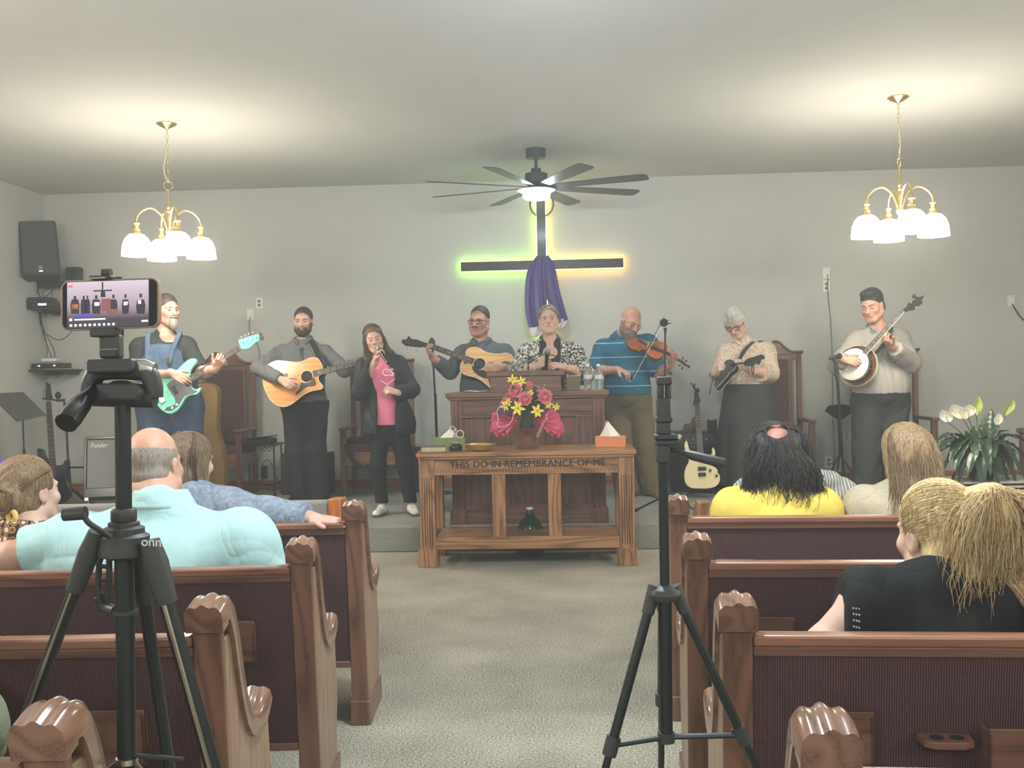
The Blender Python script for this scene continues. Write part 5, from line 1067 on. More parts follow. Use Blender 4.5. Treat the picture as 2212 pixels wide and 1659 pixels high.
    def garment(s, name, mat, prims, infl=.012, cuts=(), armcuts=(), fold=.005, seed=1, h=None, subs=(), freq=22, stretch=(1, 1, .45), parent=None, rel=1):
        cs = list(cuts)
        for p, d, rad in armcuts: cs.append(lambda X, Y, Z, p=p, d=d, rad=rad: np.minimum((X-p[0])*d[0]+(Y-p[1])*d[1]+(Z-p[2])*d[2], rad-np.sqrt((X-p[0])**2+(Y-p[1])**2+(Z-p[2])**2)))
        return soft(name, list(prims)+[sub(q) for q in subs], h or s.h, mat, parent or s.root, cuts=cs, infl=infl, fold=fold, seed=seed, freq=freq, stretch=stretch, rel=rel)
    def shoes(s, mat, size=.27, toe=None, h=.006, w=.042):
        for i, sd in enumerate('RL'):
            A_ = s.J['a'+sd]; f = (Vector(toe[i]).normalized() if toe else s.fw); f = V(f.x, f.y, 0).normalized(); z0 = s.bz; b = V(A_.x, A_.y, z0)
            pr = [cap(b-f*.05+V(0, 0, .045), b+f*.03+V(0, 0, .05), w*.95, w*.9, .03), cap(b+f*.02+V(0, 0, .035), b+f*(size-.10)+V(0, 0, .026), w*.9, w*.85, .03), cap(b+V(0, 0, .05), b+V(0, 0, .10), w*.85, w*.8, .02)]
            sh_ = soft('shoe', pr, h, mat, s.root, cuts=[lambda X, Y, Z: (z0+.002-Z)+0*X+0*Y])
            soft('sole', pr[:2], h, plain('shoe_sole', L(120, 118, 112), .7), sh_, cuts=[lambda X, Y, Z: (z0+.001-Z)+0*X+0*Y, lambda X, Y, Z: (Z-z0-.022)+0*X+0*Y], infl=.006)
            m = MB()
            for k in range(4): c_ = b+f*(.045+.028*k)+V(0, 0, .082-.011*k); sx = V(-f.y, f.x, 0); m.tube([c_-sx*.022, c_+V(0, 0, .004), c_+sx*.022], .0028, 5)
            m.build('laces', mat, sh_)
def strand_mesh(name, mat, parent, paths, r0=.0022, r1=.0006, n=4):
    m = MB()
    for pts in paths:
        k = len(pts); m.tube(pts, [r0+(r1-r0)*(i/(k-1))**2 for i in range(k)], n)
    return m.build(name, mat, parent, angle=0)
# ================================================================ the band on the stage
m_gshirt = cloth('grey_shirt', L(112, 114, 116)); m_bpants = cloth('black_trousers', L(44, 48, 50)); m_shoe = plain('black_shoe', L(24, 24, 25), .25)
h_brown = hair_mat('dark_brown_hair', L(44, 36, 32), L(84, 70, 62)); h_short = hair_mat('short_dark_hair', L(40, 36, 36), L(70, 64, 62))
def trousers(g, mat, zt, zb=STZ+.03, r=(.108, .085, .078), infl=.01, seed=4, fold=.010, name='trousers', **k):
    J = g.J; pr = [cap(J['h'+d]+V(0, 0, .05), J['k'+d], r[0], r[1], .04) for d in 'RL']+[cap(J['k'+d], J['a'+d]+V(0, 0, -.03), r[1], r[2], .04) for d in 'RL']+g.torso[2:5]
    return g.garment(name, mat, pr, infl, [g.below(zt), g.above(zb)], (), fold, seed, freq=20, **k)
def shirt(g, mat, zb, fr, infl=.015, fold=.011, seed=3, name='shirt', subs=(), extra=(), cuts=(), **k):
    pr = list(g.torso)+list(extra); ua, fa = k.pop('ua', .004), k.pop('fa', .004)
    for d, f in zip('RL', fr): pr += g.sleeve(d, f, ua, fa)
    return g.garment(name, mat, pr, infl, [g.above(zb)]+list(cuts), (), fold, seed, subs=subs, freq=k.pop('freq', 26), **k)
def collar(g, mat, w=.066, open_=.3, drop=.0, pts=True, dz=0):
    N = g.J['n']; m = MB(); fw, ax = g.fw, g.ax
    w += .014; dz += .014
    def cp(a, rr, z): return N + ax*math.sin(a)*rr + fw*(-math.cos(a)*rr*1.0 - .01) + V(0, 0, z+dz)
    m.grid(lambda u, v: cp(-PI+open_+(2*PI-2*open_)*u, w+.016*v-.004, .035-.045*v-.05*(1-math.cos((u-.5)*2*PI*.5)) + (.0 if abs(u-.5) < .3 else -.0)), 28, 5)
    if pts:
        for a in (-1, 1):
            o = cp(a*(PI-open_), w, -.022); m.grid(lambda u, v: o + ax*a*(.052*u*(1-.2*v)+.004) + fw*(.010-.012*u) + V(0, 0, .012+.02*u-v*(.045-.012*u)), 4, 4)
    return m.build('collar', mat, g.root, solid=.004, angle=0)
def strap(g, pts, mat, w=.022, name='instrument_strap'): return MB().tube(spline(pts, 8), w, 8, flat=.18).build(name, mat, g.root)
# ---- man in overalls
def man_overalls():
    g = Fig('big man with grey goatee in blue denim overalls playing the sea-foam bass', 8.5); H = g.hd = Head(P(361, 672, 8.5), 52, 2, 0, 1.12)
    g.j(n=(356, 718), sR=(303, 752), sL=(402, 748, .06), eR=(297, 815, -.08), eL=(436, 806, -.12), wR=(372, 806, -.33), wL=(466, 796, -.30), hR=(338, 890), hL=(398, 890, .03), kR=(335, 985), kL=(402, 985), aR=(332, 1075), aL=(408, 1075))
    g.J['aR'].z = g.J['aL'].z = STZ+.09; g.setup(1.15, .16, (.235, .20), .03, neck=.068, arm=1.25, leg=1.3)
    g.hands = hand(g.J['wR'], P(402, 822, 8.14)-g.J['wR'], (0, 1, -.35), (.5, -.2, 1), (.35, .5, .35), 1.12) + hand(g.J['wL'], P(478, 775, 8.15)-g.J['wL'], (.1, .3, .5), (-.7, -.6, .2), (.9, .9, .6), 1.1)
    g.make_body(SKIN2, jowl=1, stub=(.6, .5, .47), brow=(.3, .25, .23), lips=(.7, .45, .42))
    shirt(g, cloth('black_tshirt', L(46, 50, 54)), P(360, 880, 8.5).z, (.85, .85), .016, .008, 5, 't_shirt', subs=[g.hd.E((0, .02, -.2), (.06, .06, .06))])
    den = NT('blue_denim'); v = den.coords(); nz = den.n('ShaderNodeTexNoise'); nz.inputs['Scale'].default_value = 14; nz.inputs['Detail'].default_value = 9; den.l(v, nz.inputs[0]); wrinkle(den, nz.outputs[0], .6); m_denim = den.set(.9, 0, .15, den.ramp(nz.outputs[0], [(.3, L(62, 80, 106)), (.7, L(80, 98, 124))]))
    globals()['m_denim'] = m_denim
    zt = P(360, 838, 8.5).z; zb = P(375, 742, 8.3).z; cx = g.ct
    axn, fwn, c0 = A(g.ax), A(g.fw), A(lerp(g.J['n'], g.bt, .5))
    def bib(X, Y, Z):
        a = (X-c0[0])*axn[0]+(Y-c0[1])*axn[1]; f = (X-c0[0])*fwn[0]+(Y-c0[1])*fwn[1]; w = .105+np.clip((zb-.02-Z)*.75, 0, .3)
        return np.where(Z < zt, -1.0, np.maximum(np.maximum(np.abs(a)-w, .02-f), Z-zb)).astype(F32)
    J = g.J; pr = [cap(J['h'+d]+V(0, 0, .05), J['k'+d], .135, .105, .04) for d in 'RL']+[cap(J['k'+d], J['a'+d]+V(0, 0, -.03), .105, .095, .04) for d in 'RL']+g.torso
    ov = g.garment('overalls', m_denim, pr, .028, [bib, g.above(STZ+.03)], (), .009, 7)
    for sx in (-1, 1):
        p0 = g.ct+g.fw*.205+g.ax*sx*.088+V(0, 0, .01); pts = [p0, p0+V(0, 0, .07)-g.fw*.045+g.ax*sx*.008, g.J['n']+g.ax*sx*.125+g.fw*.075+V(0, 0, -.035), g.J['n']+g.ax*sx*.12-g.fw*.02+V(0, 0, -.012), g.ct-g.fw*.14+g.ax*sx*.06]
        MB().tube(spline(pts, 8), .02, 8, flat=.25).build('strap', m_denim, ov); MB().box(p0+g.fw*.006, (.04, .01, .05), rotz(-.3)).build('buckle', m_steel, ov, bevel=.003)
    m = MB(); o = P(392, 790, 8.22); m.box(o, (.11, .012, .10), rotz(.35)); 
    soft('hair', [H.E((0, -.02, .05), (.082, .1, .088)), sub(H.E((0, .085, -.005), (.066, .06, .076), k=.012)), sub(H.E((0, .02, -.08), (.1, .12, .08), k=.01))], .004, h_short, g.root)
    soft('beard', [H.E((0, .088, -.085), (.036, .03, .036), k=.02), H.E((0, .092, -.115), (.028, .026, .032), k=.02), H.E((0, .098, -.045), (.036, .016, .011), k=.01), sub(H.E((0, .12, -.058), (.016, .02, .005), k=.004))], .004, hair_mat('grey_beard', L(92, 88, 84), L(150, 146, 140)), g.root, fold=.003, freq=80, stretch=(1, 1, .4))
    g.shoes(m_shoe, .3); return g
man_overalls()
# ---- guitarist in grey shirt and tie
def guitarist_one():
    g = Fig('bearded man in grey shirt and black tie strumming a cutaway acoustic guitar', 9.3); H = g.hd = Head(P(655, 697, 9.28), 4, 2, 0, 1.07)
    g.j(n=(655, 735), sR=(606, 766), sL=(703, 764), eR=(557, 795, -.30), eL=(744, 799, -.1), wR=(607, 820, -.43), wL=(796, 778, -.25), hR=(636, 880), hL=(680, 880), kR=(640, 975, -.03), kL=(682, 972, 0), aR=(648, 1062, .0), aL=(690, 1060, .0))
    g.J['aR'].z = g.J['aL'].z = STZ+.09; g.setup(1.08, .13, (.17, .155), .01, neck=.062, arm=1.12, leg=1.15)
    g.hands = hand(g.J['wR'], P(640, 838, 8.80)-g.J['wR'], (0, 1, -.2), (.4, -.1, 1), (.6, .8, .4), 1.15) + hand(g.J['wL'], V(.6, -.1, .5), (0, -.6, .4), (.5, 0, .8), (.9, .9, .5))
    g.make_body(SKIN, stub=(.42, .32, .30), scalp=(.4, .33, .3), brow=(.3, .24, .22)); tz_ = P(655, 868, 9.3).z
    shirt(g, m_gshirt, tz_, (1.9, 1.95), .017, .012, 3); trousers(g, m_bpants, tz_+.012); g.shoes(m_shoe, .29, [(-.4, -1, 0), (.9, -.7, 0)])
    soft('hair', [H.E((0, -.022, .052), (.080, .096, .088)), sub(H.E((0, .09, -.012), (.062, .060, .076), k=.008)), sub(H.E((0, .02, -.07), (.1, .12, .075), k=.01))], .004, h_short, g.root)
    soft('beard', [H.E((0, .048, -.078), (.058, .050, .046), k=.02), H.E((0, .074, -.06), (.042, .03, .032), k=.01), H.C((-.064, .012, -.01), (-.056, .03, -.07), .012, .018), H.C((.064, .012, -.01), (.056, .03, -.07), .012, .018), sub(H.E((0, .108, -.056), (.018, .022, .007), k=.005)), sub(H.E((0, .1, -.012), (.046, .05, .03), k=.01))], .004, h_brown, g.root, fold=.002, freq=90)
    collar(g, m_gshirt, .07, .35); N = g.J['n']; o = N+g.fw*.128+V(.008, 0, -.068); m = MB()
    m.ring([[o+V(-.019, y, 0), o+V(.019, y, 0), o+V(.012, y-.012, -.034), o+V(-.012, y-.012, -.034)] for y in (0, .02)])
    m.ring([[o+V(-.011, y-.008, -.03), o+V(.013, y-.008, -.03), o+V(.05, y-.05, -.21), o+V(.012, y-.05, -.21)] for y in (0, .01)]); m.build('tie', plain('black_tie', L(28, 30, 32), .5), g.root, bevel=.002)
    strap(g, [N+g.ax*.07-g.fw*.06, N+g.ax*.085+g.fw*.03+V(0, 0, -.005), P(688, 768, 9.09), P(697, 790, 9.06)], m_blk, .025)
guitarist_one()
# ---- singer in black jacket
def singer():
    g = Fig('young woman with long wavy hair singing, in black jacket and pink t-shirt', 8.5); H = g.hd = Head(P(808, 734, 8.47), 12, 4, -13, .98)
    g.j(n=(817, 771), sR=(785, 796, .02), sL=(860, 788, .02), eR=(778, 846, -.1), eL=(889, 842, -.03), wR=(812, 778, -.23), wL=(858, 848, -.24), hR=(824, 925), hL=(860, 925), kR=(816, 1010, -.03), kL=(874, 1004, 0), aR=(826, 1090, -.02), aL=(889, 1082, .0))
    g.J['aR'].z = g.J['aL'].z = STZ+.085; g.setup(.86, .115, (.13, .115), .0, neck=.046, arm=.92, leg=.98, fem=1)
    g.hands = hand(g.J['wR'], P(817, 752, 8.22)-g.J['wR'], P(840, 765, 8.3)-P(805, 760, 8.3), (-.3, -.9, .2), (.8, 1.0, .6), .95) + hand(g.J['wL'], P(838, 842, 8.22)-g.J['wL'], (0, .6, -.6), (-.2, -.1, 1), (.9, 1.1, .7), .95)
    g.make_body(SKIN, fem=1, eyes='down', brow=(.6, .5, .42), lips=(.85, .5, .5))
    pk = NT('pink_tshirt'); _n = pk.n('ShaderNodeTexNoise'); _n.inputs['Scale'].default_value = 200; wrinkle(pk, _n.outputs[0], .5); m_pink = pk.set(.85, 0, .2, L(226, 130, 156)); ts = shirt(g, m_pink, P(838, 918, 8.4).z, (.3, .3), .014, .006, 11, 't_shirt')
    m = MB(); o = P(838, 812, 8.3); fx_ = V(1, .12, .0).normalized(); put_text(m, 'CS', .088, o, fx_, (0, .12, 1), .001)
    m.build('shirt_lettering', plain('shirt_print', L(246, 214, 224), .7), ts)
    m = MB(); m.tube([P(822, 822, 8.31), P(837, 831, 8.29), P(853, 818, 8.31)], .0035, 5); m.build('shirt_emblem', bpy.data.materials['shirt_print'], ts)
    m_jk = cloth('black_jacket', L(44, 50, 54), .55, 90, bump=.15); J = g.J; N = J['n']
    fwn, axn, c0 = A(g.fw), A(g.ax), A(N)
    def openf(X, Y, Z):
        f = (X-c0[0])*fwn[0]+(Y-c0[1])*fwn[1]; a = (X-c0[0])*axn[0]+(Y-c0[1])*axn[1]; d = c0[2]-Z
        l = -.045+np.clip(d-.10, 0, .2)*.22; r = .05+np.clip(d, 0, .14)*.75+.10*np.clip(d-.3, 0, 1)*.3
        return np.minimum(np.minimum(f-.02, a-l), r-a).astype(F32)
    pr = g.torso+g.sleeve('R', 1.84, .004, .008)+g.sleeve('L', 1.84, .007, .010)+[ell(lerp(J['hR'], J['hL'], .5)+V(0, 0, .02), (.185, .15, .22), g.TR, .08)]
    g.garment('jacket', m_jk, pr, .024, [g.above(P(838, 936, 8.5).z), openf], (), .016, 13, freq=24, subs=[H.E((0, .03, -.1), (.07, .09, .09))])
    soft('hood', [cap(N+g.ax*-.07-g.fw*.06+V(0, 0, .0), N+g.ax*.08-g.fw*.06+V(0, 0, .015), .045, .05, .03), cap(N+g.ax*.08-g.fw*.04+V(0, 0, .015), N+g.ax*.075+g.fw*.035+V(0, 0, -.03), .03, .022, .03)], .005, m_jk, g.root, fold=.008, seed=3)
    trousers(g, cloth('black_leggings', L(36, 40, 42)), P(838, 900, 8.5).z, STZ+.1, (.085, .06, .045), .006, 5, .006, name='leggings')
    h_sing = hair_mat('long_brown_hair', L(64, 50, 42), L(128, 104, 86)); random.seed(21)
    hr = soft('hair', [H.E((0, -.02, .048), (.083, .1, .092)), H.E((0, -.06, -.03), (.078, .06, .1)), H.C((-.07, -.02, .0), (-.085, .0, -.13), .03, .034, .03), H.C((-.085, .0, -.13), (-.06, .03, -.27), .034, .022, .03), H.C((.07, -.03, .0), (.085, -.02, -.12), .026, .03, .03), H.C((.085, -.02, -.12), (.11, -.03, -.16), .03, .02, .03),
        sub(H.E((0, .10, -.014), (.058, .085, .086), k=.015)), sub(H.E((0, .07, -.08), (.05, .06, .06), k=.02))], .004, h_sing, g.root, fold=.008, freq=45, seed=9)
    P_ = []
    for k in range(70):
        sd = -1 if k < 48 else 1; a = random.uniform(.2, 1); ph = random.uniform(0, 6); off = random.uniform(-.022, .022)
        P_.append([H.p(sd*(.06+.03*math.sin(t*2.5)*a+off*t)+.004*math.sin(ph+t*9), -.01+random.uniform(-.002, .002)+.04*t+.5*off, .06-.36*t*(1 if sd < 0 else .6)) + V(.008*math.sin(ph+t*11)*t, 0, 0) for t in [i/12 for i in range(13)]])
    P_ += comb(H, [(.06, .05, .10), (.03, .06, .125), (0, .05, .14), (-.03, .06, .125), (-.06, .05, .10)], (-.02, -.10, .02), 120); P_ += flow(H, [(-.07, .03, .07), (-.085, .02, -.05), (-.08, .03, -.16), (-.055, .04, -.28)], 60, (.012, .028), .015, .010, 2.2, rnd=3) + flow(H, [(.07, .02, .07), (.082, .0, -.04), (.09, -.01, -.14), (.12, -.02, -.19)], 30, (.012, .022), .012, .008, 2, rnd=5); strand_mesh('hair_strands', h_sing, hr, P_, .0016, .0009, 3)
    MB().ell(H.p(-.079, .0, -.04), (.004,)*3).build('earring', m_ivory, g.root)
    g.shoes(plain('white_sneaker', L(228, 228, 222), .6, vary=.06, scale=40, bump=.3), .26, [(-.15, -1, 0), (.35, -1, 0)], .005, .038)
    mc = thing('microphone', 'black handheld microphone at the mouth of the singing woman', 'microphone', P(822, 760, 8.24)); a, b = P(815, 749, 8.26), P(838, 785, 8.13); d = (b-a).normalized()
    MB().tube([a+d*.045, a+d*.06, b], [.021, .016, .012], 14).build('handle', m_blkg, mc); MB().ell(a+d*.02, (.025,)*3).build('grille', plain('mic_grille', L(150, 152, 150), .5, .3, scale=400, bump=.5), mc); MB().tube([a+d*.04, a+d*.048], .0255, 16).build('collar_ring', m_steel, mc)
singer()
# ---- guitarist with glasses
def guitarist_two():
    g = Fig('man with glasses in a dark grey shirt playing guitar left of the pulpit', 9.1); H = g.hd = Head(P(1035, 696, 9.08), -16, 2, 3, 1.1)
    g.j(n=(1040, 738), sR=(1000, 766), sL=(1089, 764), eR=(972, 802, -.12), eL=(1118, 800, -.1), wR=(934, 772, -.3), wL=(1086, 793, -.34), hR=(1022, 880), hL=(1066, 880), kR=(1022, 970), kL=(1066, 970), aR=(1022, 1060), aL=(1066, 1060))
    g.J['aR'].z = g.J['aL'].z = STZ+.09; g.setup(1.1, .14, (.19, .17), .02, neck=.066, arm=1.15, leg=1.15)
    g.hands = hand(g.J['wR'], P(921, 752, 8.75)-g.J['wR'], (.5, -.2, .5), (.6, -.7, .4), (.7, .9, .6), 1.05, curls=[(.6, .9, .6)]*2+[(.8, .9, .6)]*2) + hand(g.J['wL'], P(1062, 796, 8.72)-g.J['wL'], (0, 1, -.3), (-.2, -.1, 1), (.9, 1.0, .6), 1.12)
    g.make_body(SKIN2, jowl=1, stub=(.72, .6, .57), brow=(.35, .28, .26), scalp=(.4, .34, .32)); m_dk = cloth('charcoal_shirt', L(92, 98, 104)); tz_ = P(1040, 862, 9.1).z
    shirt(g, m_dk, tz_, (1.7, 1.85), .018, .012, 17); trousers(g, m_bpants, tz_+.012); g.shoes(m_shoe)
    soft('hair', [H.E((0, -.022, .054), (.078, .094, .084)), sub(H.E((0, .092, -.012), (.066, .056, .076), k=.008)), sub(H.E((0, .02, -.07), (.1, .12, .082), k=.01))], .004, h_short, g.root)
    soft('moustache', [H.C((-.02, .092, -.044), (.02, .092, -.044), .007, k=.006)], .003, h_brown, g.root); glasses(H, m_blk, g.root, .027, .017, .002)
    collar(g, m_dk, .074, .5); m = MB(); o = g.J['n']+g.fw*.115+V(.0, 0, -.07); m.tube(spline([o+V(-.045, .02, .04), o, o+V(.045, .02, .04)], 6), .003, 6); m.tube([o, o+V(.01, -.01, -.07)], .003, 6); m.build('bolo_tie', m_leather, g.root); m = MB(); m.ell(o+V(0, -.005, -.0), (.012, .006, .014)); m.build('bolo_clasp', m_steel, g.root)
    N = g.J['n']; strap(g, [N-g.ax*.06-g.fw*.06, N-g.ax*.085+g.fw*.04+V(0, 0, -.005), P(1008, 772, 8.9), P(1002, 786, 8.87)], m_leather, .025)
guitarist_two()
def pattern(name, base, spots, scale=60, rough=.85, thr=.5, metric='noise'):
    t = NT(name); v = t.coords()
    n1 = t.n('ShaderNodeTexNoise'); n1.inputs['Scale'].default_value = scale; n1.inputs['Detail'].default_value = 3; n1.inputs['Distortion'].default_value = 2.2; t.l(v, n1.inputs[0])
    n2 = t.n('ShaderNodeTexNoise'); n2.inputs['Scale'].default_value = scale*.55; n2.inputs['Detail'].default_value = 2; t.l(v, n2.inputs[0])
    sc_ = t.ramp(n2.outputs[0], [(.35, spots[0]), (.62, spots[-1])], 'CONSTANT'); wrinkle(t, n1.outputs[0], .5); f = t.ramp(n1.outputs[0], [(thr-.03, (0, 0, 0, 1)), (thr+.03, (1, 1, 1, 1))]); return t.set(rough, 0, .2, t.mix(f, base, sc_))
# ---- preacher at the pulpit
def preacher():
    g = Fig('woman with pulled-back grey-blonde hair behind the pulpit in a black and white patterned cardigan', 8.6); H = g.hd = Head(P(1185, 694, 8.55), 1, -9, 0, 1.02)
    g.j(n=(1188, 733), sR=(1144, 766), sL=(1236, 766), eR=(1118, 804, -.12), eL=(1260, 808, -.10), wR=(1162, 792, -.42), wL=(1220, 793, -.42), hR=(1165, 890), hL=(1212, 890), kR=(1166, 980), kL=(1212, 980), aR=(1166, 1070), aL=(1212, 1070))
    g.J['aR'].z = g.J['aL'].z = STZ+.09; g.setup(1.05, .14, (.18, .16), .02, neck=.058, arm=1.12, leg=1.15, fem=1.15)
    g.hands = hand(g.J['wR'], P(1180, 777, 8.1)-g.J['wR'], (.5, .6, 0), (.2, -.3, 1), (.7, .9, .6), 1.0) + hand(g.J['wL'], P(1194, 787, 8.12)-g.J['wL'], (0, .5, -.6), (-.2, -.3, 1), (.5, .6, .4), 1.0)
    g.make_body(SKIN, jowl=.6, brow=(.62, .5, .42), lips=(.82, .5, .48))
    V0 = g.J['n']+g.fw*.13+V(0, 0, -.09)
    shirt(g, cloth('black_top', L(40, 44, 48), .6), P(1188, 862, 8.6).z, (.4, .4), .010, .005, 23, 'top', subs=[ell(V0+V(0, 0, .02), (.075, .08, .095), None, .02)])
    m_bw = pattern('black_white_paisley', L(42, 42, 42), [L(222, 220, 212), L(210, 208, 200)], 34, thr=.52); fwn, axn, c0 = A(g.fw), A(g.ax), A(g.J['n'])
    def openf(X, Y, Z):
        f = (X-c0[0])*fwn[0]+(Y-c0[1])*fwn[1]; a = (X-c0[0])*axn[0]+(Y-c0[1])*axn[1]; d = c0[2]-Z; w = .088-.09*np.clip(d-.12, 0, .3)
        return np.minimum(f-.02, w-np.abs(a)).astype(F32)
    pr = g.torso+g.sleeve('R', 1.45, .022, .022)+g.sleeve('L', 1.4, .022, .022)
    g.garment('cardigan', m_bw, pr, .022, [g.above(P(1188, 905, 8.6).z), openf], (), .010, 29, subs=[H.E((0, .0, -.14), (.07, .08, .07))])
    trousers(g, m_bpants, P(1188, 880, 8.6).z); g.shoes(m_shoe)
    h_gb = hair_mat('grey_blonde_hair', L(98, 92, 82), L(186, 178, 160)); hr_ = soft('hair', [H.E((0, -.02, .05), (.080, .098, .088)), H.E((0, -.075, .06), (.04, .035, .04), k=.02), sub(H.E((0, .09, -.012), (.066, .072, .085), k=.02)), sub(H.E((0, .03, -.09), (.1, .12, .075), k=.01))], .0038, h_gb, g.root, fold=.003, freq=60)
    strand_mesh('hair_strands', h_gb, hr_, comb(H, [(.072, .02, .02), (.07, .045, .07), (.045, .06, .11), (.0, .062, .13), (-.045, .06, .11), (-.07, .045, .07), (-.072, .02, .02)], (0, -.09, .06), 420)+comb(H, [(.03, .064, .12), (.0, .066, .118), (-.03, .064, .105)], (.072, .02, .05), 90, rnd=4), .0012, .0008, 3)
    for a in (-1, 1): m = MB(); m.ell(H.p(a*.082, .002, -.045), (.004, .004, .007)); m.ell(H.p(a*.082, .002, -.062), (.003, .003, .009)); m.build('earring', m_ivory, g.root)
    mc = thing('microphone', 'silver-topped handheld microphone held over the pulpit by the woman', 'microphone', P(1182, 770, 8.02)); a, b = P(1183, 753, 7.98), P(1179, 800, 8.1); d = (b-a).normalized()
    MB().tube([a+d*.04, a+d*.06, b], [.02, .016, .012], 14).build('handle', m_blkg, mc); MB().ell(a+d*.018, (.025,)*3).build('grille', bpy.data.materials['mic_grille'], mc); MB().tube([a+d*.036, a+d*.044], .026, 16).build('collar_ring', m_chrome, mc)
preacher()
gm = thing('gooseneck_microphone', 'thin black gooseneck microphone bending over the reading desk', 'microphone', P(1141, 800, 7.95))
MB().tube(spline([P(1141, 803, 7.96), P(1141, 788, 7.95), P(1143, 779, 7.95), P(1152, 770, 7.95), P(1170, 766, 7.95), P(1195, 768, 7.95), P(1215, 776, 7.95), P(1228, 788, 7.95)], 6), .0045, 8).build('flexible_neck', m_blk, gm); MB().tube([P(1141, 802, 7.96), P(1141, 792, 7.96)], .009, 10).build('base_socket', m_blk, gm)
# ---- violinist
def violinist():
    g = Fig('bald man with grey beard in a striped blue polo playing the violin', 9.5); H = g.hd = Head(P(1361, 697, 9.42), 30, 26, 12, 1.12)
    g.j(n=(1340, 728), sR=(1306, 756), sL=(1398, 745, -.02), eR=(1286, 801, -.05), eL=(1424, 808, -.12), wR=(1336, 799, -.35), wL=(1450, 786, -.33), hR=(1332, 880), hL=(1376, 880), kR=(1338, 968, -.02), kL=(1392, 960, 0), aR=(1352, 1045, 0), aL=(1408, 1045, .02))
    g.J['aR'].z = g.J['aL'].z = STZ+.09; g.setup(1.12, .15, (.195, .19), .04, neck=.066, arm=1.12, leg=1.2)
    g.hands = hand(g.J['wR'], P(1360, 806, 9.06)-g.J['wR'], (-.2, .3, -1), (.4, -.6, .5), (.5, .7, .4), 1.08) + hand(g.J['wL'], P(1458, 768, 9.1)-g.J['wL'], (-.4, .6, .3), (-.5, -.6, .2), (.3, .9, .7), 1.05, spread=.03)
    g.make_body(SKIN2, jowl=.4, stub=(.55, .5, .48), brow=(.4, .36, .34), eyes='down', scalp=(.78, .7, .66)); tz_ = P(1355, 852, 9.45).z
    t = NT('striped_polo'); v = t.coords(); sp = t.n('ShaderNodeSeparateXYZ'); t.l(v, sp.inputs[0]); w = t.math('FRACT', t.math('MULTIPLY', t.math('ADD', sp.outputs[2], .03), 7.6)); ln = t.ramp(w, [(.0, (1, 1, 1, 1)), (.055, (1, 1, 1, 1)), (.06, (0, 0, 0, 1)), (1, (0, 0, 0, 1))], 'CONSTANT'); nz = t.n('ShaderNodeTexNoise'); nz.inputs['Scale'].default_value = 40; t.l(v, nz.inputs[0])
    wrinkle(t, nz.outputs[0], .55); m_polo = t.set(.8, 0, .2, t.mix(ln, t.ramp(nz.outputs[0], [(.3, L(36, 92, 118)), (.7, L(46, 108, 136))]), L(150, 186, 200)))
    shirt(g, m_polo, tz_, (.9, .9), .022, .012, 31, 'polo_shirt', ua=.02); collar(g, m_polo, .078, .5)
    trousers(g, cloth('olive_trousers', L(112, 102, 80)), tz_+.02, STZ+.02, (.12, .10, .095), .012, 8, .014); g.shoes(plain('tan_shoe', L(150, 124, 92), .6), .28, [(-.2, -1, 0), (.3, -1, 0)])
    soft('beard', [H.E((0, .055, -.085), (.064, .05, .05), k=.02), H.E((0, .08, -.06), (.044, .03, .03), k=.02), H.E((.01, .085, -.13), (.05, .042, .055), k=.03), H.C((-.068, .0, -.01), (-.06, .03, -.07), .016, .022), H.C((.068, .0, -.01), (.06, .03, -.07), .016, .022), sub(H.E((0, .1, -.008), (.046, .05, .028), k=.01))], .004, hair_mat('grey_brown_beard', L(78, 72, 68), L(136, 128, 122)), g.root, fold=.004, freq=70)
    glasses(H, m_steel, g.root, .025, .014, .0013)
violinist()
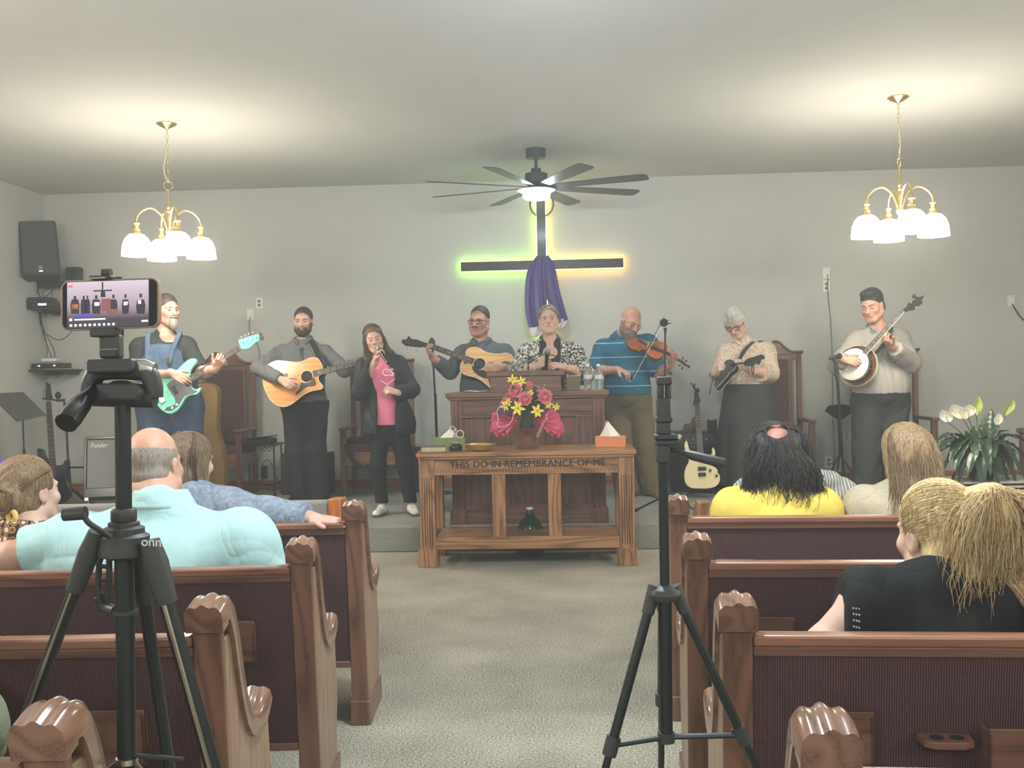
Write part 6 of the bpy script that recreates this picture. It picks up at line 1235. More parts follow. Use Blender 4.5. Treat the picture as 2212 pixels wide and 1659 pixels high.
# ---- mandolin player
def mandolinist():
    g = Fig('grey-haired woman with round glasses in a floral blouse and long dark skirt playing the mandolin', 9.5); H = g.hd = Head(P(1589, 700, 9.45), -24, 30, -8, 1.06)
    g.j(n=(1607, 738), sR=(1570, 765), sL=(1652, 762, .03), eR=(1546, 806, -.08), eL=(1662, 806, -.1), wR=(1545, 802, -.3), wL=(1618, 803, -.42), hR=(1590, 880), hL=(1634, 880), kR=(1590, 970), kL=(1636, 970), aR=(1575, 1055), aL=(1625, 1055))
    g.J['eR'] = P(1552, 812, 9.38); g.J['wR'] = P(1543, 806, 9.16); g.J['aR'].z = g.J['aL'].z = STZ+.09; g.setup(1.03, .14, (.185, .17), .03, neck=.056, arm=1.1, leg=1.1, fem=1.1)
    g.hands = hand(g.J['wR'], P(1556, 790, 9.08)-g.J['wR'], (.6, .5, -.2), (.2, -.5, .8), (.6, .9, .6), .98) + hand(g.J['wL'], P(1596, 790, 9.0)-g.J['wL'], (.1, -.3, .9), (-.3, -.8, .2), (.8, 1.0, .6), .95)
    g.make_body(SKIN, jowl=.5, brow=(.6, .55, .5), eyes='down', lips=(.82, .55, .52)); zb = P(1610, 853, 9.4).z
    m_flo = pattern('floral_blouse', L(208, 200, 184), [L(160, 112, 98), L(120, 120, 98)], 62, thr=.55)
    pr = [cap(g.J['s'+d], g.J['e'+d], .07, .078, .03) for d in 'RL']+[cap(g.J['eL'], lerp(g.J['eL'], g.J['wL'], .4), .075, .062, .03)]
    shirt(g, m_flo, zb, (.98, 1.35), .020, .012, 37, 'blouse', ua=.024, fa=.024, subs=[ell(g.J['n']+g.fw*.13+V(0, 0, -.06), (.035, .07, .09), None, .02)]); collar(g, m_flo, .07, .6)
    J = g.J; hm = lerp(J['hR'], J['hL'], .5); m = MB(); random.seed(5); ph = [random.uniform(0, 6) for _ in range(4)]
    zt = zb+.10; rings = []
    for i in range(24):
        f = i/23; z = zt+(STZ+.10-zt)*f; rx = .21+.05*min(1, f*2.2)+.02*f; ry = .20+.03*min(1, f*2)+.02*f
        rings.append([V(hm.x+.01+math.cos(a)*(rx+.018*f*math.sin(7*a+ph[0])+.012*f*math.sin(13*a+ph[1]+f*2)), hm.y-.03*(1-f)+math.sin(a)*(ry+.018*f*math.sin(7*a+ph[0])+.01*f*math.sin(11*a+ph[2])), z) for a in [2*PI*j/72 for j in range(72)]])
    m.ring(rings); m.build('skirt', cloth('dark_grey_skirt', L(62, 66, 66)), g.root, angle=60); g.shoes(m_shoe, .26)
    h_w = hair_mat('silver_hair', L(150, 150, 146), L(216, 216, 208)); hr = soft('hair', [H.E((0, -.022, .055), (.088, .104, .092)), H.E((0, -.02, .12), (.06, .07, .05), k=.03), H.E((0, -.07, .02), (.08, .06, .08)), H.C((-.08, .02, .04), (-.082, .03, -.02), .014, .01), H.C((.08, .0, .04), (.086, -.0, -.05), .018, .014), sub(H.E((.01, .095, -.02), (.062, .075, .080), k=.02)), sub(H.E((0, .03, -.11), (.1, .12, .07), k=.01))], .0038, h_w, g.root, fold=.006, freq=50, seed=4)
    random.seed(3); strand_mesh('fringe', h_w, hr, [[H.p(x+.01*math.sin(k), .07+.035*math.sin(t*PI*.6), .12-.075*t) for t in [i/8 for i in range(9)]] for k, x in enumerate([-.06+.006*i for i in range(21)])], .003, .001)
    glasses(H, m_blk, g.root, .025, .019, .0022)
    strap(g, [g.J['n']+g.ax*.06-g.fw*.06, g.J['n']+g.ax*.072+g.fw*.05+V(0, 0, .0), P(1610, 755, 9.25), P(1598, 775, 9.15)], m_blk, .02); MB().tube([P(1626, 797, 8.98)+V(0, .05*math.cos(a), .045*math.sin(a)) for a in [2*PI*i/20 for i in range(20)]], .005, 6, closed=True).build('bracelet', m_blk, g.root)
mandolinist()
# ---- banjo player
def banjoist():
    g = Fig('dark-haired man in a small-checked shirt playing the banjo at the right', 9.1); H = g.hd = Head(P(1884, 662, 9.05), -38, 16, -4, 1.12)
    g.j(n=(1898, 708), sR=(1850, 742), sL=(1940, 736, .03), eR=(1812, 790, -.08), eL=(1965, 785, -.08), wR=(1822, 776, -.33), wL=(1926, 747, -.36), hR=(1876, 880), hL=(1928, 880), kR=(1872, 970), kL=(1932, 970), aR=(1868, 1060), aL=(1935, 1060))
    g.J['aR'].z = g.J['aL'].z = STZ+.09; g.setup(1.15, .155, (.225, .20), .04, neck=.07, arm=1.22, leg=1.25)
    g.hands = hand(g.J['wR'], P(1845, 780, 8.72)-g.J['wR'], (.1, .8, -.3), (.4, -.2, 1), (.6, .8, .5), 1.12) + hand(g.J['wL'], P(1903, 728, 8.66)-g.J['wL'], (-.2, -.2, .8), (-.5, -.8, .1), (.8, 1.0, .6), 1.12)
    g.make_body(SKIN2, jowl=1, brow=(.35, .28, .25), eyes='down', lips=(.72, .46, .44)); tz_ = P(1898, 846, 9.05).z
    t = NT('checked_shirt'); v = t.coords(); sp = t.n('ShaderNodeSeparateXYZ'); t.l(v, sp.inputs[0]); g1 = t.math('SINE', t.math('MULTIPLY', sp.outputs[0], 560)); g2 = t.math('SINE', t.math('MULTIPLY', sp.outputs[2], 560)); _n = t.n('ShaderNodeTexNoise'); _n.inputs['Scale'].default_value = 200; wrinkle(t, _n.outputs[0], .6); m_chk = t.set(.85, 0, .2, t.ramp(t.math('MULTIPLY_ADD', t.math('MULTIPLY', g1, g2), .5, .5), [(.3, L(96, 96, 98)), (.6, L(196, 192, 184))]))
    shirt(g, m_chk, tz_-.01, (1.75, 1.8), .022, .014, 41, ua=.018, fa=.01); collar(g, m_chk, .084, .5)
    trousers(g, cloth('charcoal_trousers', L(66, 68, 70)), tz_+.01, STZ+.02, (.13, .105, .095), .012, 18, .014); g.shoes(m_shoe)
    soft('hair', [H.E((0, -.025, .055), (.084, .102, .092)), H.E((0, .04, .115), (.06, .05, .028), k=.03), H.E((.0, -.08, -.02), (.07, .04, .07), k=.02), sub(H.E((0, .098, -.012), (.068, .066, .078), k=.01)), sub(H.E((0, .04, -.08), (.1, .1, .075), k=.01))], .0038, hair_mat('black_hair', L(34, 36, 40), L(66, 70, 74)), g.root, fold=.003, freq=60)
    N = g.J['n']; strap(g, [N+g.ax*.06-g.fw*.06, N+g.ax*.08+g.fw*.06, P(1915, 735, 8.84), P(1893, 765, 8.82)], m_blk, .022)
    MB().box(P(1908, 868, 8.9), (.05, .008, .03)).build('belt_buckle', m_steel, g.root, bevel=.003) if False else None
banjoist()
# ================================================================ the people in the pews, seen from behind
def seated(label, Y0, n, sR, sL, eR, eL, wR, wL, head, h=.0055, **k):
    g = Fig(label, Y0, h, base_z=.0); g.backview = True; g.hd = head; g.j(n=n, sR=sR, sL=sL, eR=eR, eL=eL, wR=wR, wL=wL)
    c = lerp(g.J['sR'], g.J['sL'], .5)
    for sd, a in (('R', 1), ('L', -1)): g.J['h'+sd] = V(c.x+a*.10, Y0+.03, .56); g.J['k'+sd] = V(c.x+a*.12, Y0+.44, .50); g.J['a'+sd] = V(c.x+a*.12, Y0+.42, .08)
    g.setup(**k); g.root.location = (c.x, Y0, 0); g.hands = []; return g
jeans = cloth('dark_trousers', L(50, 54, 62))
def seat_legs(g, mat): 
    J = g.J; return g.garment('trousers', mat, [cap(J['h'+d], J['k'+d], .10, .08, .04) for d in 'RL']+[cap(J['k'+d], J['a'+d], .075, .06, .03) for d in 'RL']+g.torso[3:5], .012, [g.below(.66), g.above(.04)], (), .008, 5, h=.009)
# ---- bald man in aqua polo
def aqua():
    H = Head(P(334, 1010, 3.30), 174, 0, 2, 1.03)
    g = seated('bald man with grey hair fringe in an aqua polo shirt, left arm along the pew', 3.22, (340, 1082), (522, 1178, .0), (160, 1176, .0), (566, 1268, .02), (20, 1208, -.03), (520, 1380, .3), (-190, 1225, -.02), H, bulk=1.25, chest=.15, belly=(.25, .2), bellyf=.0, neck=.075, arm=1.35)
    g.hands = hand(g.J['wL'], V(-1, 0, -.1), V(0, -.3, -1), V(0, 1, 0), (.2, .3, .2), 1.1)+hand(g.J['wR'], V(-.3, 1, -.4), V(0, 0, -1), V(-1, 0, 0), (.3, .4, .3), 1.1)
    g.make_body(SKIN3, jowl=1, extra=[H.C((-.03, -.085, -.06), (.03, -.085, -.06), .03, k=.03)])
    m_aq = cloth('aqua_polo', L(168, 205, 206), .75, 300, .05)
    fw = g.fw; s = g.garment('polo_shirt', m_aq, g.torso+g.sleeve('R', .88, .03)+g.sleeve('L', .62, .022)+[cap(g.J['sR']+V(-.02, -.02, -.05), g.J['sL']+V(.02, -.02, -.05), .10, k=.05), ell(lerp(g.J['hR'], g.J['hL'], .5)+V(0, 0, .16), (.30, .2, .2), None, .08)], .014, [g.above(.56)], (), .012, 51, freq=18, stretch=(.7, 1, 1.1))
    S_, E_ = g.J['sL'], g.J['eL']; c = lerp(S_, E_, .62); d = (E_-S_).normalized(); MB().cyl(c-d*.004, c+d*.010, .092, .088, 32).build('white_sleeve_trim', m_paper, s)
    N = g.J['n']; m = MB(); m.grid(lambda u, v: N+V(math.cos(-PI*.15+1.3*PI*u)*(.085+.03*v), -math.sin(-PI*.15+1.3*PI*u)*(.08+.028*v)+.02, .030-.055*v+.01*math.sin(u*PI)), 30, 6); m.build('collar', m_aq, s, solid=.006, angle=0)
    soft('hair', [H.E((0, -.018, .035), (.0765, .0955, .082)), H.E((0, -.05, -.02), (.070, .0635, .05)), sub(H.E((0, .0, .135), (.12, .13, .085), k=.01)), sub(H.E((0, .10, .0), (.1, .09, .2), k=.01)), sub(H.E((0, -.02, -.11), (.1, .12, .05), k=.01))], .004, hair_mat('cropped_grey_hair', L(112, 100, 92), L(160, 150, 140), 90), g.root, fold=.0015, freq=120)
    seat_legs(g, jeans)
aqua()
# ---- woman with a bun
def bun():
    H = Head(P(64, 1068, 3.42), 158, -2, 4, 1.02); g = seated('woman with a low bun and brown patterned top at the left edge', 3.36, (62, 1130), (165, 1190), (-45, 1195), (185, 1290), (-70, 1300), (150, 1400, .3), (-40, 1400, .3), H, bulk=.95, chest=.12, belly=(.17, .14), neck=.055)
    g.make_body(SKIN)
    t = NT('dotted_brown_print'); v = t.coords(); vo = t.n('ShaderNodeTexVoronoi'); vo.inputs['Scale'].default_value = 34; vo.inputs['Randomness'].default_value = .25; t.l(v, vo.inputs[0]); c = t.ramp(vo.outputs['Distance'], [(.0, L(206, 214, 186)), (.26, L(206, 214, 186)), (.30, L(120, 74, 50)), (.44, L(176, 146, 104)), (.52, L(64, 50, 42))], 'CONSTANT')
    wrinkle(t, vo.outputs['Distance'], .4); g.garment('patterned_top', t.set(.85, 0, .2, c), g.torso+g.sleeve('R', .95, .01)+g.sleeve('L', .95, .01), .014, [g.above(.56)], (), .007, 12, subs=[ell(g.J['n']+V(0, 0, .015), (.075, .07, .05), None, .015)])
    hb = hair_mat('bun_brown_hair', L(84, 66, 48), L(152, 124, 92)); hr = soft('hair', [H.E((0, -.02, .045), (.085, .102, .092)), H.E((0, -.045, -.02), (.078, .065, .065)), H.E((-.035, -.105, -.005), (.048, .036, .05), k=.02), H.C((-.03, -.085, -.04), (.0, -.07, -.09), .022, .014, .02), sub(H.E((0, .09, -.02), (.07, .08, .09), k=.02)), sub(H.E((0, .06, -.11), (.1, .1, .07), k=.01))], .004, hb, g.root, fold=.006, freq=60, seed=2)
    random.seed(6); Ps = [[H.p(-.035+(.03+.014*random.random())*math.cos(a0+t*3.2), -.125-.012*math.sin(t*3), -.005+(.034+.01*random.random())*math.sin(a0+t*3.2)) for t in [i/10 for i in range(11)]] for a0 in [random.uniform(0, 6) for _ in range(60)]]
    Ps += flow(H, [(.06, .02, .11), (.05, -.07, .09), (.0, -.12, .04)], 60, (.03, .03), .01, rnd=4) + flow(H, [(-.07, .02, .08), (-.07, -.06, .05), (-.04, -.11, .0)], 40, (.02, .02), .01, rnd=5)
    strand_mesh('hair_strands', hb, hr, Ps, .0013, .0007, 3); m = MB(); m.tube(arc(H.p(-.055, -.12, -.055), .018, 0, 2*PI, 14, H.x, H.u)[:-1], .009, 8, closed=True); m.build('yellow_scrunchie', plain('yellow_cloth', L(226, 196, 110), .7), g.root); seat_legs(g, jeans)
bun()
# ---- woman in denim jacket with outstretched arm
def denim():
    H = Head(P(412, 1001, 4.12), 160, 0, -4, .98); g = seated('brown-haired woman in a denim jacket, arm lying along the pew rail', 4.08, (415, 1062), (492, 1096), (345, 1100), (575, 1112, -.10), (330, 1180), (668, 1119, -.15), (370, 1240, .2), H, bulk=.95, chest=.12, belly=(.16, .14), neck=.05)
    g.hands = hand(g.J['wR'], P(735, 1127, 3.90)-g.J['wR'], (0, .1, -1), (0, -1, .1), (.04, .08, .06), 1.08, thumb=(.75, .65, -.1), spread=.02); g.make_body(SKIN, h=.0042)
    dn = NT('light_denim'); v = dn.coords(); nz = dn.n('ShaderNodeTexNoise'); nz.inputs['Scale'].default_value = 60; nz.inputs['Detail'].default_value = 8; dn.l(v, nz.inputs[0]); wrinkle(dn, nz.outputs[0], .7, 10); dm = dn.set(.9, 0, .15, dn.ramp(nz.outputs[0], [(.35, L(118, 130, 148)), (.65, L(146, 158, 176))]))
    s = g.garment('denim_jacket', dm, g.torso+g.sleeve('R', 1.82, .016, .018)+g.sleeve('L', 1.9, .012, .01), .014, [g.above(.56)], (), .011, 33, freq=34)
    E_, W_ = g.J['eR'], g.J['wR']; d = (W_-E_).normalized(); c = lerp(E_, W_, .80); MB().cyl(c-d*.035, c+d*.035, .056, .054, 28).build('cuff', dm, s, bevel=.004)
    hb = hair_mat('straight_brown_hair', L(70, 58, 46), L(142, 120, 96)); hr = soft('hair', [H.E((0, -.015, .046), (.086, .104, .092)), H.E((0, -.05, -.05), (.084, .065, .12)), H.C((.07, -.01, .0), (.075, -.0, -.13), .024, .02, .03), H.C((-.07, -.01, .0), (-.075, -.0, -.13), .024, .02, .03), sub(H.E((0, .11, -.02), (.062, .08, .1), k=.02))], .0045, hb, g.root, fold=.004, freq=70, stretch=(1, 1, .1))
    Ps = []; 
    for k, x in enumerate([-.08+.01*i for i in range(17)]): Ps += flow(H, [(x*.5, -.03, .135), (x*.95, -.10+abs(x)*.4, .08), (x*1.08, -.115+abs(x)*.6, -.03), (x*1.05, -.10+abs(x)*.5, -.16)], 7, (.006, .008), .006, .002, 2, rnd=k)
    strand_mesh('hair_strands', hb, hr, Ps, .0012, .0007, 3); seat_legs(g, jeans)
    m = MB(); [m.ell(P(x, y, 3.84), (.006, .004, .004)) for x, y in ((735, 1128), (737, 1134))]; m.build('painted_nails', plain('red_nail', L(176, 60, 70), .3), g.root)
denim()
# ---- yellow shirt
def yellow():
    H = Head(P(1676, 989, 4.22), 178, 6, 2, 1.08); g = seated('person in a bright yellow t-shirt with dark curly hair and a bald spot', 4.15, (1678, 1052), (1768, 1102), (1588, 1104), (1790, 1190), (1560, 1190), (1740, 1280, .3), (1610, 1280, .3), H, bulk=1.05, chest=.14, belly=(.2, .16), neck=.06, arm=1.15)
    g.make_body(skin_mat('skin_sunburnt', L(186, 138, 120))); g.garment('t_shirt', cloth('yellow_tshirt', L(226, 203, 98), .8, 300, .04), g.torso+g.sleeve('R', .9, .015)+g.sleeve('L', .9, .015), .016, [g.above(.56)], (), .011, 61, freq=18)
    hb = hair_mat('dark_curly_hair', L(34, 32, 32), L(82, 78, 76)); hr = soft('hair', [H.E((0, -.02, .045), (.096, .108, .094)), H.E((0, -.05, -.06), (.12, .075, .10), k=.04), H.E((.05, -.05, -.14), (.07, .05, .05), k=.03), H.E((-.06, -.05, -.13), (.07, .05, .05), k=.03), sub(H.E((.005, -.088, .108), (.044, .05, .056), k=.035)), sub(H.E((0, .12, -.02), (.07, .09, .1), k=.02))], .0045, hb, g.root, fold=.016, freq=55, seed=8)
    Ps = []; random.seed(77); prm = [random.uniform(0, 2*PI) for _ in range(420)]
    for k, th in enumerate(prm):
        sn, cn = math.sin(th), math.cos(th); r0 = .043; st = (.005+r0*sn, -.088-.02*(1-abs(sn)), .108+r0*cn); sg = 1 if sn > 0 else -1
        if cn > .1: path = [st, (sg*(.05+.045*abs(sn)), -.03-.03*abs(sn), .125-.03*abs(sn)), (sg*.103, -.04-.03*abs(sn), .05), (sg*.112, -.06, -.06), (sg*.108, -.07, -.17)]
        else: path = [st, (.075*sn, -.128, .03), (.12*sn, -.142+abs(sn)*.03, -.05), (.135*sn, -.135+abs(sn)*.04, -.13), (.13*sn, -.115, -.205)]
        def on(q, l=.004):
            e = V(*q)-V(0, -.02, .045); return tuple(V(0, -.02, .045)+e*((1+l/.1)/math.sqrt((e.x/.096)**2+(e.y/.108)**2+(e.z/.094)**2)))
        path = [on(path[0], 0), on(path[1])]+path[2:]
        Ps += flow(H, path, 1.6, (.003, .02), .016, .011, 4, rnd=k)
    strand_mesh('curly_strands', hb, hr, Ps, .0012, .0007, 3); seat_legs(g, jeans)
yellow()
# ---- girl with long straight hair
def longhair():
    H = Head(P(1956, 988, 4.25), 186, 6, 8, 1.0); g = seated('girl with very long light brown hair and a beige cardigan', 4.2, (1960, 1055), (2018, 1100), (1866, 1096), (2030, 1190), (1850, 1180), (1990, 1270, .3), (1880, 1270, .3), H, bulk=.9, chest=.11, belly=(.15, .13), neck=.045)
    g.make_body(SKIN); g.garment('cardigan', cloth('beige_cardigan', L(196, 184, 160), .9, 160), g.torso+g.sleeve('R', 1.8, .012, .01)+g.sleeve('L', 1.8, .012, .01), .016, [g.above(.56)], (), .010, 66)
    hb = hair_mat('ash_brown_hair', L(112, 92, 72), L(196, 168, 128)); hr = soft('hair', [H.E((0, -.015, .05), (.088, .104, .095)), H.E((0, -.045, -.05), (.098, .07, .13), k=.04), H.C((.03, -.07, -.12), (.14, -.07, -.28), .055, .05, .04), H.C((0, -.07, -.12), (.06, -.08, -.30), .06, .05, .04), H.C((.07, -.02, 0), (.08, -.03, -.16), .025, .025, .03), sub(H.E((0, .12, -.02), (.07, .09, .1), k=.02))], .0045, hb, g.root, fold=.006, freq=60, stretch=(1, 1, .12))
    Ps = []
    for k in range(24):
        x = -.095+.19*k/23; Ps += flow(H, [(x*.35, -.03, .142), (x*.9, -.10+abs(x)*.35, .08), (x*1.1, -.13+abs(x)*.5, -.04), (x*1.1+.03, -.135+abs(x)*.3, -.15), (x*1.25+.085, -.13, -.32)], 11, (.006, .014), .010, .003, 2, rnd=k+40)
    strand_mesh('hair_strands', hb, hr, Ps, .0012, .0006, 3); seat_legs(g, jeans)
longhair()
# ---- blonde woman in black
def blonde():
    H = Head(P(2036, 1134, 2.52), 156+360, 0, 2, 1.0); H = Head(P(2022, 1160, 2.52), 200, 2, 3, 1.0)
    g = seated('woman with messy blonde ponytail in a black top with beaded sleeve edge', 2.46, (2040, 1240), (2165, 1312, .02), (1868, 1314, 0), (2200, 1430), (1782, 1410, -.02), (2150, 1560, .3), (1860, 1520, .3), H, bulk=.98, chest=.13, belly=(.18, .15), neck=.056, arm=1.2, h=.0045) if False else seated('woman with messy blonde ponytail in a black top with beaded sleeve edge', 2.46, (2035, 1242), (2150, 1304, .02), (1876, 1306, 0), (2190, 1430), (1782, 1400, -.02), (2150, 1560, .3), (1860, 1520, .3), H, h=.0048, bulk=.98, chest=.13, belly=(.18, .15), neck=.056, arm=1.2)
    g.make_body(SKIN, jowl=.3); m_bk = cloth('black_knit', L(30, 32, 33), .8, 300); s = g.garment('black_top', m_bk, g.torso+g.sleeve('R', .5, .012)+g.sleeve('L', .9, .010), .012, [g.above(.56), lambda X, Y, Z: (P(1814, 1320, 2.46).x-X)+.12*(Z-.8)+0*Y], (), .010, 71)
    S_, E_ = g.J['sL'], g.J['eL']; m = MB(); d = (E_-S_).normalized()
    for r in range(3):
        X_ = P(1814, 1320, 2.46).x+.004+.0065*r; t = (X_-S_.x)/(E_.x-S_.x); c = lerp(S_, E_, t); ca = abs(d.x)
        for i in range(46): a = 2*PI*i/46+r*.07; m.ell(c+V(.12*(math.sin(a)*.088), math.cos(a)*.086, math.sin(a)*.092/max(ca, .6)*.85), (.0028,)*3, n=6, m=4)
    m.build('beaded_trim', plain('silver_beads', L(200, 200, 196), .25, .5), s)
    hb = hair_mat('blonde_hair', L(176, 148, 102), L(236, 214, 166)); hr = soft('hair', [H.E((0, -.018, .05), (.084, .102, .090)), H.E((0, -.05, -.03), (.076, .06, .06)), H.E((-.055, -.112, .075), (.036, .03, .034), k=.03), H.C((-.06, -.11, .07), (.0, -.105, -.06), .035, .035, .05), H.C((-.07, -.11, .07), (-.12, -.10, -.06), .038, .034, .05), H.C((-.08, -.11, .08), (-.18, -.09, .0), .032, .028, .05), sub(H.E((0, .10, -.01), (.068, .09, .09), k=.02)), sub(H.E((0, .05, -.105), (.11, .1, .07), k=.01))], .0038, hb, g.root, fold=.004, freq=80, stretch=(1, 1, .5))
    tie = (-.055, -.115, .095)
    Ps = comb(H, [(.060, .045, .0), (.074, .03, .03), (.072, .04, .07), (.05, .055, .105), (.0, .06, .13), (-.05, .05, .11), (-.075, .03, .05)], tie, 620, jit=.008) + comb(H, [(.072, -.035, -.02), (.07, -.03, -.04), (.05, -.07, -.07), (.02, -.08, -.075), (-.03, -.08, -.07), (-.07, -.05, -.03)], tie, 520, jit=.008, rnd=2) + comb(H, [(.05, -.04, -.055), (.0, -.06, -.07), (-.05, -.04, -.05)], (.0, -.11, -.0), 160, jit=.01, rnd=3)
    random.seed(5)
    for k in range(1150):
        u = random.random(); x1 = .068-.285*u+random.uniform(-.02, .02); zf = -.16+.11*abs(u-.35)+random.uniform(-.05, .06); dp = random.uniform(-.17, -.105); top = .085+random.uniform(.0, .035)*(1-abs(u-.5))
        Ps += flow(H, [tie, (tie[0]+(x1-tie[0])*.35, dp*.95, top+.012), (tie[0]+(x1-tie[0])*.82, dp, .055+random.uniform(-.02, .02)), (x1, dp*.92, (.06+zf)/2-.01), (x1+random.uniform(-.025, .025), dp*.85, zf)], .4, (.002, .006), .008, random.uniform(.004, .013), random.uniform(1.6, 3.2), rnd=k)
    lw = []
    for k in range(22): x0 = -.05-.09*k/21; lw += flow(H, [(x0*.8, -.08, -.03), (x0*1.0-.03, -.16, -.12), (x0-.045, -.235, -.24), (x0-.045, -.27, -.36), (x0-.04, -.27, -.5)], 9, (.006, .014), .008, .004, 1.4, rnd=k+300)
    strand_mesh('loose_long_hair', hair_mat('dark_blonde_hair', L(112, 92, 66), L(176, 148, 108)), hr, lw, .0013, .0008, 3)
    strand_mesh('ponytail_strands', hb, hr, Ps, .0011, .0006, 3); m = MB(); m.tube(arc(H.p(-.055, -.128, .10), .02, 0, 2*PI, 16, H.x, (H.u*.5-H.f*.5))[:-1], .008, 8, closed=True); m.build('hair_tie', hb, g.root); seat_legs(g, jeans)
blonde()
# ---- green sleeve at the lower left
def green():
    H = Head(V(-1.62, 1.96, 1.2), 175, 0, 0, 1.0); g = Fig('person at the lower left corner of whom only a pale green sleeve shows', 1.93, .008, base_z=0); g.backview = True; g.hd = H
    J = g.J; J['n'] = V(-1.62, 1.92, 1.06); J['sR'] = V(-1.46, 1.9, 1.0); J['sL'] = V(-1.78, 1.9, 1.0); J['eR'] = P(-75, 1575, 1.84); J['wR'] = V(-1.4, 2.12, .72); J['eL'] = V(-1.86, 1.9, .78); J['wL'] = V(-1.7, 2.1, .7)
    for sd, a in (('R', 1), ('L', -1)): J['h'+sd] = V(-1.62+a*.09, 1.93, .56); J['k'+sd] = V(-1.62+a*.1, 2.12, .5); J['a'+sd] = V(-1.62+a*.1, 2.12, .08)
    g.setup(bulk=.95, chest=.11, belly=(.16, .14)); g.root.location = (-1.62, 1.93, 0); g.hands = []; g.make_body(SKIN)
    g.garment('green_shirt', cloth('pale_green_cloth', L(118, 124, 104)), g.torso+g.sleeve('R', 1.5, .02, .015)+g.sleeve('L', 1.5, .01, .01), .014, [g.above(.56)], (), .014, 31, freq=40)
    soft('hair', [H.E((0, -.02, .05), (.084, .1, .09)), sub(H.E((0, .1, -.01), (.068, .08, .085)))], .006, h_brown, g.root)
green()
# ================================================================ tripods, stands, amplifiers, plant
def pz(px, py, Y): return P(px, py, Y)
m_alu = plain('dark_anodised_tube', L(46, 52, 52), .35, .5, vary=.06); m_tp = plain('tripod_plastic', L(52, 54, 54), .5, vary=.06)
# ---- phone tripod, left foreground
Y1 = 1.70; hubp = P(268, 1185, Y1)
t1 = thing('phone_tripod', 'large black tripod in the left foreground holding a phone, pale lettering on its leg joint', 'tripod', (hubp.x, Y1, 0)); t1y = Y1
def b1(m, n, mt=m_tp, par=None, **k): return m.build(n, mt, par or t1, **k)
cxy = lambda y: P(265+(y-900)*.012, y, Y1)
b1(MB().cyl(cxy(868), cxy(1106), .0135, n=20), 'centre_column', m_alu)
b1(MB().tube([cxy(1098), cxy(1104), cxy(1122), cxy(1128)], [.019, .0215, .0215, .019], 24), 'column_collar', bevel=.001)
b1(MB().tube([cxy(1175), cxy(1345)], .0165, 20), 'column_sleeve', m_alu); b1(MB().tube([cxy(1340), cxy(1648)], .0158, 20), 'lower_column', m_alu); b1(MB().tube([cxy(1318), cxy(1326)], .0205, 24), 'column_ring'); b1(MB().tube([cxy(1636), cxy(1648)], .0185, 24), 'bottom_ring', m_chrome)
sp = b1(MB().tube(spline([cxy(1126), cxy(1140), cxy(1165), cxy(1205)], 4), [.022]+[.026]*3+[.034]*3+[.042]*3+[.044]*2+[.028]*1, 24), 'spider', m_tp)
cr = b1(MB().tube(spline([P(236, 1160, Y1-.045), P(212, 1143, Y1-.06), P(190, 1128, Y1-.065), P(178, 1107, Y1-.065)], 5), .008, 10, flat=.6), 'crank_arm'); b1(MB().tube([P(185, 1108, Y1-.065), P(138, 1112, Y1-.065)], [.011, .0105], 14), 'crank_grip', m_tp, cr)
legs = [((205, 1160), (16, 1659), -.02, .0, V(-1.31, 1.93, .0), .011), ((326, 1180), (460, 1659), -.02, -.0, V(-.42, 1.56, .0), .0135), ((298, 1200), (357, 1600), .05, .25, V(-.60, 2.10, 0), .012)]
for i, (a, b, da, db_, foot, r) in enumerate(legs):
    A0 = P(a[0], a[1], Y1+da); Bq = P(b[0], b[1], Y1+db_); d = (Bq-A0).normalized(); tt = A0.z/(-d.z); F_ = A0+d*tt; F_.z = .012
    mid = A0+d*.10; k0 = A0+d*.0
    jt = b1(MB().tube([k0-d*.01, A0+d*.03, mid], [r*1.25, r*1.6, r*1.35], 18), 'leg_joint', m_tp)
    lg = b1(MB().tube([A0+d*.05, A0+d*tt*.55], r, 16), 'leg', m_alu); x, y, z = frame(d, (0, -1, 0)); b1(MB().tube([A0+d*.10+x*r*.92, A0+d*tt*.54+x*r*.92], r*.3, 6), 'leg_ridge', m_steel if i < 2 else m_alu, lg); b1(MB().tube([A0+d*tt*.5, A0+d*tt*.56], r*1.35, 14), 'leg_clamp', m_tp, lg)
    b1(MB().tube([A0+d*tt*.55, A0+d*tt*.985], r*.8, 14), 'leg_extension', m_alu); b1(MB().ell(A0+d*tt*.985, (.014, .014, .012)), 'foot', m_rubber)
    if i == 1:
        m = MB(); put_text(m, 'onn.', .022, P(330, 1180, Y1-.052), (1, .05, -.06), (.02, 0, 1), .0006); b1(m, 'lettering', plain('pale_print', L(200, 202, 198), .6), jt, smooth=False)
    if i != 1: b1(MB().tube([cxy(1630), A0+d*(tt*.53)], .007, 8, flat=.5), 'brace', m_steel if i == 2 else m_alu)
b1(MB().tube([cxy(1630), P(395, 1640, Y1)], .007, 8, flat=.5), 'brace', m_alu)
m = MB(); 
for (x0, y0), (x1, y1) in (((228, 1180), (214, 1215)), ((214, 1215), (212, 1270)), ((212, 1270), (216, 1300)), ((236, 1190), (236, 1250)), ((236, 1250), (232, 1300))): m.tube([P(x0, y0, Y1+.03), P(x1, y1, Y1+.03)], .0055, 8)
for y in (1196, 1222, 1252, 1282): m.tube([P(213, y, Y1+.03), P(236, y+3, Y1+.03)], .004, 8)
m.tube(spline([P(214, 1290, Y1+.03), P(218, 1306, Y1+.03), P(232, 1314, Y1+.02), P(250, 1320, Y1+.0)], 5), .009, 10); b1(m, 'geared_bracket', m_tp)
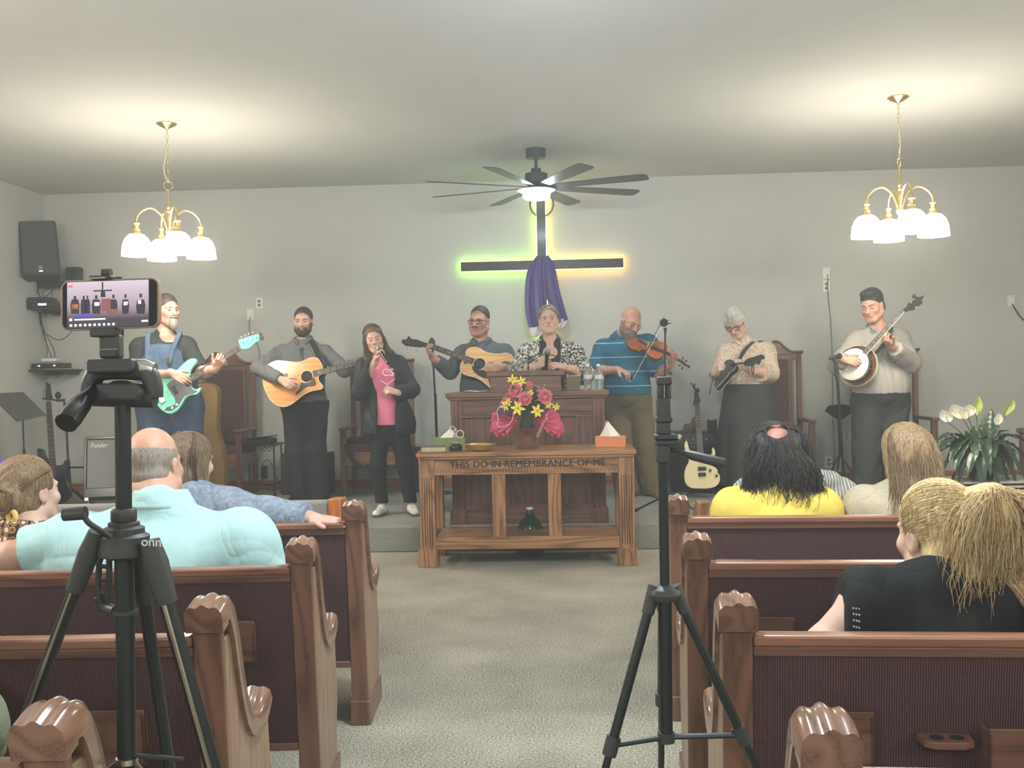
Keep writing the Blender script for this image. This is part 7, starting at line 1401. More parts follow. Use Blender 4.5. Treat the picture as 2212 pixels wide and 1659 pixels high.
# head
hd = b1(MB().prism([(-.042, -.0), (.042, .0), (.046, .018), (.035, .030), (-.030, .030), (-.045, .018)], P(266, 866, Y1), (1, 0, -.02), (0, 0, 1), -.03, .035), 'head_block', m_tp, bevel=.006)
b1(MB().lathe([(0, 0), (.030, .0), (.031, .014), (.025, .026), (.012, .033), (0, .034)], P(262, 864, Y1), 24), 'pan_dome', m_tp)
m = MB(); m.tube(spline([P(200, 858, Y1), P(196, 835, Y1), P(208, 808, Y1), P(232, 800, Y1), P(285, 800, Y1), P(318, 806, Y1), P(330, 830, Y1), P(331, 858, Y1)], 5), .0165, 12); m.tube([P(196, 856, Y1), P(335, 860, Y1)], .017, 12); b1(m, 'tilt_yoke', m_tp)
b1(MB().tube([P(298, 792, Y1), P(312, 795, Y1), P(334, 800, Y1)], [.014, .017, .013], 16), 'tilt_knob', m_chrome)
b1(MB().bb(P(203, 790, Y1).x, P(300, 790, Y1).x, Y1-.03, Y1+.035, P(240, 806, Y1).z, P(240, 776, Y1).z), 'quick_release_plate', m_tp, bevel=.004)
b1(MB().tube([P(215, 826, Y1-.01), P(196, 850, Y1-.04), P(172, 876, Y1-.08), P(150, 904, Y1-.11), P(143, 914, Y1-.12)], [.008, .011, .0175, .0195, .018], 18), 'pan_handle', m_blkg)
m = MB(); m.bb(P(219, 750, Y1).x, P(262, 750, Y1).x, Y1-.012, Y1+.014, P(240, 775, Y1).z, P(240, 722, Y1).z); b1(m, 'clamp_bracket', m_tp, bevel=.005); b1(MB().box(P(240, 755, Y1)+V(0, -.0125, 0), (.034, .002, .0015)), 'bracket_line', m_steel)
m = MB(); m.bb(P(203, 720, Y1).x, P(258, 720, Y1).x, Y1-.018, Y1+.012, P(240, 728, Y1).z, P(240, 708, Y1).z); b1(m, 'lower_jaw', m_tp, bevel=.003)
m = MB(); m.bb(P(198, 600, Y1).x, P(246, 600, Y1).x, Y1-.012, Y1+.012, P(220, 604, Y1).z, P(220, 596, Y1).z); b1(m, 'upper_jaw', m_tp, bevel=.002); m = MB(); m.bb(P(199, 600, Y1).x, P(235, 600, Y1).x, Y1-.014, Y1+.0, P(220, 604, Y1).z, P(220, 600, Y1).z); b1(m, 'jaw_pad', m_steel, bevel=.001)
b1(MB().tube([P(222, 590, Y1), P(240, 590, Y1)], .0075, 12), 'clamp_screw', m_tp); MB().bb(P(205, 600, Y1).x, P(255, 600, Y1).x, Y1+.014, Y1+.02, P(240, 728, Y1).z, P(240, 596, Y1).z).build('clamp_spine', m_tp, t1, bevel=.002)
# phone
pp = Pl(238, 656, Y1-.004, (.04, -1, .02)); ph = thing('smartphone', 'phone in a tan case filming the stage, clamped on the left foreground tripod', 'phone', pp.o)
def rr(x0, y0, x1, y1, r, dx=0, n=5, sk=(0, 0, 0, 0)):
    o = []
    for cx_, cy_, a0 in ((x1-r, y0+r, -PI/2), (x1-r, y1-r, 0), (x0+r, y1-r, PI/2), (x0+r, y0+r, PI)):
        for i in range(n+1): a = a0+PI/2*i/n; X_, Y_ = cx_+r*math.cos(a), cy_+r*math.sin(a); o.append((X_, Y_+(X_-238)*-.036))
    return o
m = MB(); pp.solid(m, rr(132, 603, 344, 711, 17), -.012, .001, sm=False); m.build('case', plain('tan_phone_case', L(150, 122, 104), .4), ph, bevel=.0015)
m = MB(); pp.solid(m, rr(136, 606, 340, 708, 14), .0008, .0016, sm=False); m.build('glass_front', m_blkg, ph)
def em(name, c, s=.55): return glow(name, c, s, (.02, .02, .02, 1))
lum = NT('screen_glow'); v = lum.coords(); spx = lum.n('ShaderNodeSeparateXYZ'); lum.l(v, spx.inputs[0]); rc = lum.ramp(lum.math('MULTIPLY_ADD', spx.outputs[2], 9, .45), [(0, L(50, 46, 56)), (.22, L(60, 52, 60)), (.42, L(150, 132, 142)), (1, L(205, 192, 204))]); lum.l(rc, lum.b.inputs['Emission Color']); lum.b.inputs['Emission Strength'].default_value = .62; m_scr = lum.set(.3, col=(.02, .02, .02, 1))
m = MB(); pp.solid(m, rr(146, 607, 322, 707, 2), .0016, .0018, sm=False); scr = m.build('screen', m_scr, ph)
dk = em('screen_dark', L(40, 36, 48)); wh = em('screen_white', L(235, 235, 240), .8); rd = em('screen_red', L(230, 60, 90), .8); bl = em('screen_blue', L(60, 60, 200), .7); og = em('screen_orange', L(200, 120, 60)); pkk = em('screen_brown', L(130, 80, 76))
def sc(pts, mt, n='picture_detail', d=.0019):
    m = MB(); 
    for p_ in pts: pp.solid(m, p_, d, d+.0002, sm=False)
    m.build(n, mt, scr)
B = lambda x0, y0, x1, y1: [(x0, y0-(x0-238)*.036), (x1, y0-(x1-238)*.036), (x1, y1-(x1-238)*.036), (x0, y1-(x0-238)*.036)]
sc([B(221, 609, 224, 640), B(203, 626, 243, 629), [(219, 630), (228, 630), (229, 642), (218, 642)]], dk, 'cross_on_screen')
per = []
for x, w in ((163, 10), (182, 7), (190, 6), (209, 10), (246, 9), (272, 8), (305, 10)): per += [B(x-w*.28, 637, x+w*.28, 645), [(x-w, 660), (x-w*.7, 647), (x+w*.7, 647), (x+w, 660), (x+w*.8, 678), (x-w*.8, 678)]]
sc(per, dk, 'figures_on_screen'); sc([B(156, 655, 170, 665)], og, 'guitar_on_screen'); sc([B(205, 652, 216, 660), B(299, 650, 306, 659), B(268, 653, 277, 661)], wh, 'instruments_on_screen'); sc([B(220, 645, 240, 672), B(232, 668, 255, 680)], pkk, 'table_on_screen', .0021)
sc([B(148, 614, 158, 618)], rd, 'live_badge', .0022); sc([B(160, 678, 199, 682)], bl, 'comment_text', .0022); sc([B(162, 687, 229, 690)]+[B(152+i*10.2, 698, 157+i*10.2, 703) for i in range(10)]+[B(307, 694, 321, 698), B(151, 685, 157, 691)], wh, 'interface_icons', .0022)
# ---- second tripod, right of the aisle
Y2 = 2.05; h2 = P(1437, 1280, Y2); t2 = thing('camera_tripod', 'slim black tripod without a phone standing right of the aisle, its pan handle pointing right', 'tripod', (h2.x, Y2, 0))
def b2(m, n, mt=m_tp, **k): return m.build(n, mt, t2, **k)
q2 = lambda x, y, d=0: P(x, y, Y2+d)
def blk(x0, y0, x1, y1, dp, n, mt=m_tp, bv=.003): a, b = q2(x0, y0), q2(x1, y1); return b2(MB().bb(min(a.x, b.x), max(a.x, b.x), Y2-dp, Y2+dp, b.z, a.z), n, mt, bevel=bv)
blk(1418, 814, 1450, 831, .018, 'top_cap'); blk(1419, 831, 1427, 862, .012, 'upright'); blk(1439, 831, 1449, 862, .012, 'upright'); b2(MB().cyl(q2(1431, 831), q2(1431, 862), .0025, n=8), 'spring_rod', m_chrome); b2(MB().cyl(q2(1436, 831), q2(1436, 862), .0025, n=8), 'spring_rod', m_chrome)
blk(1418, 860, 1448, 905, .016, 'clamp_body', m_tp); blk(1416, 900, 1451, 912, .018, 'clamp_ring'); blk(1418, 912, 1448, 938, .016, 'mount_neck'); blk(1412, 938, 1462, 948, .024, 'quick_release_plate'); blk(1414, 950, 1466, 960, .022, 'tilt_plate'); blk(1417, 960, 1446, 998, .018, 'head_block')
b2(MB().tube([q2(1462, 944), q2(1468, 948)], .008, 12), 'lock_lever', m_chrome)
b2(MB().tube([q2(1446, 970), q2(1482, 979, -.02), q2(1495, 984, -.03), q2(1560, 1000, -.06), q2(1566, 1002, -.062)], [.0045, .006, .0095, .0105, .009], 16), 'pan_handle', m_tp)
b2(MB().tube([q2(1432, 998), q2(1436, 1270)], .0098, 18), 'centre_column', m_alu); b2(MB().tube([q2(1436, 1266), q2(1440, 1598)], [.0135, .0125], 18), 'lower_column', m_alu)
b2(MB().lathe([(0, .012), (.016, .012), (.03, .004), (.034, -.006), (.03, -.018), (.012, -.022), (0, -.022)], q2(1437, 1276), 24), 'spider', m_tp, bevel=.001)
b2(MB().tube([q2(1439, 1582), q2(1439, 1602)], .0175, 18), 'brace_hub')
for i, (a, b, da, db_) in enumerate((((1412, 1278), (1308, 1659), 0, -.03), ((1460, 1278), (1634, 1659), 0, -.0), ((1432, 1282), (1428, 1659), .03, .33))):
    A0 = q2(*a, da); Bq = q2(*b, db_); d = (Bq-A0).normalized(); tt = A0.z/(-d.z)
    b2(MB().tube([A0-d*.012, A0+d*.045], [.0145, .0125], 16), 'leg_joint'); b2(MB().tube([A0+d*.03, A0+d*.33], .0098, 16), 'leg', m_alu)
    kx = A0+d*(.315); b2(MB().tube([kx-d*.018, kx+d*.02], .0145, 14), 'leg_clamp'); b2(MB().tube([kx, A0+d*tt*.985], .0075, 14), 'leg_extension', m_alu); b2(MB().ell(A0+d*tt*.98, (.012, .012, .012)), 'foot', m_rubber)
    b2(MB().tube([q2(1439, 1592), kx], .006, 8), 'brace', m_alu)
# ---- microphone stands on the stage
def disc_base(t, c, r=.14): MB().lathe([(0, 0), (r, 0), (r, .008), (r*.85, .018), (.02, .03), (0, .032)], c, 32).build('round_base', m_blkm, t)
p = P(948, 1062, 9.9); ms = thing('microphone_stand', 'slim black stand with round base behind the pulpit, left of it', 'microphone stand', (p.x, 9.9, STZ)); disc_base(ms, V(p.x, 9.9, STZ))
MB().tube([V(p.x, 9.9, STZ+.02), P(940, 850, 9.9)], .0135, 10).build('lower_pole', m_blkm, ms); MB().tube([P(940, 860, 9.9), P(934, 745, 9.9)], .010, 10).build('upper_pole', m_blkm, ms)
MB().prism([(-.03, -.04), (.0, -.07), (.03, -.045), (.028, .025), (.0, .055), (-.03, .02)], P(933, 740, 9.88), (1, 0, 0), (0, 0, 1), -.02, .02).build('holder', m_blk, ms, bevel=.005)
def mic(par, c, d, r=.024, ln=.14): c = Vector(c); d = Vector(d).normalized(); MB().ell(c, (r*1.5,)*3 if r > .03 else (r,)*3).build('foam_head', m_rubber, par); MB().tube([c+d*r, c+d*(r+.02), c+d*ln], [.019, .015, .012], 12).build('mic_body', m_blk, par)
Yv = 8.25; hb = P(1438, 1062, Yv); mv = thing('microphone_stand', 'black tripod microphone stand in front of the violinist', 'microphone stand', (hb.x, Yv, STZ))
MB().tube([P(1438, 1085, Yv), P(1436, 830, Yv)], .011, 10).build('lower_pole', m_blkm, mv); MB().tube([P(1436, 840, Yv), P(1437, 712, Yv)], .0075, 10).build('upper_pole', m_blkm, mv); MB().tube([P(1437, 722, Yv), P(1437, 708, Yv)], [.007, .015], 10).build('clip', m_blk, mv)
MB().lathe([(0, -.032), (.03, -.03), (.034, 0), (.03, .03), (0, .032)], P(1434, 697, Yv), 20, axis=(0, 1, 0)).build('foam_head', m_rubber, mv); MB().tube([P(1440, 697, Yv+.02), P(1449, 695, Yv+.02)], [.018, .014], 12).build('chrome_end', m_chrome, mv)
MB().tube([P(1441, 1042, Yv), P(1446, 1070, Yv)], [.018, .022], 12).build('leg_hub', m_blk, mv)
MB().box(P(1448, 806, Yv), (.03, .02, .03)).build('height_knob', m_blk, mv, bevel=.005)
for x, y, dy in ((1372, 1103, -.06), (1515, 1111, -.1), (1445, 1075, .3)):
    e = FZ(x, y, STZ+.012) if dy < .2 else V(hb.x+.03, Yv+.33, STZ+.012); l = MB().tube([P(1446, 1066, Yv), e], .008, 10).build('leg', m_blkm, mv); MB().tube([Vector(e)+(P(1446, 1066, Yv)-Vector(e)).normalized()*.03, e], [.012, .013], 10).build('rubber_foot', m_rubber, l)
Yb = 8.75; p = P(1822, 1030, Yb); mb_ = thing('microphone_stand', 'black microphone stand with a round foam head in front of the banjo', 'microphone stand', (P(1826, 1080, Yb).x, Yb, STZ)); disc_base(mb_, V(P(1826, 1080, Yb).x, Yb, STZ))
MB().tube([V(P(1826, 1080, Yb).x, Yb, STZ+.02), P(1809, 820, Yb)], .0125, 10).build('lower_pole', m_blkm, mb_); MB().tube([P(1809, 822, Yb), P(1805, 782, Yb)], [.017, .014], 10).build('upper_pole', m_blk, mb_)
mic(mb_, P(1813, 769, Yb), V(-1, 0, -.25), .0245, .09); MB().tube([P(1805, 785, Yb), P(1799, 776, Yb)], .012, 10).build('clip', m_blk, mb_)
# small tray stand behind it
c = P(1811, 892, 9.9); sd = thing('music_stand', 'small black music stand tray behind the banjo microphone pole', 'music stand', (c.x, 9.9, STZ))
MB().prism([(-.13, .02), (-.10, .075), (.02, .09), (.135, .07), (.13, .0), (.02, -.085)], c, (1, 0, 0), (0, -.35, 1), -.004, .004).build('tray', m_rubber, sd, bevel=.002); MB().tube([c, V(c.x+.02, 9.95, STZ+.3)], .009, 8).build('pole', m_blkm, sd)
for a in (0, 2.1, 4.2): MB().tube([V(c.x+.02, 9.95, STZ+.32), V(c.x+.02+.2*math.cos(a), 9.95+.2*math.sin(a), STZ+.008)], .007, 8).build('leg', m_blkm, sd)
# music stand, far left
Ym = 9.1; pl = Pl(45, 880, Ym, (.3, -1, .75)); ms2 = thing('music_stand', 'black music stand with a wide flat desk at the left edge', 'music stand', (P(48, 900, Ym).x, Ym, STZ)); m = MB(); pl.solid(m, [(-25, 851), (50, 847), (101, 897), (35, 911)], -.004, .004, sm=False); m.build('desk', plain('stand_grey', L(70, 72, 72), .6), ms2, bevel=.002)
MB().tube([P(49, 905, Ym+.02), P(52, 975, Ym+.02)], .007, 8).build('upper_pole', m_blkm, ms2); b_ = P(54, 1010, Ym+.02); MB().tube([P(52, 970, Ym+.02), V(b_.x, b_.y, STZ+.15)], .012, 10).build('lower_pole', m_blkm, ms2)
for a in (.3, 2.4, 4.5): MB().tube([V(b_.x, b_.y, STZ+.3), V(b_.x+.25*math.cos(a), b_.y+.25*math.sin(a), STZ+.01)], .008, 8).build('leg', m_blkm, ms2)
# purple cloth at the left edge
c = P(8, 1002, 8.6); pc = thing('draped_chair', 'low chair draped with a glowing purple cloth at the left edge, behind the bun', 'chair', (c.x-.1, 8.6, STZ))
m = MB(); m.grid(lambda u, v: V(c.x-.35+.46*u, 8.58+.02*math.sin(u*14)+.16*max(0, v-.0)*0, P(0, 989, 8.6).z-.62*v-.008*math.sin(u*9)), 20, 10); m.build('purple_cloth', plain('bright_purple', L(132, 104, 226), .5, vary=.1), pc, solid=.01)
MB().bb(c.x-.34, c.x+.10, 8.6, 9.0, STZ+.36, STZ+.42).build('seat', m_blk, pc)
for x in (-.33, .08):
    for y in (8.62, 8.98): MB().bb(c.x+x-.015, c.x+x+.015, y-.015, y+.015, STZ, STZ+.37).build('leg', m_blk, pc)
# ---- tilted guitar amplifier
am = thing('guitar_amplifier', 'tilted black combo amplifier with silver grille and script lettering, behind the bald man', 'amplifier', V(P(245, 1090, 8.7).x, 8.7, STZ)); am.rotation_euler = (0, 0, math.radians(14)); tl = Matrix.Rotation(math.radians(-11), 3, 'X')
def ab(m, n, mt, **k): o = m.build(n, mt, None, **k); o.parent = am; return o
def tb_(c, s): return MB().box(tl @ V(*c)+V(0, 0, .14), s, tl)
ab(tb_((0, .08, .27), (.47, .24, .54)), 'cabinet', m_blk, bevel=.012); ab(tb_((.0, -.043, .30), (.42, .012, .42)), 'grille_cloth', plain('silver_grille', L(120, 122, 120), .7, vary=.45, scale=500, bump=.6), bevel=.003)
for s in (-1, 1): ab(tb_((s*.225, -.045, .27), (.022, .02, .53)), 'front_frame', m_blkg, bevel=.004)
ab(tb_((0, -.045, .53), (.46, .02, .022)), 'front_frame', m_blkg, bevel=.004); ab(tb_((0, -.05, .05), (.46, .02, .08)), 'lower_panel', m_blkg, bevel=.004)
m = MB(); vs, fs = text_mesh('Fender', .052, .0015, align='LEFT'); m.add([tl @ V(-.185+p.x*.95+p.y*.25, -.052-p.z, .445+p.y*1.1) + V(0, 0, .14) for p in vs], fs); ab(m, 'script_logo', m_paper, smooth=False)
for s in (-1, 1):
    ab(tb_((s*.21, -.04, .0), (.03, .03, .03)), 'corner', m_steel); m = MB(); m.tube([V(s*.2, -.02, .15), V(s*.2, -.03, .01)], .008, 8); ab(m, 'front_leg', m_steel); m = MB(); m.tube([V(s*.2, .2, .17), V(s*.2, .22, .01)], .008, 8); ab(m, 'rear_leg', m_steel)
# ---- dark speaker cabinets near the wall
def cabinet(x0, x1, y0, y1, Y, label):
    a, b = P(x0, y0, Y), P(x1, y1, Y); t = thing('speaker_cabinet', label, 'speaker', ((a.x+b.x)/2, Y, STZ)); z1 = a.z
    MB().bb(a.x, b.x, Y, Y+.26, STZ, z1).build('cabinet', m_blk, t, bevel=.008); MB().bb(a.x+.025, b.x-.025, Y-.008, Y, STZ+.03, z1-.04).build('grille', plain('dark_blue_grille', L(40, 48, 52), .8, vary=.2, scale=300), t); MB().bb((a.x+b.x)/2-.05, (a.x+b.x)/2+.05, Y+.08, Y+.14, z1, z1+.012).build('handle', m_rubber, t, bevel=.004); return t
cabinet(606, 712, 981, 1075, 9.95, 'black speaker cabinet on the floor behind the bearded guitarist'); cabinet(886, 918, 970, 1060, 10.0, 'black speaker cabinet behind the singing woman, next to the table')
# practice amplifier behind the white guitar
a, b = P(1440, 935, 9.75), P(1592, 1062, 9.75); pa = thing('bass_amplifier', 'large black amplifier with a row of silver knobs behind the cream guitar', 'amplifier', ((a.x+b.x)/2, 9.75, STZ))
MB().bb(a.x, b.x, 9.75, 10.1, STZ, a.z).build('cabinet', m_blk, pa, bevel=.01); MB().bb(a.x+.02, b.x-.02, 9.742, 9.75, STZ+.03, a.z-.13).build('grille', m_rubber, pa); MB().bb(a.x+.02, b.x-.02, 9.738, 9.75, a.z-.11, a.z-.02).build('control_panel', plain('panel_dark', L(56, 58, 60), .4), pa)
for i in range(9): MB().lathe([(0, 0), (.012, 0), (.010, -.018), (0, -.018)], V(a.x+.06+i*.062, 9.738, a.z-.065), 12, axis=(0, 1, 0)).build('knob', m_steel, pa)
lc = P(1497, 966, 9.735); MB().tube([lc+V(.062*math.cos(q), 0, .035*math.sin(q)) for q in [2*PI*i/28 for i in range(28)]], .003, 6, closed=True).build('oval_badge', m_steel, pa); m = MB(); put_text(m, 'PV', .05, lc+V(0, 0, -.017), (1, 0, 0), (.2, 0, 1), .001); m.build('badge_letters', m_steel, pa, smooth=False)
c = P(1538, 920, 9.85); bxx = thing('pedal_box', 'small black box standing on the amplifier behind the cream guitar', 'box', c); MB().box(c, (.09, .06, .11)).build('housing', m_blk, bxx, bevel=.004); m = MB(); [m.cyl(c+V(s*.035, 0, .05), c+V(s*.035, 0, .068), .008, n=10) for s in (-1, 1)]; m.build('knob', m_blk, bxx)
soft_bag = soft('crumpled_bag', [ell(P(1487, 925, 9.9), (.05, .05, .045), None, .03), ell(P(1500, 914, 9.9), (.028, .035, .065), None, .03), cap(P(1474, 932, 9.88), P(1490, 930, 9.88), .018, k=.02)], .006, plain('tan_bag', L(104, 96, 78), .8), None, fold=.012, freq=60); tag(soft_bag, 'small crumpled tan pouch on top of the black amplifier', 'bag')
# ---- iron side table with a case
Yi = 9.95; a, b = P(520, 958, Yi), P(604, 958, Yi); cx = (a.x+b.x)/2; zt = P(560, 958, Yi).z; it = thing('iron_side_table', 'small black wrought-iron side table with scrollwork beside the throne chair', 'table', (cx, Yi, STZ)); hw = (b.x-a.x)/2
MB().bb(a.x, b.x, Yi-.12, Yi+.18, zt-.02, zt).build('top', m_blkm, it, bevel=.004)
for sx in (-1, 1):
    for y in (-.10, .16): m = MB(); x = cx+sx*(hw-.03); m.tube([V(x, Yi+y, zt-.02), V(x, Yi+y, STZ+.02)], .008, 8); m.ell(V(x, Yi+y, STZ+.016), (.016, .016, .016)); m.ell(V(x, Yi+y, zt-.16), (.012,)*3); m.build('leg', m_blkm, it)
    m = MB(); m.tube([V(cx+sx*(hw-.03), Yi-.10, STZ+.10), V(cx-sx*(hw-.03), Yi+.16, STZ+.10)], .006, 8); m.build('stretcher', m_blkm, it)
m = MB()
for sx in (-1, 1):
    for k in range(2): c = V(cx+sx*(hw-.075-.05*k), Yi-.105, zt-.055); m.tube([c+V(math.cos(q)*.03*(1-q/9), 0, math.sin(q)*.03*(1-q/9)) for q in [i*.45 for i in range(15)]], .004, 6)
for k in range(12): m.tube([V(cx-hw+.03+k*(2*hw-.06)/11, Yi-.115, zt-.02), V(cx-hw+.03+k*(2*hw-.06)/11, Yi-.115, zt-.045-.012*(k % 2))], .0045, 6)
m.build('scrollwork', m_blkm, it)
c = V(P(565, 950, Yi).x, Yi+.02, zt); cs = thing('zip_case', 'black zipped case with a thin book on top, lying on the iron side table', 'case', c); MB().bb(c.x-.14, c.x+.12, c.y-.09, c.y+.11, zt, zt+.05).build('case_body', m_rubber, cs, bevel=.012)
m = MB(); m.ring([[V(x, c.y-.10+dy, zt+.052+dz+(x-c.x)*.12) for dy, dz in ((0, 0), (.2, 0), (.2, .015), (0, .015))] for x in (c.x-.17, c.x+.13)]); m.build('book_on_top', m_blkg, cs, bevel=.003); m = MB(); m.tube(arc(V(c.x+.07, c.y-.095, zt+.03), .018, 0, PI, 10), .003, 6); m.build('clasp', m_steel, cs)
ad = P(571, 1020, WALLY-.03); ap = thing('power_adapter', 'black power adapter and looped cable hanging at the wall under the iron table', 'adapter', ad); MB().box(ad, (.06, .045, .13)).build('brick', m_blk, ap, bevel=.006); m = MB(); m.tube(spline([P(568, 1006, 10.42), P(570, 998, 10.4), P(580, 994, 10.4), P(590, 1010, 10.4), P(596, 1030, 10.4), P(606, 1042, 10.3)], 6), .004, 6); m.tube(spline([P(568, 1030, 10.4), P(564, 1044, 10.35), P(574, 1056, 10.3), P(595, 1060, 10.2)], 6), .004, 6); m.build('cord', m_wire, ap)
# ---- black bag on the chair behind the singer
Yc2 = 9.95; soft_b = thing('shoulder_bag', 'black bag with a hanging strap on the seat of the throne chair behind the singer', 'bag', P(790, 965, Yc2))
soft('bag_body', [ell(P(785, 958, Yc2), (.17, .12, .05), None, .04), ell(P(765, 952, Yc2-.03), (.08, .1, .035), None, .04)], .007, m_rubber, soft_b, fold=.012, freq=35); MB().tube(spline([P(748, 958, Yc2-.2), P(752, 975, Yc2-.28), P(765, 1000, Yc2-.32), P(782, 1010, Yc2-.32), P(800, 1005, Yc2-.3)], 6), .022, 8, flat=.25).build('strap', m_rubber, soft_b)
MB().box(P(772, 945, Yc2), (.14, .09, .01)).build('dark_folder', m_blkg, soft_b); MB().tube([P(772, 943, Yc2), P(778, 928, Yc2)], .004, 6).build('pen', m_paper, soft_b)
# ---- sweater on the blue pew back, brown coat on the chair
t = NT('white_knit'); v = t.coords(); wv = t.n('ShaderNodeTexWave', wave_type='BANDS'); wv.inputs['Scale'].default_value = 22; wv.inputs['Distortion'].default_value = 3; t.l(v, wv.inputs[0]); t.bump(wv.outputs[0], 1, .008); m_knit = t.set(.9, 0, .1, t.ramp(wv.outputs[0], [(.2, L(150, 150, 148)), (.7, L(216, 214, 208))]))
sw = soft('knit_sweater', [cap(P(1775, 1038, 4.78), P(1818, 1046, 4.78), .05, .035, .03), cap(P(1770, 1026, 4.8), P(1800, 1030, 4.8), .028, .022, .02), cap(P(1800, 1072, 4.76), P(1836, 1064, 4.76), .035, .04, .03), cap(P(1830, 1052, 4.78), P(1842, 1058, 4.78), .025, .025, .03)], .006, m_knit, None, fold=.014, freq=45, seed=4); tag(sw, 'crumpled white knitted sweater on the front pew, right of the yellow shirt', 'sweater')
sw = soft('knit_scarf', [cap(P(1618, 1022, 4.7), P(1598, 1052, 4.7), .022, .03, .02), cap(P(1604, 1052, 4.7), P(1590, 1075, 4.7), .03, .035, .03)], .006, m_knit, None, fold=.02, freq=50, seed=9); tag(sw, 'white braided knit garment left of the curly dark hair, behind the yellow shirt', 'scarf')
bc = soft('brown_coat', [ell(P(1700, 1000, 9.95), (.20, .16, .13), None, .05), ell(P(1738, 968, 10.02), (.09, .1, .14), None, .05), ell(P(1690, 960, 10.05), (.12, .1, .12), None, .05)], .009, plain('rust_tweed', L(112, 78, 60), .95, vary=.2, scale=120, bump=.4), None, fold=.02, freq=22, seed=3); tag(bc, 'rust-brown coat heaped on the throne chair seat behind the curly dark hair', 'coat')
# ---- peace lily
Yp = 8.35; pc_ = P(2120, 1040, Yp); bz_ = thing('slatted_bench', 'low white slatted bench under the peace lily at the right', 'bench', (pc_.x+.2, Yp, STZ)); zb = P(2150, 1033, Yp).z
for k in range(4): MB().bb(pc_.x-.22, pc_.x+.62, Yp-.20, Yp+.25, zb-.022-k*.034, zb-.004-k*.034).build('slat', plain('white_painted_wood', L(196, 192, 180), .6), bz_, bevel=.003)
for x in (-.2, .6):
    for y in (-.17, .22): MB().bb(pc_.x+x-.02, pc_.x+x+.02, Yp+y-.02, Yp+y+.02, STZ, zb-.11).build('leg', bpy.data.materials['white_painted_wood'], bz_)
pt = thing('peace_lily', 'potted peace lily with dark glossy leaves and white flowers at the right', 'plant', (pc_.x, Yp, zb)); MB().lathe([(0, 0), (.09, 0), (.12, .16), (.125, .17), (.115, .17), (.10, .15), (0, .15)], V(pc_.x, Yp, zb), 28).build('pot', plain('dark_green_pot', L(34, 46, 40), .5), pt)
lf = NT('lily_leaf'); v = lf.coords(); nz = lf.n('ShaderNodeTexNoise'); nz.inputs['Scale'].default_value = 8; lf.l(v, nz.inputs[0]); m_lf = lf.set(.28, 0, .6, lf.ramp(nz.outputs[0], [(.3, L(34, 56, 42)), (.7, L(58, 88, 62))]))
root = V(pc_.x, Yp, zb+.16); random.seed(31); cnt = [0]
def leaf(base, tip, wd, droop, mt=m_lf, name='leaf', cup=.25):
    base, tip = Vector(base), Vector(tip); d = tip-base; Ln = d.length; side = d.cross(V(0, 0, 1)); side = side.normalized() if side.length > .01 else V(1, 0, 0)
    up_ = side.cross(d).normalized(); st_ = .28
    def c(t): return base+d*t+V(0, 0, droop*Ln*math.sin(PI*t)*.55)
    m = MB()
    def fn(u, v_):
        t = st_+(1-st_)*u; w = wd*math.sin(PI*min(1, .04+u*.96)**.8)**.9; s = (v_-.5)*2; rp = .006*math.cos(u*42+abs(s)*5)*abs(s)
        return c(t)+side*w*s+up_*(cup*w*abs(s)**1.3+rp)
    m.grid(fn, 22, 8); m.tube([c(t*st_/4) for t in range(5)]+[c(st_+.03)], .0035, 6); return m.build(name, mt, pt, solid=.0012, angle=0)
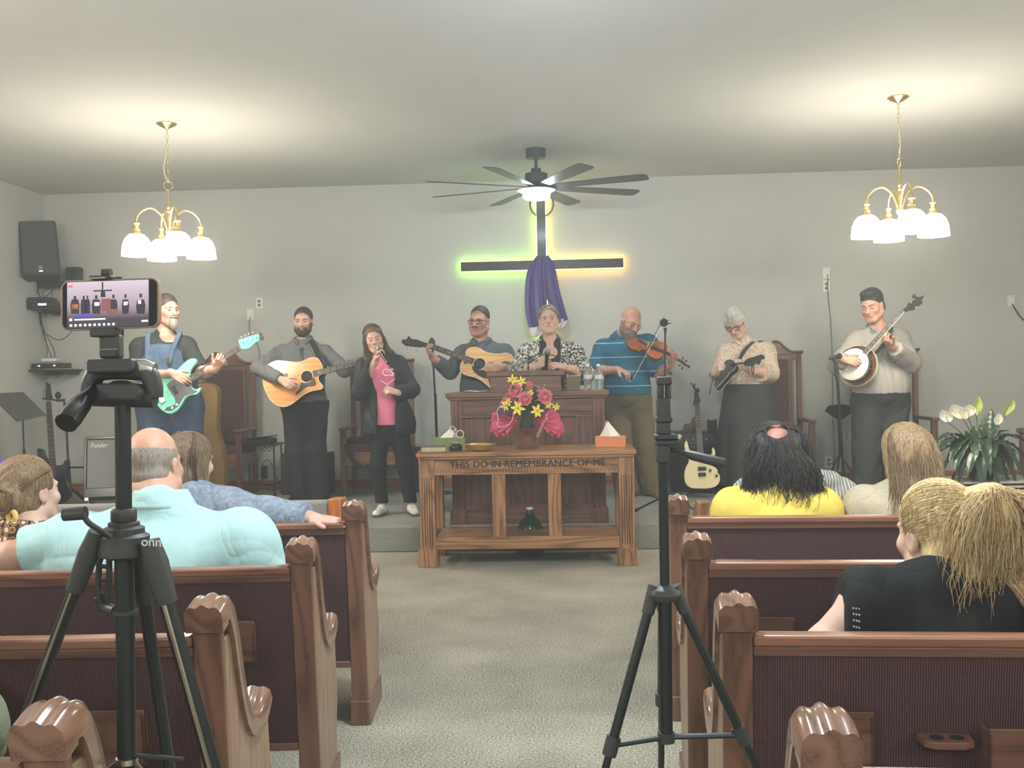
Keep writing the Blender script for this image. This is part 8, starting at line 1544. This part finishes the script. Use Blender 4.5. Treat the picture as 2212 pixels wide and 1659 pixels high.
for px, py, dy, w, dr in ((2045, 935, .05, .05, .1), (2020, 955, -.1, .055, .5), (2018, 985, -.2, .055, .6), (2050, 1000, -.25, .06, .7), (2062, 1022, -.28, .06, .8), (2090, 1035, -.3, .055, .8), (2122, 1058, -.34, .07, .9), (2140, 1030, -.36, .055, .9), (2085, 905+25, .1, .05, .1), (2142, 883, .12, .075, .05), (2104, 920, .1, .05, .2), (2180, 930, .15, .05, .3), (2198, 948, -.05, .06, .5), (2205, 985, -.12, .06, .6), (2190, 1005, -.2, .06, .8), (2165, 1030, -.26, .06, .8), (2200, 1058, -.2, .055, .9), (2160, 1062, -.3, .045, .9), (2225, 965, .1, .05, .6), (2230, 1010, .0, .055, .7), (2060, 970, .2, .06, .3), (2030, 1030, -.1, .05, .8), (2070, 1050, -.2, .05, .9), (2180, 970, -.2, .06, .6), (2105, 1000, -.3, .055, .7), (2185, 1070, -.1, .05, .8), (2110, 1075, -.2, .05, .9), (2050, 1065, .0, .05, .8), (2150, 990, -.3, .06, .6), (2000, 1010, .1, .05, .6), (2215, 1040, -.3, .05, .9), (2130, 940, -.05, .05, .2)):
    leaf(root+V(random.uniform(-.05, .05), random.uniform(-.05, .05), 0), P(px, py, Yp+dy), w, dr)
m_sp = plain('white_spathe', L(232, 230, 216), .5, vary=.03); m_spg = plain('green_spathe', L(176, 200, 104), .5, vary=.15)
for px, py, tx, ty, sz, mt in ((2047, 912, 2040, 893, .05, m_sp), (2080, 905, 2066, 882, .075, m_sp), (2090, 900, 2093, 881, .055, m_sp), (2109, 898, 2113, 868, .035, m_spg), (2172, 898, 2184, 873, .038, m_spg), (2154, 918, 2157, 900, .035, m_sp)):
    a, b = P(px, py, Yp-.05), P(tx, ty, Yp-.05); fl_ = MB().tube(spline([root+V(0, 0, .02), lerp(root, a, .6)+V(0, 0, .03), a], 8), .0045, 8).build('flower_stem', plain('stem_green', L(92, 116, 80), .5), pt); d = (b-a).normalized(); m = MB(); x = V(1, 0, 0)
    L0 = (b-a).length*1.5; m.grid(lambda u, v_: a+d*L0*u*.9+(V(math.sin((v_-.5)*2.4), math.cos((v_-.5)*2.4)-.6, 0))*sz*math.sin(PI*min(1, .08+.9*u))**.8*1.1, 14, 12); m.build('spathe', mt, fl_, solid=.0015, angle=0); MB().tube([a+V(0, -.01, .005), a+d*L0*.5+V(0, -.02, 0)], .006, 8).build('spadix', plain('spadix', L(222, 214, 170), .7), fl_)
# post at the right edge
c = P(2216, 930, 9.6); wp = thing('wooden_post', 'brown wooden chair post with rounded top at the right edge beside the plant', 'post', (c.x, 9.6, STZ)); MB().bb(c.x-.03, c.x+.06, 9.6, 9.68, STZ, c.z-.03).build('shaft', wdkZ, wp, bevel=.004); MB().bb(c.x-.045, c.x+.12, 9.57, 9.72, c.z-.03, c.z+.02).build('cap', wdkX, wp, bevel=.02)
# cup rack and notice on the near right pew
